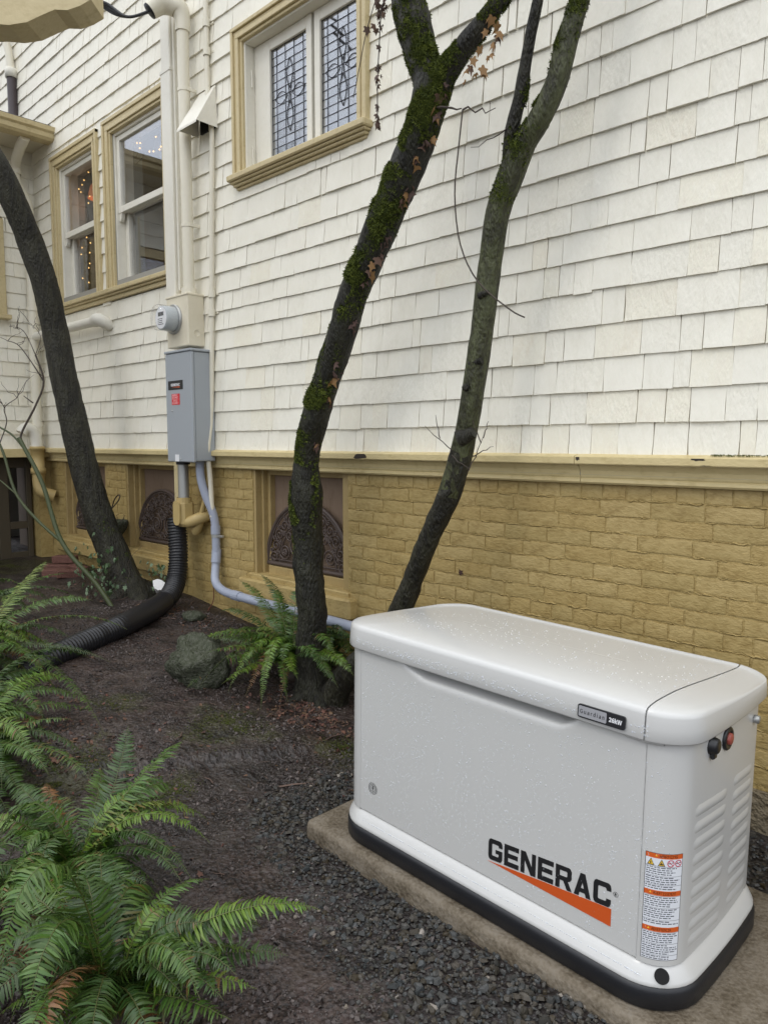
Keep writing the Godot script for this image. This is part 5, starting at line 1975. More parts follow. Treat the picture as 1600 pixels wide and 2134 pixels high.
	for k in 3:
		st = new_st()
		var o := Vector3(-0.105 + k * 0.012, 1.75 - k * 0.008, 0.18 + k * 0.01)
		tube(st, catmull([o, o + Vector3(-0.09, -0.03, 0.09), o + Vector3(-0.22, 0.03 + 0.02 * k, 0.15), o + Vector3(-0.30, 0.14, 0.2 + 0.02 * k), o + Vector3(-0.25, 0.40, 0.30), o + Vector3(-0.4, 0.8, 1.2), o + Vector3(-2.2, 1.3, 6.0), o + Vector3(-5.0, 3.2, 14.0)], 8), 0.009, 7)
		obj("service_wire", st, M.cable, s)
	# --- flat boxed board beside the mast
	var fb := thing("boxed_downspout", "flat white rectangular downspout running up beside the round mast", "downspout", Vector3(-4.62, 2.42, 0.05))
	st = new_st()
	bbox(st, Vector3(-0.062, 0.0, 0.0), Vector3(0.062, 1.50, 0.07), 0.006)
	bbox(st, Vector3(-0.058, 1.5005, 0.0), Vector3(0.058, 3.4, 0.066), 0.006)
	bbox(st, Vector3(0.066, 0.05, 0.0), Vector3(0.085, 3.4, 0.05), 0.004)
	obj("duct", st, M.white_paint, fb)
	st = new_st()
	bbox(st, Vector3(-0.066, 1.485, 0.0), Vector3(0.066, 1.512, 0.074), 0.004)
	obj("joint_collar", st, M.white_paint, fb)
	# --- thin painted conduit
	var tc := thing("thin_conduit", "thin cream painted conduit running down past the vent hood", "conduit", Vector3(-4.165, 1.35, 0.075))
	st = new_st()
	tube(st, catmull([Vector3(-0.085, -0.42, -0.01), Vector3(-0.085, -0.15, 0.0), Vector3(-0.06, 0.03, 0.03), Vector3(-0.055, 0.3, 0.0), Vector3(-0.02, 1.0, 0.0), Vector3(0.0, 1.5, 0.0), Vector3(0.02, 1.95, 0.0), Vector3(0.015, 2.12, 0.0), Vector3(-0.015, 2.34, 0.0), Vector3(-0.015, 2.8, 0.0), Vector3(-0.015, 4.3, 0.0)], 4), 0.0165, 12)
	obj("pipe", st, M.pipe_paint, tc)
	for y in [0.93, 1.05, 2.55, 2.72]:
		st = new_st()
		var px: float = -0.023 if y < 1.0 else (-0.018 if y < 2 else -0.015)
		band(st, Vector3(px, y, 0), Vector3.UP, 0.0235, 0.045)
		bbox(st, Vector3(px, y - 0.008, -0.035), Vector3(px + 0.045, y + 0.008, -0.02), 0.003)
		obj("coupling", st, M.pipe_paint, tc)
	# --- vent hood
	var vh := thing("vent_hood", "small white sheet metal vent hood between the mast and thin conduit", "vent hood", Vector3(-4.215, 3.455, 0.055))
	st = new_st()
	flat(st)
	var a := Vector3(-0.115, -0.03, 0.16)
	var b := Vector3(0.115, -0.03, 0.16)
	var c := Vector3(0.095, 0.235, 0.0)
	var d := Vector3(-0.095, 0.235, 0.0)
	quad(st, a, b, c, d)
	tri3(st, b, Vector3(0.11, -0.03, 0.0), c)
	tri3(st, a, d, Vector3(-0.11, -0.03, 0.0))
	quad(st, a + Vector3(0, -0.012, 0), b + Vector3(0, -0.012, 0), b, a)
	var ins := Vector3(0, -0.003, -0.003)
	quad(st, d + ins, c + ins, b + ins, a + ins)
	obj("hood", st, M.white_paint, vh)
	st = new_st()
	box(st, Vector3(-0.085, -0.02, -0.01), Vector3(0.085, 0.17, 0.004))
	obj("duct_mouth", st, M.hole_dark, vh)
	# --- grey plastic conduit to the generator
	var gc := thing("grey_conduit", "grey plastic conduit sweeping from the switch cabinet toward the generator", "conduit", Vector3(-4.31, 1.31, 0.1))
	var cp := [Vector3(-4.315, 1.315, 0.11), Vector3(-4.312, 1.20, 0.11), Vector3(-4.29, 1.08, 0.09), Vector3(-4.255, 0.95, 0.055), Vector3(-4.245, 0.84, 0.045), Vector3(-4.245, 0.66, 0.045), Vector3(-4.235, 0.57, 0.06), Vector3(-4.19, 0.495, 0.09), Vector3(-4.08, 0.455, 0.11), Vector3(-3.9, 0.445, 0.12), Vector3(-3.5, 0.44, 0.12), Vector3(-3.0, 0.435, 0.12), Vector3(-2.4, 0.43, 0.14), Vector3(-2.05, 0.42, 0.25), Vector3(-1.80, 0.38, 0.48), Vector3(-1.72, 0.36, 0.545)]
	for i in cp.size():
		cp[i] -= gc.position
	st = new_st()
	tube(st, catmull(cp, 6), 0.0285, 16)
	obj("pipe", st, M.grey_pvc, gc)
	for q in [[0, 0.04], [4, 0.055], [5, 0.09], [9, 0.08]]:
		st = new_st()
		var i: int = q[0]
		band(st, cp[i], (cp[i + 1] - cp[i]).normalized(), 0.0325, q[1])
		obj("coupling", st, M.grey_pvc, gc)
	st = new_st()
	band(st, Vector3(-4.245, 0.80, 0.045) - gc.position, Vector3.UP, 0.0315, 0.02)
	bbox(st, Vector3(-4.215, 0.793, 0.03) - gc.position, Vector3(-4.165, 0.807, 0.052) - gc.position, 0.002)
	obj("clamp", st, M.galvanised, gc)
	# --- tan painted conduit and fittings under the cabinet
	var tn := thing("tan_service_conduit", "tan painted conduit fitting with an elbow under the switch cabinet", "conduit", Vector3(-4.5, 1.31, 0.1))
	st = new_st()
	cyl(st, Vector3(0.0, 0, 0.03), Vector3(0.0, -0.30, 0.03), 0.037, 16)
	obj("riser", st, M.galvanised, tn)
	st = new_st()
	band(st, Vector3(0, -0.012, 0.03), Vector3.UP, 0.048, 0.03)
	obj("lock_nut", st, M.cable, tn)
	st = new_st()
	bbox(st, Vector3(-0.055, -0.46, -0.03), Vector3(0.052, -0.27, 0.08), 0.025)
	tube(st, catmull([Vector3(0.0, -0.42, 0.03), Vector3(0.05, -0.425, 0.02), Vector3(0.10, -0.40, -0.02), Vector3(0.12, -0.38, -0.09)], 5), 0.04, 14)
	band(st, Vector3(0.0, -0.275, 0.03), Vector3.UP, 0.052, 0.04)
	obj("conduit_body", st, M.tan_conduit, tn)
	st = new_st()
	prism(st, round_rect(0.085, 0.17, 0.035), Vector3(-0.005, -0.362, 0.080), Vector3.RIGHT, Vector3.UP, 0.01)
	obj("cover_plate", st, M.tan_conduit, tn)
	var tp := thing("tan_board", "narrow tan board standing behind the black hose", "board", Vector3(-4.685, 0.86, 0.03))
	st = new_st()
	bbox(st, Vector3(-0.028, 0, 0), Vector3(0.028, 0.44, 0.05), 0.004)
	obj("board", st, M.trim_paint, tp)
	var sl := thing("small_conduit", "slim tan conduit ending in a small fitting beside the grey conduit", "conduit", Vector3(-4.36, 1.25, 0.04))
	st = new_st()
	tube(st, catmull([Vector3(0.06, 0.06, 0.02), Vector3(0.06, -0.06, 0.02), Vector3(0.02, -0.2, 0.02), Vector3(-0.045, -0.33, 0.02)], 6), 0.017, 10)
	obj("pipe", st, M.tan_conduit, sl)
	st = new_st()
	tube(st, [Vector3(-0.04, -0.32, 0.02), Vector3(-0.06, -0.36, 0.022), Vector3(-0.10, -0.43, 0.025), Vector3(-0.112, -0.455, 0.025)], [0.022, 0.034, 0.036, 0.022], 12)
	obj("fitting", st, M.tan_conduit, sl)
	# --- black corrugated drain hose
	var hs := thing("corrugated_hose", "thick black corrugated drain hose curving from the wall across the soil", "hose", Vector3(-4.45, 0.4, 0.15))
	var hp := [Vector3(-4.60, 0.90, 0.13), Vector3(-4.585, 0.80, 0.14), Vector3(-4.56, 0.69, 0.15), Vector3(-4.535, 0.57, 0.17), Vector3(-4.50, 0.47, 0.21), Vector3(-4.44, 0.40, 0.29), Vector3(-4.37, 0.365, 0.40), Vector3(-4.27, 0.345, 0.56), Vector3(-4.17, 0.33, 0.74), Vector3(-4.10, 0.315, 0.90), Vector3(-4.04, 0.30, 1.06), Vector3(-3.99, 0.285, 1.20), Vector3(-3.955, 0.26, 1.33), Vector3(-3.92, 0.23, 1.45)]
	for i in hp.size():
		hp[i] -= hs.position
	var fine := catmull(hp, 34)
	var rad := []
	var tot := 0.0
	for i in fine.size():
		if i > 0:
			tot += fine[i].distance_to(fine[i - 1])
		var smooth := ss(0.62, 0.70, tot) * ss(1.22, 1.14, tot)
		var ph := fmod(tot, 0.021) / 0.021
		var rib := 1.0 if ph < 0.55 else 0.90
		rad.append(0.068 * lerpf(rib, 1.03, smooth) * (1.0 - 0.05 * ss(1.2, 1.7, tot)))
	st = new_st()
	tube(st, fine, rad, 20)
	obj("hose", st, M.black_hose, hs)
	# --- white discharge pipe with elbow
	var wp := thing("white_discharge_pipe", "short white pipe with a ball elbow running level under the sash windows", "pipe", Vector3(-5.75, 2.40, 0.13))
	st = new_st()
	tube(st, [Vector3(0, 0, 0), Vector3(-0.65, 0.0, 0.01), Vector3(-1.33, 0.0, 0.0)], 0.038, 16)
	obj("pipe", st, M.white_paint, wp)
	st = new_st()
	tube(st, catmull([Vector3(-0.03, 0, 0), Vector3(0.03, 0.008, 0.0), Vector3(0.065, -0.01, -0.03), Vector3(0.075, -0.04, -0.09)], 5), lerp_list([0.048, 0.052, 0.050, 0.044], 5), 16)
	obj("elbow", st, M.white_paint, wp)
	st = new_st()
	band(st, Vector3(-0.62, 0, 0.01), Vector3.RIGHT, 0.043, 0.05)
	obj("coupling", st, M.white_paint, wp)
	# --- downspout in the corner of the wing
	var dp := thing("corner_downspout", "cream jointed downspout in the corner of the wing dropping into a tan hub", "downspout", Vector3(-7.03, 0.9, 0.16))
	st = new_st()
	tube(st, catmull([Vector3(0.34, 3.13, 0.10), Vector3(0.20, 3.06, 0.10), Vector3(0.04, 2.98, 0.08), Vector3(0.02, 2.85, 0.07), Vector3(0.02, 2.72, 0.0), Vector3(0.02, 2.6, -0.025), Vector3(0.02, 2.2, -0.025), Vector3(0.02, 1.5, -0.02), Vector3(0.02, 0.6, -0.015)], 5), 0.042, 16)
	obj("pipe", st, M.pipe_paint, dp)
	for y in [2.93, 2.66, 1.75, 1.50, 1.38, 0.70]:
		st = new_st()
		band(st, Vector3(0.02, y, 0.07 if y > 2.8 else (-0.012 if y > 2.6 else -0.02)), Vector3.UP, 0.048, 0.04)
		obj("coupling", st, M.pipe_paint, dp)
	st = new_st()
	tube(st, catmull([Vector3(0.03, 0.62, 0.13), Vector3(0.03, 0.67, 0.09), Vector3(0.03, 0.64, 0.03), Vector3(0.03, 0.55, 0.0), Vector3(0.03, 0.48, 0.0)], 6), 0.05, 16)
	obj("side_elbow", st, M.white_paint, dp)
	st = new_st()
	lathe(st, Vector3(0.03, 0.50, -0.005), Vector3.DOWN, [[0.0, 0.05], [0.0, 0.066], [0.03, 0.066], [0.032, 0.058], [0.20, 0.056], [0.20, 0.066], [0.25, 0.066], [0.255, 0.055]], 20)
	tube(st, catmull([Vector3(0.03, 0.25, -0.005), Vector3(0.03, 0.15, -0.005), Vector3(0.05, 0.08, -0.03), Vector3(0.08, 0.04, -0.12)], 5), 0.053, 16)
	obj("hub", st, M.tan_conduit, dp)
	# --- vent stack on the wing roof
	var vs := thing("vent_stack", "dark brown vent pipe with a white collar on the wing roof", "vent pipe", Vector3(-7.40, 4.34, 0.085))
	st = new_st()
	lathe(st, Vector3.ZERO, Vector3.UP, [[-0.06, 0.10], [0.03, 0.085], [0.06, 0.055], [0.12, 0.042], [0.48, 0.042]], 18)
	obj("pipe", st, M.brown_pipe, vs)
	st = new_st()
	lathe(st, Vector3(0, 0.46, 0), Vector3.UP, [[0.0, 0.04], [0.0, 0.054], [0.07, 0.056], [0.08, 0.05], [0.08, 0.0]], 18)
	obj("collar", st, M.white_paint, vs)
	st = new_st()
	tube(st, [Vector3(0, 0.5, 0), Vector3(-0.02, 0.7, 0.01), Vector3(-0.10, 1.05, 0.05), Vector3(-0.2, 1.6, 0.1)], [0.035, 0.034, 0.03, 0.026], 12, true, 0.05)
	obj("pale_pole", st, M.pipe_paint, vs)
	# --- scrolled beam end of the porch, with its post outside the picture
	var pb := thing("porch_beam", "tan painted porch beam with a scroll-cut end under the eave", "beam", Vector3.ZERO)
	var tip := Vector3(0, 1.43, 2.8) + Vector3(-0.802, 0.464, -0.376) * 3.6
	pb.position = tip
	var dirx := Vector3(0.72, 0, -0.69).normalized()
	var prof := PackedVector2Array()
	for q in [[0.012, 0.30], [0.012, 0.035], [-0.03, 0.012], [-0.08, -0.004], [-0.13, -0.002], [-0.18, -0.022], [-0.24, -0.048], [-0.31, -0.058], [-0.38, -0.052], [-0.44, -0.055], [-0.5, -0.075], [-0.56, -0.085], [-2.4, -0.085], [-2.4, 0.30]]:
		prof.append(Vector2(q[0], q[1]))
	st = new_st()
	prism(st, prof, -dirx.cross(Vector3.UP) * 0.13, dirx, Vector3.UP, 0.13)
	obj("beam", st, M.trim_paint, pb)
	st = new_st()
	bbox(st, Vector3(-1.72, -tip.y + 0.0, 1.42), Vector3(-1.58, -0.086, 1.56), 0.006)
	obj("post", st, M.trim_paint, pb)
	# --- rusty earth wire at the wall foot
	st = new_st()
	tube(st, catmull([Vector3(-4.33, 0.62, 0.02), Vector3(-4.325, 0.42, 0.02), Vector3(-4.32, 0.33, 0.03), Vector3(-4.27, 0.29, 0.10), Vector3(-4.20, 0.27, 0.17), Vector3(-4.17, 0.285, 0.23)], 5), 0.0035, 6)
	var rw := obj("earth_wire", st, M.rust_wire)
	meta(rw, "thin rusty wire running down the wall foot under the grey conduit", "wire")
	# --- fairy lights and lamp inside the sash windows
	var fl := thing("string_lights", "string of tiny warm lights hanging inside the dark sash window", "string lights", Vector3(-6.47, 3.3, -0.15))
	var bm := mat("fairy_bulb_light", Color(1, 0.85, 0.6), 0.5)
	bm.emission_enabled = true
	bm.emission = Color(1.0, 0.78, 0.45)
	bm.emission_energy_multiplier = 2.2
	st = new_st()
	lathe(st, Vector3.ZERO, Vector3.UP, [[-0.006, 0.0], [-0.004, 0.0048], [0.001, 0.0055], [0.005, 0.0035], [0.007, 0.0]], 8)
	var bulb := done(st)
	var strung := [Vector3(-6.32, 3.80, -0.15), Vector3(-6.40, 3.775, -0.15), Vector3(-6.49, 3.73, -0.15), Vector3(-6.53, 3.70, -0.15), Vector3(-6.60, 3.68, -0.15), Vector3(-6.56, 3.645, -0.15), Vector3(-6.39, 3.57, -0.15), Vector3(-6.42, 3.52, -0.15), Vector3(-6.47, 3.31, -0.15), Vector3(-6.48, 3.24, -0.15), Vector3(-6.41, 3.18, -0.15), Vector3(-6.58, 3.17, -0.15), Vector3(-6.60, 3.115, -0.15), Vector3(-6.43, 3.10, -0.15), Vector3(-6.44, 3.01, -0.15), Vector3(-6.46, 2.975, -0.15), Vector3(-6.61, 2.935, -0.15), Vector3(-6.59, 2.905, -0.15), Vector3(-6.47, 2.85, -0.15)]
	string_of(fl, strung, bulb, bm)
	fl = thing("string_lights", "string of tiny warm lights high inside the sash window beside the mast", "string lights", Vector3(-5.35, 3.72, -0.15))
	string_of(fl, [Vector3(-5.53, 3.78, -0.15), Vector3(-5.48, 3.765, -0.15), Vector3(-5.49, 3.73, -0.15), Vector3(-5.57, 3.66, -0.15), Vector3(-5.56, 3.63, -0.15), Vector3(-5.34, 3.665, -0.15), Vector3(-5.28, 3.65, -0.15), Vector3(-5.24, 3.745, -0.15), Vector3(-5.17, 3.655, -0.15), Vector3(-5.19, 3.64, -0.15)], bulb, bm)
	var lp := thing("pendant_lamp", "small orange bell lamp glowing inside the dark sash window", "lamp", Vector3(-6.47, 3.66, -0.26))
	var sm := mat("lamp_shade_light", lin(0.6, 0.25, 0.08), 0.6)
	sm.emission_enabled = true
	sm.emission = Color(0.85, 0.42, 0.15)
	sm.emission_energy_multiplier = 0.22
	st = new_st()
	lathe(st, Vector3.ZERO, Vector3.UP, [[-0.07, 0.085], [-0.02, 0.075], [0.04, 0.06], [0.07, 0.03], [0.075, 0.0]], 20)
	obj("lamp_shade", st, sm, lp)
	st = new_st()
	cyl(st, Vector3(0, 0.07, 0), Vector3(0, 1.09, 0), 0.005, 8)
	obj("cord", st, M.cable, lp)
	var om := OmniLight3D.new()
	om.name = "pendant_light"
	om.light_energy = 0.008
	om.light_color = Color(1.0, 0.72, 0.45)
	om.omni_range = 6.0
	om.light_size = 0.05
	om.shadow_enabled = true
	lp.add_child(om)
	om.position = Vector3(0, -0.12, 0)

# ------------------------------------------------------------ trees
func trunk_shape(st: SurfaceTool, pts: Array, rad: Array, sides := 18, rough := 0.10) -> void:
	tube(st, catmull(pts, 7), lerp_list(rad, 7), sides, true, rough, 5.0)

var tuft: ArrayMesh

func tuft_mesh() -> ArrayMesh:
	# a few short curved moss shoots
	var st := new_st()
	var r := RandomNumberGenerator.new()
	r.seed = 12
	flat(st)
	for k in 7:
		var a := TAU * k / 7.0 + r.randf_range(-0.4, 0.4)
		var out := Vector3(cos(a), 0, sin(a))
		var s := Vector3(-sin(a), 0, cos(a)) * r.randf_range(0.10, 0.16)
		var h := r.randf_range(0.6, 1.1)
		var m := out * 0.22 + Vector3(0, h * 0.6, 0)
		var t := out * r.randf_range(0.4, 0.75) + Vector3(0, h, 0)
		quad(st, -s, s, m + s * 0.8, m - s * 0.8)
		tri3(st, m - s * 0.8, m + s * 0.8, t)
	return done(st)

# moss on a limb: spots [share along, half length, angle centre, angle half width, number, size]
func moss_on(parent: Node3D, pts: Array, rad: Array, spots: Array) -> void:
	var p := catmull(pts, 7)
	var q := lerp_list(rad, 7)
	var fr := frames(p)
	var xf := []
	var cols := []
	for s in spots:
		for k in s[4]:
			var f := clampf(s[0] + s[1] * rng.randfn(0.0, 0.5), 0.0, 0.999) * (p.size() - 1)
			var i := int(f)
			var c: Vector3 = p[i].lerp(p[mini(i + 1, p.size() - 1)], f - i)
			var t: Vector3 = fr[i][0]
			# angle 0 faces the viewer, +90 the right side
			var face := Vector3(0.69, 0, 0.72)
			face = (face - t * face.dot(t)).normalized()
			var right := t.cross(face).normalized()
			if right.dot(Vector3(0.72, 0, -0.69)) < 0:
				right = -right
			var a: float = deg_to_rad(s[2] + s[3] * rng.randfn(0.0, 0.5))
			var d := face * cos(a) + right * sin(a)
			var base: Vector3 = c + d * q[i] * 0.94
			var up := (d + Vector3(rr(-0.5, 0.5), rr(-0.5, 0.3), rr(-0.5, 0.5))).normalized()
			var e := up.cross(t).normalized()
			var sz: float = s[5] * rr(0.5, 1.3) * (0.8 + 0.5 * clampf(nz.get_noise_3d(base.x * 130.0, base.y * 130.0, base.z * 130.0) * 2.0, -0.6, 1.0))
			if nz.get_noise_3d(base.x * 60.0, base.y * 60.0, base.z * 60.0 + 200.0) < -0.22:
				continue
			xf.append(Transform3D(Basis(e * sz, up * sz, e.cross(up) * sz), base))
			var g := rng.randf()
			g *= g
			cols.append(Color(lerpf(0.045, 0.15, g), lerpf(0.060, 0.18, g), lerpf(0.013, 0.028, g)))
	copies("moss", tuft, M.moss, xf, cols, parent)

func twig(st: SurfaceTool, a: Vector3, b: Vector3, r: float, wob := 0.01) -> void:
	var pts := []
	for i in 6:
		var t := i / 5.0
		pts.append(a.lerp(b, t) + (Vector3.ZERO if i == 0 else Vector3(rr(-wob, wob), rr(-wob, wob), rr(-wob, wob))))
	tube(st, pts, [r, r * 0.9, r * 0.8, r * 0.7, r * 0.55, r * 0.35], 6)

# lobed ivy leaf in the xy plane, stalk at the origin, about 1 long
func ivy_leaf(curl: float, k: int) -> ArrayMesh:
	var r := RandomNumberGenerator.new()
	r.seed = 60 + k
	var st := new_st()
	var rim := [Vector2(0.0, 0.0), Vector2(0.22, -0.12), Vector2(0.46, -0.05), Vector2(0.34, 0.2), Vector2(0.58, 0.42), Vector2(0.3, 0.5), Vector2(0.16, 0.62), Vector2(0.0, 1.0), Vector2(-0.16, 0.62), Vector2(-0.3, 0.5), Vector2(-0.58, 0.42), Vector2(-0.34, 0.2), Vector2(-0.46, -0.05), Vector2(-0.22, -0.12)]
	var f := func(v: Vector2) -> Vector3:
		return Vector3(v.x * (1.0 - curl * 0.35), v.y * (1.0 - curl * 0.1), -curl * (v.x * v.x * 1.3 + (v.y - 0.35) * (v.y - 0.35) * 0.6) + r.randf_range(-0.06, 0.06) * curl)
	var c: Vector3 = f.call(Vector2(0, 0.35))
	var pr := []
	for v in rim:
		pr.append(f.call(v))
	st.set_smooth_group(1)
	for i in pr.size():
		tri3(st, c, pr[i], pr[(i + 1) % pr.size()])
	return done(st)

var leaf_meshes := []

func leaf_at(parent: Node3D, p: Vector3, size: float, m: Material, hang := true) -> void:
	var o := put("leaf", leaf_meshes[rng.randi_range(0, leaf_meshes.size() - 1)], m, parent, p)
	var b := Basis(Vector3.UP, rr(0.1, 1.4)) * Basis(Vector3.RIGHT, rr(-0.5, 0.5))
	if hang:
		b = b * Basis(Vector3.BACK, PI + rr(-0.6, 0.6))
	else:
		b = Basis(Vector3.UP, rr(0, TAU)) * Basis(Vector3.RIGHT, -PI / 2 + rr(-0.5, 0.5))
	o.basis = b * Basis.from_scale(Vector3(rr(0.45, 0.95), 1, 1) * size * rr(0.75, 1.25))

func shifted(off: Vector3, a: Array) -> Array:
	return a.map(func(p): return p + off)

func build_trees() -> void:
	tuft = tuft_mesh()
	for k in 6:
		leaf_meshes.append(ivy_leaf([0.3, 0.9, 1.4, 0.7, 1.7, 0.1][k], k))
	# mossy forked tree
	var t := thing("mossy_tree", "dark mossy tree trunk forking high beside the leaded window", "tree", TREE_MID[1])
	var off: Vector3 = -t.position
	var st := new_st()
	trunk_shape(st, shifted(off, TREE_MID), TREE_MID_R, 20, 0.11)
	obj("trunk", st, M.bark_black, t)
	for d in [[TREE_MID_A, TREE_MID_A_R], [TREE_MID_B, TREE_MID_B_R]]:
		st = new_st()
		trunk_shape(st, shifted(off, d[0]), d[1], 16, 0.11)
		obj("limb", st, M.bark_dark, t)
	st = new_st()
	for k in 5:
		var a := TAU * k / 5.0 + 0.4
		var o := Vector3(0.02, 0.03, 0)
		tube(st, catmull([o, o + Vector3(cos(a) * 0.10, -0.05, sin(a) * 0.10), o + Vector3(cos(a + 0.2) * 0.2, -0.11, sin(a + 0.2) * 0.19), o + Vector3(cos(a + 0.3) * 0.3, -0.17, sin(a + 0.3) * 0.28)], 4), lerp_list([0.055, 0.04, 0.025, 0.012], 4), 8)
	obj("root", st, M.bark_black, t)
	moss_on(t, shifted(off, TREE_MID), TREE_MID_R, [[0.385, 0.045, -35, 75, 2600, 0.018], [0.44, 0.06, -70, 45, 900, 0.013], [0.335, 0.05, -80, 40, 350, 0.010], [0.545, 0.022, -35, 65, 750, 0.018], [0.53, 0.04, 10, 70, 350, 0.010], [0.60, 0.02, -75, 40, 260, 0.010], [0.70, 0.03, -30, 60, 1000, 0.018], [0.79, 0.03, -40, 70, 1100, 0.019], [0.765, 0.05, 20, 70, 500, 0.011], [0.84, 0.025, -55, 50, 800, 0.019], [0.95, 0.05, 0, 110, 4200, 0.013], [0.99, 0.02, 0, 110, 1800, 0.013], [0.85, 0.14, -10, 120, 5200, 0.009], [0.68, 0.14, -30, 110, 3600, 0.008], [0.45, 0.12, -40, 100, 2600, 0.007], [0.92, 0.06, -60, 60, 1200, 0.017], [0.9, 0.03, 50, 60, 500, 0.012]])
	moss_on(t, shifted(off, TREE_MID_A), TREE_MID_A_R, [[0.2, 0.4, -30, 110, 1800, 0.019], [0.5, 0.3, -80, 50, 900, 0.014], [0.6, 0.3, 20, 50, 700, 0.012]])
	moss_on(t, shifted(off, TREE_MID_B), TREE_MID_B_R, [[0.35, 0.5, -50, 80, 3200, 0.011], [0.4, 0.5, 90, 50, 600, 0.011]])
	bare_crown(t, shifted(off, TREE_MID_A), TREE_MID_A_R, 21)
	bare_crown(t, shifted(off, TREE_MID_B), TREE_MID_B_R, 22)
	st = new_st()
	twig(st, Vector3(-2.0, 2.78, 0.45) + off, Vector3(-1.86, 2.74, 0.42) + off, 0.006)
	twig(st, Vector3(-1.86, 2.74, 0.42) + off, Vector3(-1.72, 2.70, 0.40) + off, 0.004)
	tube(st, catmull([Vector3(-1.86, 2.74, 0.42) + off, Vector3(-1.87, 2.60, 0.43) + off, Vector3(-1.88, 2.42, 0.44) + off, Vector3(-1.85, 2.22, 0.44) + off, Vector3(-1.76, 2.06, 0.44) + off, Vector3(-1.62, 1.94, 0.43) + off, Vector3(-1.55, 1.90, 0.43) + off], 4), 0.003, 6)
	obj("twig", st, M.twig_brown, t)
	# greenish slender tree behind the generator
	t = thing("slender_tree", "slender grey green tree trunk leaning up from behind the generator", "tree", TREE_RIGHT[1])
	off = -t.position
	st = new_st()
	trunk_shape(st, shifted(off, TREE_RIGHT).slice(0, 9), TREE_RIGHT_R.slice(0, 9), 18, 0.12)
	obj("lower_trunk", st, M.bark_dark, t)
	st = new_st()
	trunk_shape(st, shifted(off, TREE_RIGHT).slice(7), TREE_RIGHT_R.slice(7).map(func(r): return r * 1.01), 18, 0.05)
	obj("trunk", st, M.bark_green, t)
	st = new_st()
	trunk_shape(st, shifted(off, TREE_RIGHT_A), TREE_RIGHT_A_R, 16, 0.06)
	obj("limb", st, M.bark_green, t)
	st = new_st()
	trunk_shape(st, shifted(off, TREE_RIGHT_B), TREE_RIGHT_B_R, 12, 0.08)
	obj("limb", st, M.bark_dark, t)
	bare_crown(t, shifted(off, TREE_RIGHT_A), TREE_RIGHT_A_R, 23)
	bare_crown(t, shifted(off, TREE_RIGHT_B), TREE_RIGHT_B_R, 24)
	# stubs of cut twigs
	for d in [[Vector3(-1.905, 1.45, 0.36), Vector3(-1.84, 1.475, 0.35), 0.03], [Vector3(-1.85, 1.755, 0.36), Vector3(-1.795, 1.765, 0.36), 0.016], [Vector3(-2.0, 1.20, 0.36), Vector3(-1.955, 1.23, 0.35), 0.02], [Vector3(-1.86, 1.66, 0.38), Vector3(-1.85, 1.66, 0.395), 0.014], [Vector3(-1.80, 2.02, 0.38), Vector3(-1.755, 2.03, 0.375), 0.012], [Vector3(-1.745, 2.40, 0.37), Vector3(-1.70, 2.39, 0.38), 0.013]]:
		st = new_st()
		tube(st, [d[0] + off, d[0].lerp(d[1], 0.6) + off, d[1] + off], [d[2] * 1.3, d[2], d[2] * 0.75], 9, true, 0.15)
		obj("stub", st, M.bark_dark, t)
	moss_on(t, shifted(off, TREE_RIGHT), TREE_RIGHT_R, [[0.97, 0.03, -30, 60, 900, 0.011], [0.90, 0.04, -10, 70, 450, 0.009]])
	moss_on(t, shifted(off, TREE_RIGHT_A), TREE_RIGHT_A_R, [[0.5, 0.5, -30, 100, 1800, 0.006], [0.22, 0.12, -50, 60, 1100, 0.013], [0.4, 0.08, -20, 90, 500, 0.012], [0.62, 0.07, -70, 50, 500, 0.012], [0.85, 0.2, -20, 80, 700, 0.012], [0.3, 0.12, 80, 40, 250, 0.01]])
	moss_on(t, shifted(off, TREE_RIGHT_B), TREE_RIGHT_B_R, [[0.4, 0.06, 70, 60, 160, 0.010], [0.1, 0.1, 0, 80, 250, 0.010]])
	st = new_st()
	for d in [[Vector3(-1.93, 1.38, 0.38), Vector3(-1.81, 1.32, 0.42)], [Vector3(-1.81, 1.32, 0.42), Vector3(-1.74, 1.45, 0.42)], [Vector3(-1.78, 1.38, 0.42), Vector3(-1.70, 1.42, 0.41)], [Vector3(-1.75, 1.43, 0.42), Vector3(-1.79, 1.52, 0.42)], [Vector3(-1.74, 1.45, 0.42), Vector3(-1.72, 1.52, 0.41)], [Vector3(-1.93, 1.4, 0.38), Vector3(-2.05, 1.50, 0.42)], [Vector3(-1.98, 1.45, 0.4), Vector3(-1.99, 1.55, 0.42)], [Vector3(-1.66, 2.62, 0.4), Vector3(-1.82, 2.58, 0.42)]]:
		twig(st, d[0] + off, d[1] + off, 0.0024, 0.006)
	obj("twig", st, M.twig_brown, t)
	# leaning dark tree by the wing
	t = thing("leaning_tree", "thick dark smooth tree trunk leaning toward the wing", "tree", TREE_LEFT[1])
	off = -t.position
	st = new_st()
	trunk_shape(st, shifted(off, TREE_LEFT), TREE_LEFT_R, 22, 0.05)
	obj("trunk", st, M.bark_dark, t)
	bare_crown(t, shifted(off, TREE_LEFT), TREE_LEFT_R, 25, 1, Vector3(-1.3, 0.0, -0.1))
	moss_on(t, shifted(off, TREE_LEFT), TREE_LEFT_R, [[0.16, 0.08, 40, 60, 500, 0.009], [0.08, 0.06, 20, 70, 600, 0.010]])
	st = new_st()
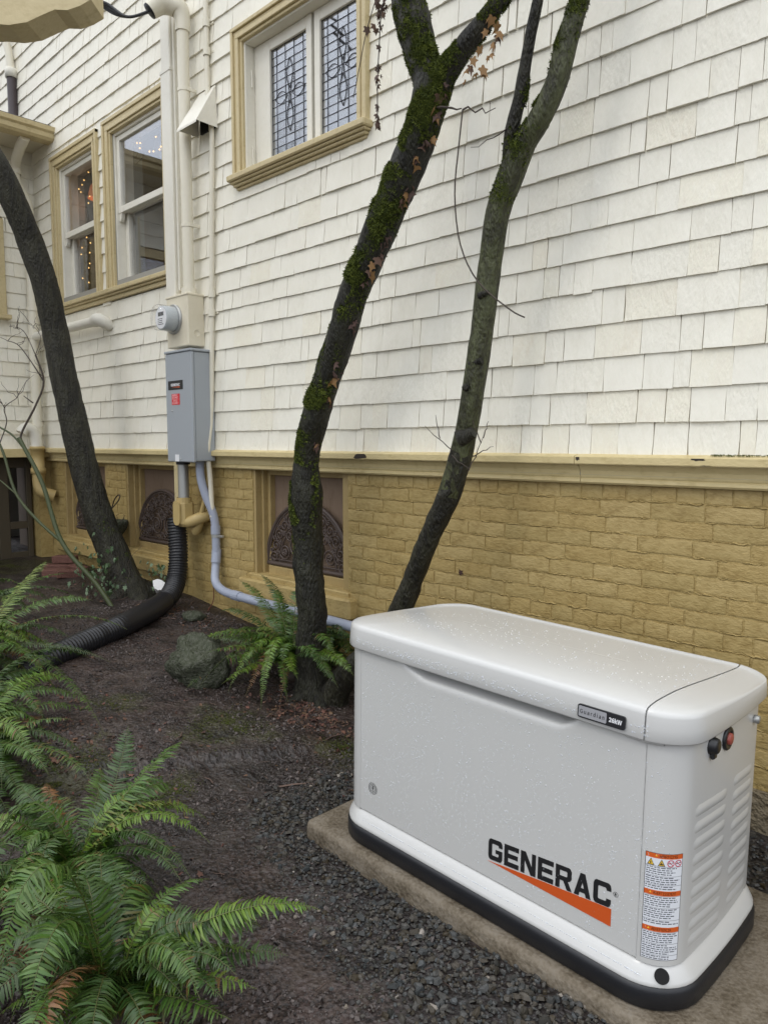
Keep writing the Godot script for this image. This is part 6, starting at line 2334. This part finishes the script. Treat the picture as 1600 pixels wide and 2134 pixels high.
	for k in 5:
		var a := TAU * k / 5.0 + 0.2
		var o := Vector3(0.08, -0.05, -0.02)
		tube(st, catmull([o, o + Vector3(cos(a) * 0.16, -0.06, sin(a) * 0.16), o + Vector3(cos(a + 0.2) * 0.3, -0.14, sin(a + 0.2) * 0.28)], 4), lerp_list([0.12, 0.07, 0.02], 4), 8)
	obj("root", st, M.bark_dark, t)
	# bare trees across the garden, mirrored in the leaded panes
	bare_tree(Vector3(-15.5, 0.2, 10.5), 10.0, "tall bare winter tree standing out beyond the wing", 3)
	bare_tree(Vector3(-9.5, 0.2, 13.0), 8.6, "shorter bare winter tree out in the garden", 8)

# bare winter twigs carrying a limb on above where it leaves the picture
func bare_crown(t: Node3D, pts: Array, rad: Array, s: int, forks := 3, lean := Vector3(0, 0.5, 0.15)) -> void:
	var g := RandomNumberGenerator.new()
	g.seed = s
	var n := pts.size()
	var d: Vector3 = ((pts[n - 1] - pts[n - 2]).normalized() + lean).normalized()
	var r: float = rad[n - 1] * 0.97
	var a: Vector3 = pts[n - 1] - (pts[n - 1] - pts[n - 2]).normalized() * 0.04
	var st := new_st()
	var p := [a, a + d * 0.35, a + d * 0.8 + Vector3(0.04, 0.05, 0.05), a + d * 1.3 + Vector3(0.02, 0.2, 0.12)]
	tube(st, catmull(p, 4), lerp_list([r, r * 0.85, r * 0.65, r * 0.45], 4), 12, true, 0.06, 5.0)
	for k in forks:
		var q: Vector3 = p[3 - k]
		grow(st, q, (d + Vector3(g.randf_range(-0.4, 0.4), 0.5, g.randf_range(-0.1, 0.6))).normalized(), 0.75, r * 0.4, 3, g)
	obj("crown", st, M.bark_dark, t)

func grow(st: SurfaceTool, a: Vector3, dir: Vector3, length: float, r: float, level: int, g: RandomNumberGenerator) -> void:
	var pts := [a]
	var p := a
	var d := dir
	for i in 4:
		d = (d + Vector3(g.randf_range(-0.16, 0.16), g.randf_range(-0.04, 0.14), g.randf_range(-0.16, 0.16))).normalized()
		p += d * length / 4.0
		pts.append(p)
	tube(st, pts, [r, r * 0.88, r * 0.76, r * 0.64, r * 0.5], maxi(4, 8 - level), false)
	if level >= 5:
		return
	var n := 3 if level < 4 else 2
	for k in n + 1:
		var q: Vector3 = pts[4] if k == 0 else pts[g.randi_range(2, 4)]
		var s := (d + Vector3(g.randf_range(-0.8, 0.8), g.randf_range(-0.15, 0.5), g.randf_range(-0.8, 0.8)) * (0.45 if k == 0 else 0.95)).normalized()
		grow(st, q, s, length * g.randf_range(0.6, 0.82), r * (0.5 if k == 0 else 0.42), level + 1, g)

func bare_tree(at: Vector3, h: float, label: String, s: int) -> void:
	var g := RandomNumberGenerator.new()
	g.seed = s
	var t := thing("bare_tree", label, "tree", at)
	var st := new_st()
	tube(st, [Vector3(0, -0.3, 0), Vector3(0.05, h * 0.16, 0), Vector3(0, h * 0.34, 0.05)], [0.2, 0.15, 0.12], 10, true, 0.05)
	obj("trunk", st, M.bark_dark, t)
	st = new_st()
	for k in 5:
		var a := TAU * k / 5.0
		grow(st, Vector3(0, h * (0.2 + 0.033 * k), 0.03), Vector3(cos(a) * 0.55, 0.9, sin(a) * 0.55).normalized(), h * 0.24, 0.05, 1, g)
	obj("crown", st, M.bark_dark, t)

# ------------------------------------------------------------ small things
func lump(st: SurfaceTool, rad: Vector3, seed_: int, rough := 0.22, n := 14) -> void:
	var f := FastNoiseLite.new()
	f.seed = seed_
	f.frequency = 0.9
	st.set_smooth_group(1)
	var pt := func(i: int, j: int) -> Vector3:
		var th := PI * j / n
		var ph := TAU * (i % (2 * n)) / (2.0 * n)
		var d := Vector3(sin(th) * cos(ph), cos(th), sin(th) * sin(ph))
		var q := 1.0 + rough * f.get_noise_3d(d.x * 1.3, d.y * 1.3, d.z * 1.3) * 1.6 + rough * 0.25 * f.get_noise_3d(d.x * 5, d.y * 5, d.z * 5)
		return d * q * rad
	for j in n:
		for i in 2 * n:
			quad(st, pt.call(i + 1, j + 1), pt.call(i, j + 1), pt.call(i, j), pt.call(i + 1, j))

func build_small() -> void:
	# boulder
	var st := new_st()
	lump(st, Vector3(0.165, 0.15, 0.15), 4, 0.24, 22)
	var o := obj("boulder", st, M.boulder_stone, self, Vector3(-3.36, ground_y(-3.36, 0.74) + 0.085, 0.74))
	meta(o, "grey rounded boulder lying beside the middle fern", "boulder")
	# flat stone
	st = new_st()
	lump(st, Vector3(0.09, 0.035, 0.075), 9, 0.2, 10)
	o = obj("flat_stone", st, M.boulder_stone, self, Vector3(-4.18, ground_y(-4.18, 0.27) + 0.018, 0.27))
	meta(o, "small flat stone on the soil in front of the hose", "stone")
	# loose bricks
	var spots := [[-6.32, 0.22, 0.0, 0.2, "dark red loose brick on top of the small pile"], [-6.30, 0.30, 1.0, 0.5, "loose brick in the lower layer of the small pile"], [-6.12, 0.20, 1.0, -0.3, "loose brick lying next to the brick pile under the leaning tree"], [-5.90, 0.36, 0.0, 0.9, "loose brick lying flat alone in the soil by the leaning tree"], [-6.02, 0.42, 0.0, 0.35, "worn loose brick half sunk in soil in front of the pile"]]
	for i in spots.size():
		var s: Array = spots[i]
		st = new_st()
		bbox(st, Vector3(-0.10, -0.031, -0.048), Vector3(0.10, 0.031, 0.048), 0.006)
		var y := ground_y(s[0], s[1]) + (0.028 if i > 0 else 0.095)
		o = obj("loose_brick", st, M.loose_brick, self, Vector3(s[0], y, s[1]))
		o.basis = Basis(Vector3.UP, s[3] + 0.4) * Basis(Vector3.BACK, rr(-0.08, 0.08))
		meta(o, s[4], "brick", "loose bricks by the leaning tree")
	# stone planter bowl with dry stalks
	var pl := thing("planter_bowl", "grey stone bowl of dry stalks standing behind the leaning tree", "planter", Vector3(-5.60, 0.33, 0.14))
	st = new_st()
	lathe(st, Vector3.ZERO, Vector3.UP, [[-0.03, 0.11], [0.03, 0.10], [0.10, 0.05], [0.26, 0.045], [0.34, 0.07], [0.42, 0.125], [0.46, 0.135], [0.48, 0.13], [0.48, 0.115], [0.44, 0.10], [0.44, 0.0]], 24)
	obj("bowl", st, M.boulder_stone, pl)
	st = new_st()
	tube(st, catmull([Vector3(0.03, 0.44, 0), Vector3(0.06, 0.56, 0.02), Vector3(0.12, 0.66, 0.02), Vector3(0.20, 0.70, 0.02), Vector3(0.21, 0.66, 0.03), Vector3(0.13, 0.60, 0.04), Vector3(0.04, 0.54, 0.05)], 5), 0.005, 6)
	for k in 9:
		var a := TAU * k / 9.0
		twig(st, Vector3(cos(a) * 0.06, 0.44, sin(a) * 0.06), Vector3(cos(a) * 0.11, rr(0.5, 0.62), sin(a) * 0.11), 0.0035)
	obj("dry_stalks", st, M.twig_brown, pl)
	# crumpled white cup
	st = new_st()
	tube(st, [Vector3(0, 0, 0), Vector3(0.03, 0.02, 0.02), Vector3(0.065, 0.05, 0.045), Vector3(0.10, 0.075, 0.07)], [0.026, 0.034, 0.042, 0.045], 9, true, 0.25, 6.0)
	o = obj("crumpled_cup", st, M.white_litter, self, Vector3(-4.80, ground_y(-4.8, 0.16) + 0.03, 0.16))
	meta(o, "crumpled white paper cup lying in ivy beside the hose", "cup")
	# ivy at the foot of the leaning tree
	var iv := thing("ground_ivy", "variegated green ivy climbing the foot of the leaning tree", "ivy", Vector3(-5.0, 0.34, 0.36))
	st = new_st()
	for k in 7:
		var a := Vector3(rr(-0.05, 0.2), 0.0, rr(0.02, 0.25))
		twig(st, a, a + Vector3(rr(-0.12, 0.15), rr(0.05, 0.45), rr(-0.1, 0.1)), 0.003, 0.03)
	obj("stem", st, M.twig_brown, iv)
	for k in 90:
		var h := rng.randf()
		leaf_at(iv, Vector3(0.10 - 0.22 * h + rr(-0.13, 0.13), 0.04 + 0.46 * h * rng.randf() + rr(-0.02, 0.05), 0.10 + rr(-0.10, 0.16) + 0.05 * h), rr(0.03, 0.05), M.ivy_green if rng.randf() < 0.7 else M.ivy_pale)
	iv = thing("corner_ivy", "clump of pale green ivy behind the white cup at the wall", "ivy", Vector3(-4.82, 0.36, 0.08))
	st = new_st()
	for k in 6:
		twig(st, Vector3(rr(-0.08, 0.08), -0.04, rr(-0.02, 0.08)), Vector3(rr(-0.2, 0.15), rr(0.06, 0.2), rr(-0.03, 0.1)), 0.003, 0.02)
	obj("stem", st, M.twig_brown, iv)
	for k in 80:
		leaf_at(iv, Vector3(rr(-0.2, 0.16), rr(-0.02, 0.20), rr(-0.03, 0.14)), rr(0.025, 0.045), M.ivy_green if rng.randf() < 0.6 else M.ivy_pale)
	# dried ivy on the mossy tree
	var dv := thing("dried_ivy", "dried brown ivy vine with curled leaves clinging to the mossy tree", "ivy", Vector3(-2.8, 1.4, 0.42))
	var side := []
	for i in range(7, TREE_MID.size()):
		side.append(TREE_MID[i] + Vector3(0.72, 0, -0.2) * TREE_MID_R[i] * 0.95 + Vector3(0, 0, 0.025) - dv.position)
	st = new_st()
	tube(st, catmull(side, 4), 0.004, 6)
	obj("stem", st, M.twig_brown, dv)
	for s in [[0.08, 4, 0.045], [0.2, 4, 0.05], [0.25, 5, 0.06], [0.36, 4, 0.045], [0.45, 5, 0.05], [0.50, 12, 0.05], [0.56, 9, 0.05], [0.66, 10, 0.055], [0.72, 6, 0.05], [0.78, 8, 0.055], [0.85, 7, 0.05], [0.92, 6, 0.05]]:
		for k in s[1]:
			var f: float = clampf(s[0] + rr(-0.02, 0.02), 0, 0.99) * (side.size() - 1)
			var p: Vector3 = side[int(f)].lerp(side[int(f) + 1], f - int(f))
			leaf_at(dv, p + Vector3(rr(0.005, 0.045), rr(-0.02, 0.02), rr(-0.01, 0.03)), s[2], [M.leaf_brown, M.leaf_dark, M.leaf_dark, M.leaf_brown, M.leaf_dark, M.leaf_orange][rng.randi_range(0, 5)])
	for s in [[Vector3(-1.72, 3.0, 0.41), 9], [Vector3(-1.80, 2.90, 0.42), 7], [Vector3(-1.74, 2.93, 0.42), 5]]:
		for k in s[1]:
			leaf_at(dv, s[0] - dv.position + Vector3(rr(-0.04, 0.04), rr(-0.06, 0.06), rr(-0.02, 0.02)), 0.048, [M.leaf_brown, M.leaf_orange, M.leaf_orange][rng.randi_range(0, 2)])
	# hanging vines left of the fork
	var hv := thing("hanging_vine", "thin dead vine hanging with brown leaves left of the tree fork", "vine", Vector3(-2.32, 3.22, 0.45))
	st = new_st()
	var vp := catmull([Vector3(0.12, 0.10, 0.0), Vector3(0.05, 0.06, 0), Vector3(0.03, -0.1, 0), Vector3(0.02, -0.25, 0), Vector3(0.02, -0.42, 0.0)], 5)
	tube(st, vp, 0.0025, 6)
	tube(st, catmull([Vector3(0.0, 0.08, 0), Vector3(-0.05, -0.02, 0), Vector3(-0.09, -0.14, 0), Vector3(-0.13, -0.26, 0)], 5), 0.002, 6)
	obj("stem", st, M.twig_brown, hv)
	for k in 34:
		var p: Vector3 = vp[rng.randi_range(2, vp.size() - 1)]
		leaf_at(hv, p + Vector3(rr(-0.012, 0.012), rr(-0.02, 0.02), rr(-0.01, 0.01)), 0.03, M.leaf_dark if rng.randf() < 0.7 else M.leaf_brown)
	for k in 12:
		leaf_at(hv, Vector3(rr(-0.04, 0.03), rr(-0.02, 0.1), rr(-0.02, 0.02)), 0.04, M.leaf_dark if rng.randf() < 0.6 else M.leaf_brown)
	# leaf stuck to the brick
	var lf := put("stuck_leaf", leaf_meshes[0], M.leaf_dark, self, Vector3(-2.165, 0.79, 0.006))
	lf.basis = Basis(Vector3.BACK, 0.5) * Basis.from_scale(Vector3.ONE * 0.032)
	meta(lf, "small dark red leaf stuck on the ochre brick wall", "leaf")
	# bare shrub with green canes
	var sh := thing("bare_shrub", "bare green caned shrub with thin twigs in front of the wing", "shrub", CANES[0][0])
	for i in CANES.size():
		st = new_st()
		var c: Array = CANES[i].map(func(p): return p - sh.position)
		if i == 0:
			c[0] += Vector3(0.03, -0.06, 0)
		var r0: float = [0.017, 0.011, 0.008, 0.008, 0.005, 0.005, 0.003, 0.007, 0.004, 0.0025, 0.0025][i]
		var n := (c.size() - 1) * 6 + 1
		var rad := []
		for k in n:
			rad.append(lerpf(r0, r0 * (0.75 if i < 4 else 0.4), float(k) / n))
		tube(st, catmull(c, 6), rad, 9, true, 0.06)
		obj("cane", st, M.cane_green if i in [0, 1, 2, 7] else M.twig_brown, sh)
	st = new_st()
	for i in [4, 6, 8, 9, 10, 3]:
		for k in 4:
			var c: Array = CANES[i]
			var p: Vector3 = c[c.size() - 1].lerp(c[c.size() - 2], rng.randf()) - sh.position
			twig(st, p, p + Vector3(rr(-0.10, 0.10), rr(0.02, 0.16), rr(-0.1, 0.1)), 0.002, 0.01)
	obj("twig", st, M.twig_brown, sh)

# ------------------------------------------------------------ ferns
func frond(st: SurfaceTool, p0: Vector3, tip: Vector3, lift: float, wid: float, col: Color, full := 1.0) -> void:
	var d := tip - p0
	var lat := d.cross(Vector3.UP).normalized() * d.length() * rr(-0.14, 0.14)
	var c1 := p0 + d * 0.12 + Vector3(0, lift * 1.1, 0) + lat * 0.4
	var c2 := p0 + d * 0.68 + Vector3(0, lift * 0.95, 0) + lat
	var n := 30
	var pts := []
	for i in n + 1:
		var t := float(i) / n
		pts.append(p0.bezier_interpolate(c1, c2, tip, t) + Vector3(rr(-1, 1), rr(-1, 1), rr(-1, 1)) * 0.0012)
	var rad := []
	for i in n + 1:
		rad.append(lerpf(0.0030, 0.0007, float(i) / n))
	st.set_color(Color(0.085, 0.080, 0.026).lerp(col, 0.3))
	tube(st, pts, rad, 5, false)
	var length := 0.0
	for i in n:
		length += pts[i].distance_to(pts[i + 1])
	var pairs := int(clampf(length / 0.0084, 26, 90))
	var roll := rr(-0.4, 0.4)
	var twist := rr(-0.7, 0.7)
	var worn := rng.randf() < 0.35
	var brown := Color(0.15, 0.075, 0.028)
	st.set_smooth_group(1)
	for k in pairs:
		var t := 0.10 + 0.895 * float(k) / pairs
		var f := t * n
		var i := mini(int(f), n - 1)
		var c: Vector3 = pts[i].lerp(pts[i + 1], f - i)
		var tan: Vector3 = (pts[i + 1] - pts[i]).normalized()
		var up := Vector3.UP - tan * tan.dot(Vector3.UP)
		if up.length() < 0.25:
			up += Vector3(0.4, 0.0, 0.4)
			up -= tan * tan.dot(up)
		up = up.normalized().rotated(tan, roll + twist * (t - 0.4))
		var side := tan.cross(up).normalized()
		var prof := pow(sin(PI * clampf(0.14 + 0.86 * t, 0, 1)), 0.62) * (0.45 + 0.55 * ss(0.08, 0.25, t))
		var len := wid * prof * full
		if t > 0.9:
			len *= lerpf(1.0, 0.35, (t - 0.9) / 0.1)
		if len < 0.004:
			continue
		for s in [-1.0, 1.0]:
			if rng.randf() < (0.10 if worn else 0.035):
				continue
			var l := len * rr(0.78, 1.12)
			if worn and rng.randf() < 0.12:
				l *= rr(0.35, 0.8)
			var ang := 0.26 + rr(-0.16, 0.16)
			var dir: Vector3 = (side * s * cos(ang) + tan * sin(ang) + up * rr(-0.14, 0.14)).normalized()
			var droop := rr(0.05, 0.45)
			var w := minf(0.0037, l * 0.115) * rr(0.8, 1.2)
			var wv := tan.rotated(dir, rr(-0.35, 0.35)) * w
			var m1: Vector3 = c + dir * l * 0.35 + up * (0.05 * l)
			var m2: Vector3 = c + dir * l * 0.72 + up * (-droop * l * 0.4) + tan * l * 0.03
			var e: Vector3 = c + dir * l + up * (-droop * l) + tan * l * rr(0.02, 0.2)
			var v := rr(0.72, 1.3)
			var base := Color(col.r * v * rr(0.9, 1.2), col.g * v, col.b * v)
			if worn and rng.randf() < 0.14:
				base = base.lerp(brown, rr(0.3, 0.9))
			var endc := base.lerp(brown, rr(0.3, 0.8)) if worn and rng.randf() < 0.3 else base * rr(0.95, 1.25)
			var a0 := c - wv * 0.5
			var a1 := c + wv * 0.55
			var b0 := m1 - wv * 0.8
			var b1 := m1 + wv * 0.95
			var d0 := m2 - wv * 0.6
			var d1 := m2 + wv * 0.75
			st.set_color(base)
			if s > 0:
				quad(st, a0, a1, b1, b0)
				quad(st, b0, b1, d1, d0)
				st.add_vertex(d0)
				st.set_color(endc); st.add_vertex(e)
				st.set_color(base); st.add_vertex(d1)
			else:
				quad(st, a1, a0, b0, b1)
				quad(st, b1, b0, d0, d1)
				st.add_vertex(d1)
				st.set_color(endc); st.add_vertex(e)
				st.set_color(base); st.add_vertex(d0)

func build_ferns() -> void:
	var labels := {"A": "large glossy sword fern arching over the soil in front of the gravel", "B": "upright sword fern with pale fronds between the gravel and the left bed", "C": "sword fern with browned fronds growing over the black hose end", "D": "sword fern with rusty drooping fronds beside the boulder and mossy tree", "E": "small sword fern between the mossy tree and the generator", "G": "sword fern spreading from the bed beside the mossy soil", "H": "sword fern in front of the bare green caned shrub", "I": "dark sword fern at the outer edge of the bed behind the large glossy fern", "J": "sword fern with long fronds hanging toward the fallen dead leaves"}
	var cols := [Color(0.080, 0.148, 0.016), Color(0.052, 0.106, 0.016), Color(0.033, 0.070, 0.014), Color(0.125, 0.175, 0.038), Color(0.15, 0.078, 0.030)]
	var data := FERN_DATA.duplicate()
	data["H"] = [Vector3(-4.75, 0.3, 1.42), []]
	data["I"] = [Vector3(-2.05, 0.0, 2.38), []]
	data["J"] = [Vector3(-3.42, 0.1, 1.86), []]
	var extra := {"A": 44, "B": 40, "C": 46, "D": 44, "E": 16, "G": 46, "H": 40, "I": 40, "J": 40}
	for key in data:
		var d: Array = data[key]
		var at: Vector3 = d[0]
		at.z = maxf(at.z, 0.10)
		at.y = ground_y(at.x, at.z)
		var f := thing("sword_fern", labels[key], "fern", at, "sword ferns in the bed")
		var crown := new_st()
		lump(crown, Vector3(0.05, 0.05, 0.05), 2, 0.4, 6)
		obj("crown", crown, M.twig_brown, f, Vector3(0, 0.02, 0))
		for q in d[1]:
			var tip := Vector3(q[0], q[1], maxf(q[2], 0.07))
			tip.y = maxf(tip.y, ground_y(tip.x, tip.z) + 0.012)
			var st := new_st()
			frond(st, Vector3(rr(-0.02, 0.02), 0.05, rr(-0.02, 0.02)), tip - at, q[3], q[4], cols[q[5]])
			obj("frond", st, M.fern_leaf, f)
		for k in extra[key]:
			var a := rr(0, TAU)
			var l := rr(0.20, 0.46)
			if key == "E":
				l *= 0.8
			if key in ["C", "H", "J", "G", "D"]:
				l *= 1.3
			var tip := at + Vector3(cos(a) * l, rr(0.02, 0.28), sin(a) * l)
			tip.z = clampf(tip.z, 0.07, 2.5)
			if key == "A":
				tip.x = minf(tip.x, -1.3)
			if key == "C":
				# keep clear of the hose
				tip.x = minf(tip.x, -3.85 + (tip.z - 1.3) * 0.5)
			tip.y = maxf(tip.y, ground_y(tip.x, tip.z) + 0.012)
			var st := new_st()
			var pick := rng.randf()
			var c: Color = cols[4] if pick < 0.05 else (cols[2] if pick < 0.45 else (cols[1] if pick < 0.85 else cols[0]))
			frond(st, Vector3(rr(-0.02, 0.02), 0.04, rr(-0.02, 0.02)), tip - at, rr(0.08, 0.26), rr(0.040, 0.062), c, rr(0.85, 1.0))
			obj("frond", st, M.fern_leaf, f)

# ------------------------------------------------------------ gravel, litter, moss on the ground
func chip(k: int) -> ArrayMesh:
	var r := RandomNumberGenerator.new()
	r.seed = 500 + k
	var st := new_st()
	flat(st)
	var top := []
	var bot := []
	var n := 5 + k % 2
	for i in n:
		var a := TAU * i / n + r.randf_range(-0.3, 0.3)
		var q := r.randf_range(0.75, 1.15)
		top.append(Vector3(cos(a) * q * 0.72, 0.45 + r.randf_range(-0.2, 0.2), sin(a) * q * 0.6))
		bot.append(Vector3(cos(a) * q, -0.35 + r.randf_range(-0.12, 0.2), sin(a) * q * 0.85))
	var ct := Vector3(r.randf_range(-0.2, 0.2), 0.55 + r.randf_range(0, 0.2), 0)
	for i in n:
		var j := (i + 1) % n
		tri3(st, ct, top[j], top[i])
		quad(st, bot[j], bot[i], top[i], top[j])
	return done(st)

func build_litter() -> void:
	var gravel := Node3D.new()
	gravel.name = "gravel"
	gravel.set_meta("kind", "stuff")
	gravel.set_meta("label", "dark wet crushed gravel around the concrete slab")
	gravel.set_meta("category", "gravel")
	add_child(gravel)
	for k in 5:
		var xf := []
		var cols := []
		var tries := 0
		var want := 2300
		while xf.size() < want and tries < 90000:
			tries += 1
			var x := rr(-2.5, -0.2) if rng.randf() < 0.85 else rr(-0.4, 1.6)
			var z := rr(0.05, 2.0)
			if x > -2.0 and x < -0.30 and z > 0.40 and z < 1.18:
				continue
			if rng.randf() > in_gravel(x, z):
				continue
			if (x > -0.35 or z < 0.45) and rng.randf() < 0.5:
				continue
			var s := rr(0.0035, 0.0085)
			if rng.randf() < 0.12:
				s = rr(0.0085, 0.0155)
			var b := Basis(Vector3(rr(-1, 1), rr(-0.2, 1), rr(-1, 1)).normalized(), rr(-0.7, 0.7)) * Basis(Vector3.UP, rr(0, TAU)) * Basis.from_scale(Vector3(s * rr(0.9, 1.5), s * rr(0.55, 0.95), s))
			xf.append(Transform3D(b, Vector3(x, ground_y(x, z) + s * 0.25 + (rr(0, 0.006) if in_gravel(x, z) > 0.8 else 0.0), z)))
			var v := rr(0.02, 0.068)
			var warm := rr(-0.004, 0.010)
			if rng.randf() < 0.012:
				v = rr(0.14, 0.26)
				warm = 0.03
			cols.append(Color(v + warm, v, v - 0.003 - warm))
		copies("chips", chip(k), M.gravel_stone, xf, cols, gravel)
	# moss on the soil and on the ledge end
	for d in [[-2.8, 0.95, 0.20, 2600], [-2.9, 1.66, 0.24, 3000], [-2.35, 0.62, 0.15, 900], [-3.7, 0.2, 0.16, 700], [-6.85, 0.55, 0.35, 2200], [-2.55, 1.36, 0.10, 500], [-3.35, 1.2, 0.13, 600]]:
		var xf := []
		var cols := []
		while xf.size() < d[3]:
			var a := rr(0, TAU)
			var q := absf(rng.randfn(0, 0.5))
			var x: float = d[0] + cos(a) * q * d[2]
			var z: float = d[1] + sin(a) * q * d[2]
			if nz.get_noise_2d(x * 90.0, z * 90.0) < -0.05 or z < 0.02:
				xf.append(Transform3D(Basis.from_scale(Vector3.ZERO + Vector3.ONE * 0.0001), Vector3(d[0], -0.1, d[1])))
				cols.append(Color(0.05, 0.05, 0.02))
				continue
			var s := rr(0.004, 0.009)
			xf.append(Transform3D(Basis(Vector3.UP, rr(0, TAU)) * Basis.from_scale(Vector3(s, s * 0.7, s)), Vector3(x, ground_y(x, z) - 0.001, z)))
			var g := rng.randf()
			cols.append(Color(lerpf(0.045, 0.10, g), lerpf(0.055, 0.115, g), lerpf(0.014, 0.022, g)))
		var o := copies("ground_moss", tuft, M.moss, xf, cols)
		meta(o, "low green moss growing in patches on the bare soil", "moss", "moss patches on the soil")
	var lx := []
	var lc := []
	for i in 700:
		var x := -0.98 + absf(rng.randfn(0, 0.32))
		lx.append(Transform3D(Basis(Vector3.UP, rr(0, TAU)) * Basis.from_scale(Vector3.ONE * rr(0.003, 0.006)), Vector3(x, 1.387 - rr(0, 0.006), 0.05 + rr(0.004, 0.034))))
		lc.append(Color(rr(0.06, 0.12), rr(0.08, 0.14), 0.015))
	var lo := copies("ledge_moss", tuft, M.moss, lx, lc)
	meta(lo, "thin green moss growing on top of the tan ledge", "moss")
	# twigs, needles and rotting leaves
	var st := new_st()
	tube(st, [Vector3(-0.5, 0, 0), Vector3(-0.15, 0.02, 0.05), Vector3(0.2, 0.0, -0.03), Vector3(0.5, 0.015, 0.02)], [0.035, 0.03, 0.028, 0.015], 5)
	var stick := done(st)
	var xf := []
	var cols := []
	for i in 1900:
		var x := rr(-5.6, -1.0)
		var z := rr(0.05, 2.4)
		if x > -2.0 and z > 0.35 and z < 1.28:
			continue
		var s := rr(0.012, 0.05)
		if rng.randf() < 0.05:
			s = rr(0.06, 0.16)
		xf.append(Transform3D(Basis(Vector3.UP, rr(0, TAU)) * Basis(Vector3.BACK, rr(-0.1, 0.1)) * Basis.from_scale(Vector3(s, s * 0.8, s)), Vector3(x, ground_y(x, z) + 0.002, z)))
		var v := rr(0.02, 0.12)
		cols.append(Color(v * 1.25, v * 0.8, v * 0.6))
	var ln := Node3D.new()
	ln.name = "leaf_litter"
	add_child(ln)
	ln.set_meta("kind", "stuff")
	ln.set_meta("label", "scattered brown twigs and rotting leaves on the dark soil")
	ln.set_meta("category", "leaf litter")
	copies("twigs", stick, M.litter, xf, cols, ln)
	# loose crumbs of earth
	xf = []
	cols = []
	while xf.size() < 26000:
		var x := rr(-4.8, -1.2)
		var z := rr(0.05, 2.3)
		if (x > -2.0 and z > 0.35 and z < 1.28) or nz.get_noise_2d(x * 40.0, z * 40.0) < rr(-0.25, 0.25):
			continue
		var s := rr(0.0015, 0.005)
		if rng.randf() < 0.08:
			s = rr(0.005, 0.012)
		xf.append(Transform3D(Basis(Vector3(rr(-1, 1), 1, rr(-1, 1)).normalized(), rr(0, TAU)) * Basis.from_scale(Vector3(s, s * 0.8, s)), Vector3(x, ground_y(x, z) + s * 0.2, z)))
		var v := rr(0.02, 0.12)
		cols.append(Color(v * 1.12, v * 0.92, v * 0.84))
	copies("crumbs", chip(1), M.litter, xf, cols, ln)
	for k in 3:
		xf = []
		cols = []
		for i in 420:
			var x := rr(-5.6, -1.6)
			var z := rr(0.05, 2.4)
			var q := rng.randf()
			if q < 0.30:
				x = -2.72 + rng.randfn(0, 0.16)
				z = 0.42 + absf(rng.randfn(0, 0.15))
			elif q < 0.5:
				x = -3.1 + rng.randfn(0, 0.22)
				z = 1.55 + rng.randfn(0, 0.16)
			elif q < 0.6:
				x = -4.2 + rng.randfn(0, 0.15)
				z = 0.22 + absf(rng.randfn(0, 0.10))
			if x > -2.0 and z > 0.3:
				continue
			z = maxf(z, 0.05)
			var s := rr(0.012, 0.034)
			if rng.randf() < 0.15:
				s = rr(0.035, 0.055)
			xf.append(Transform3D(Basis(Vector3.UP, rr(0, TAU)) * Basis(Vector3.RIGHT, -PI / 2 + rr(-0.5, 0.5)) * Basis.from_scale(Vector3(s * rr(0.4, 0.9), s, s)), Vector3(x, ground_y(x, z) + 0.006, z)))
			var v := rr(0.03, 0.13)
			cols.append(Color(v * 1.25, v * rr(0.5, 0.75), v * 0.38))
		copies("leaves", leaf_meshes[k * 2 % 6], M.litter, xf, cols, ln)
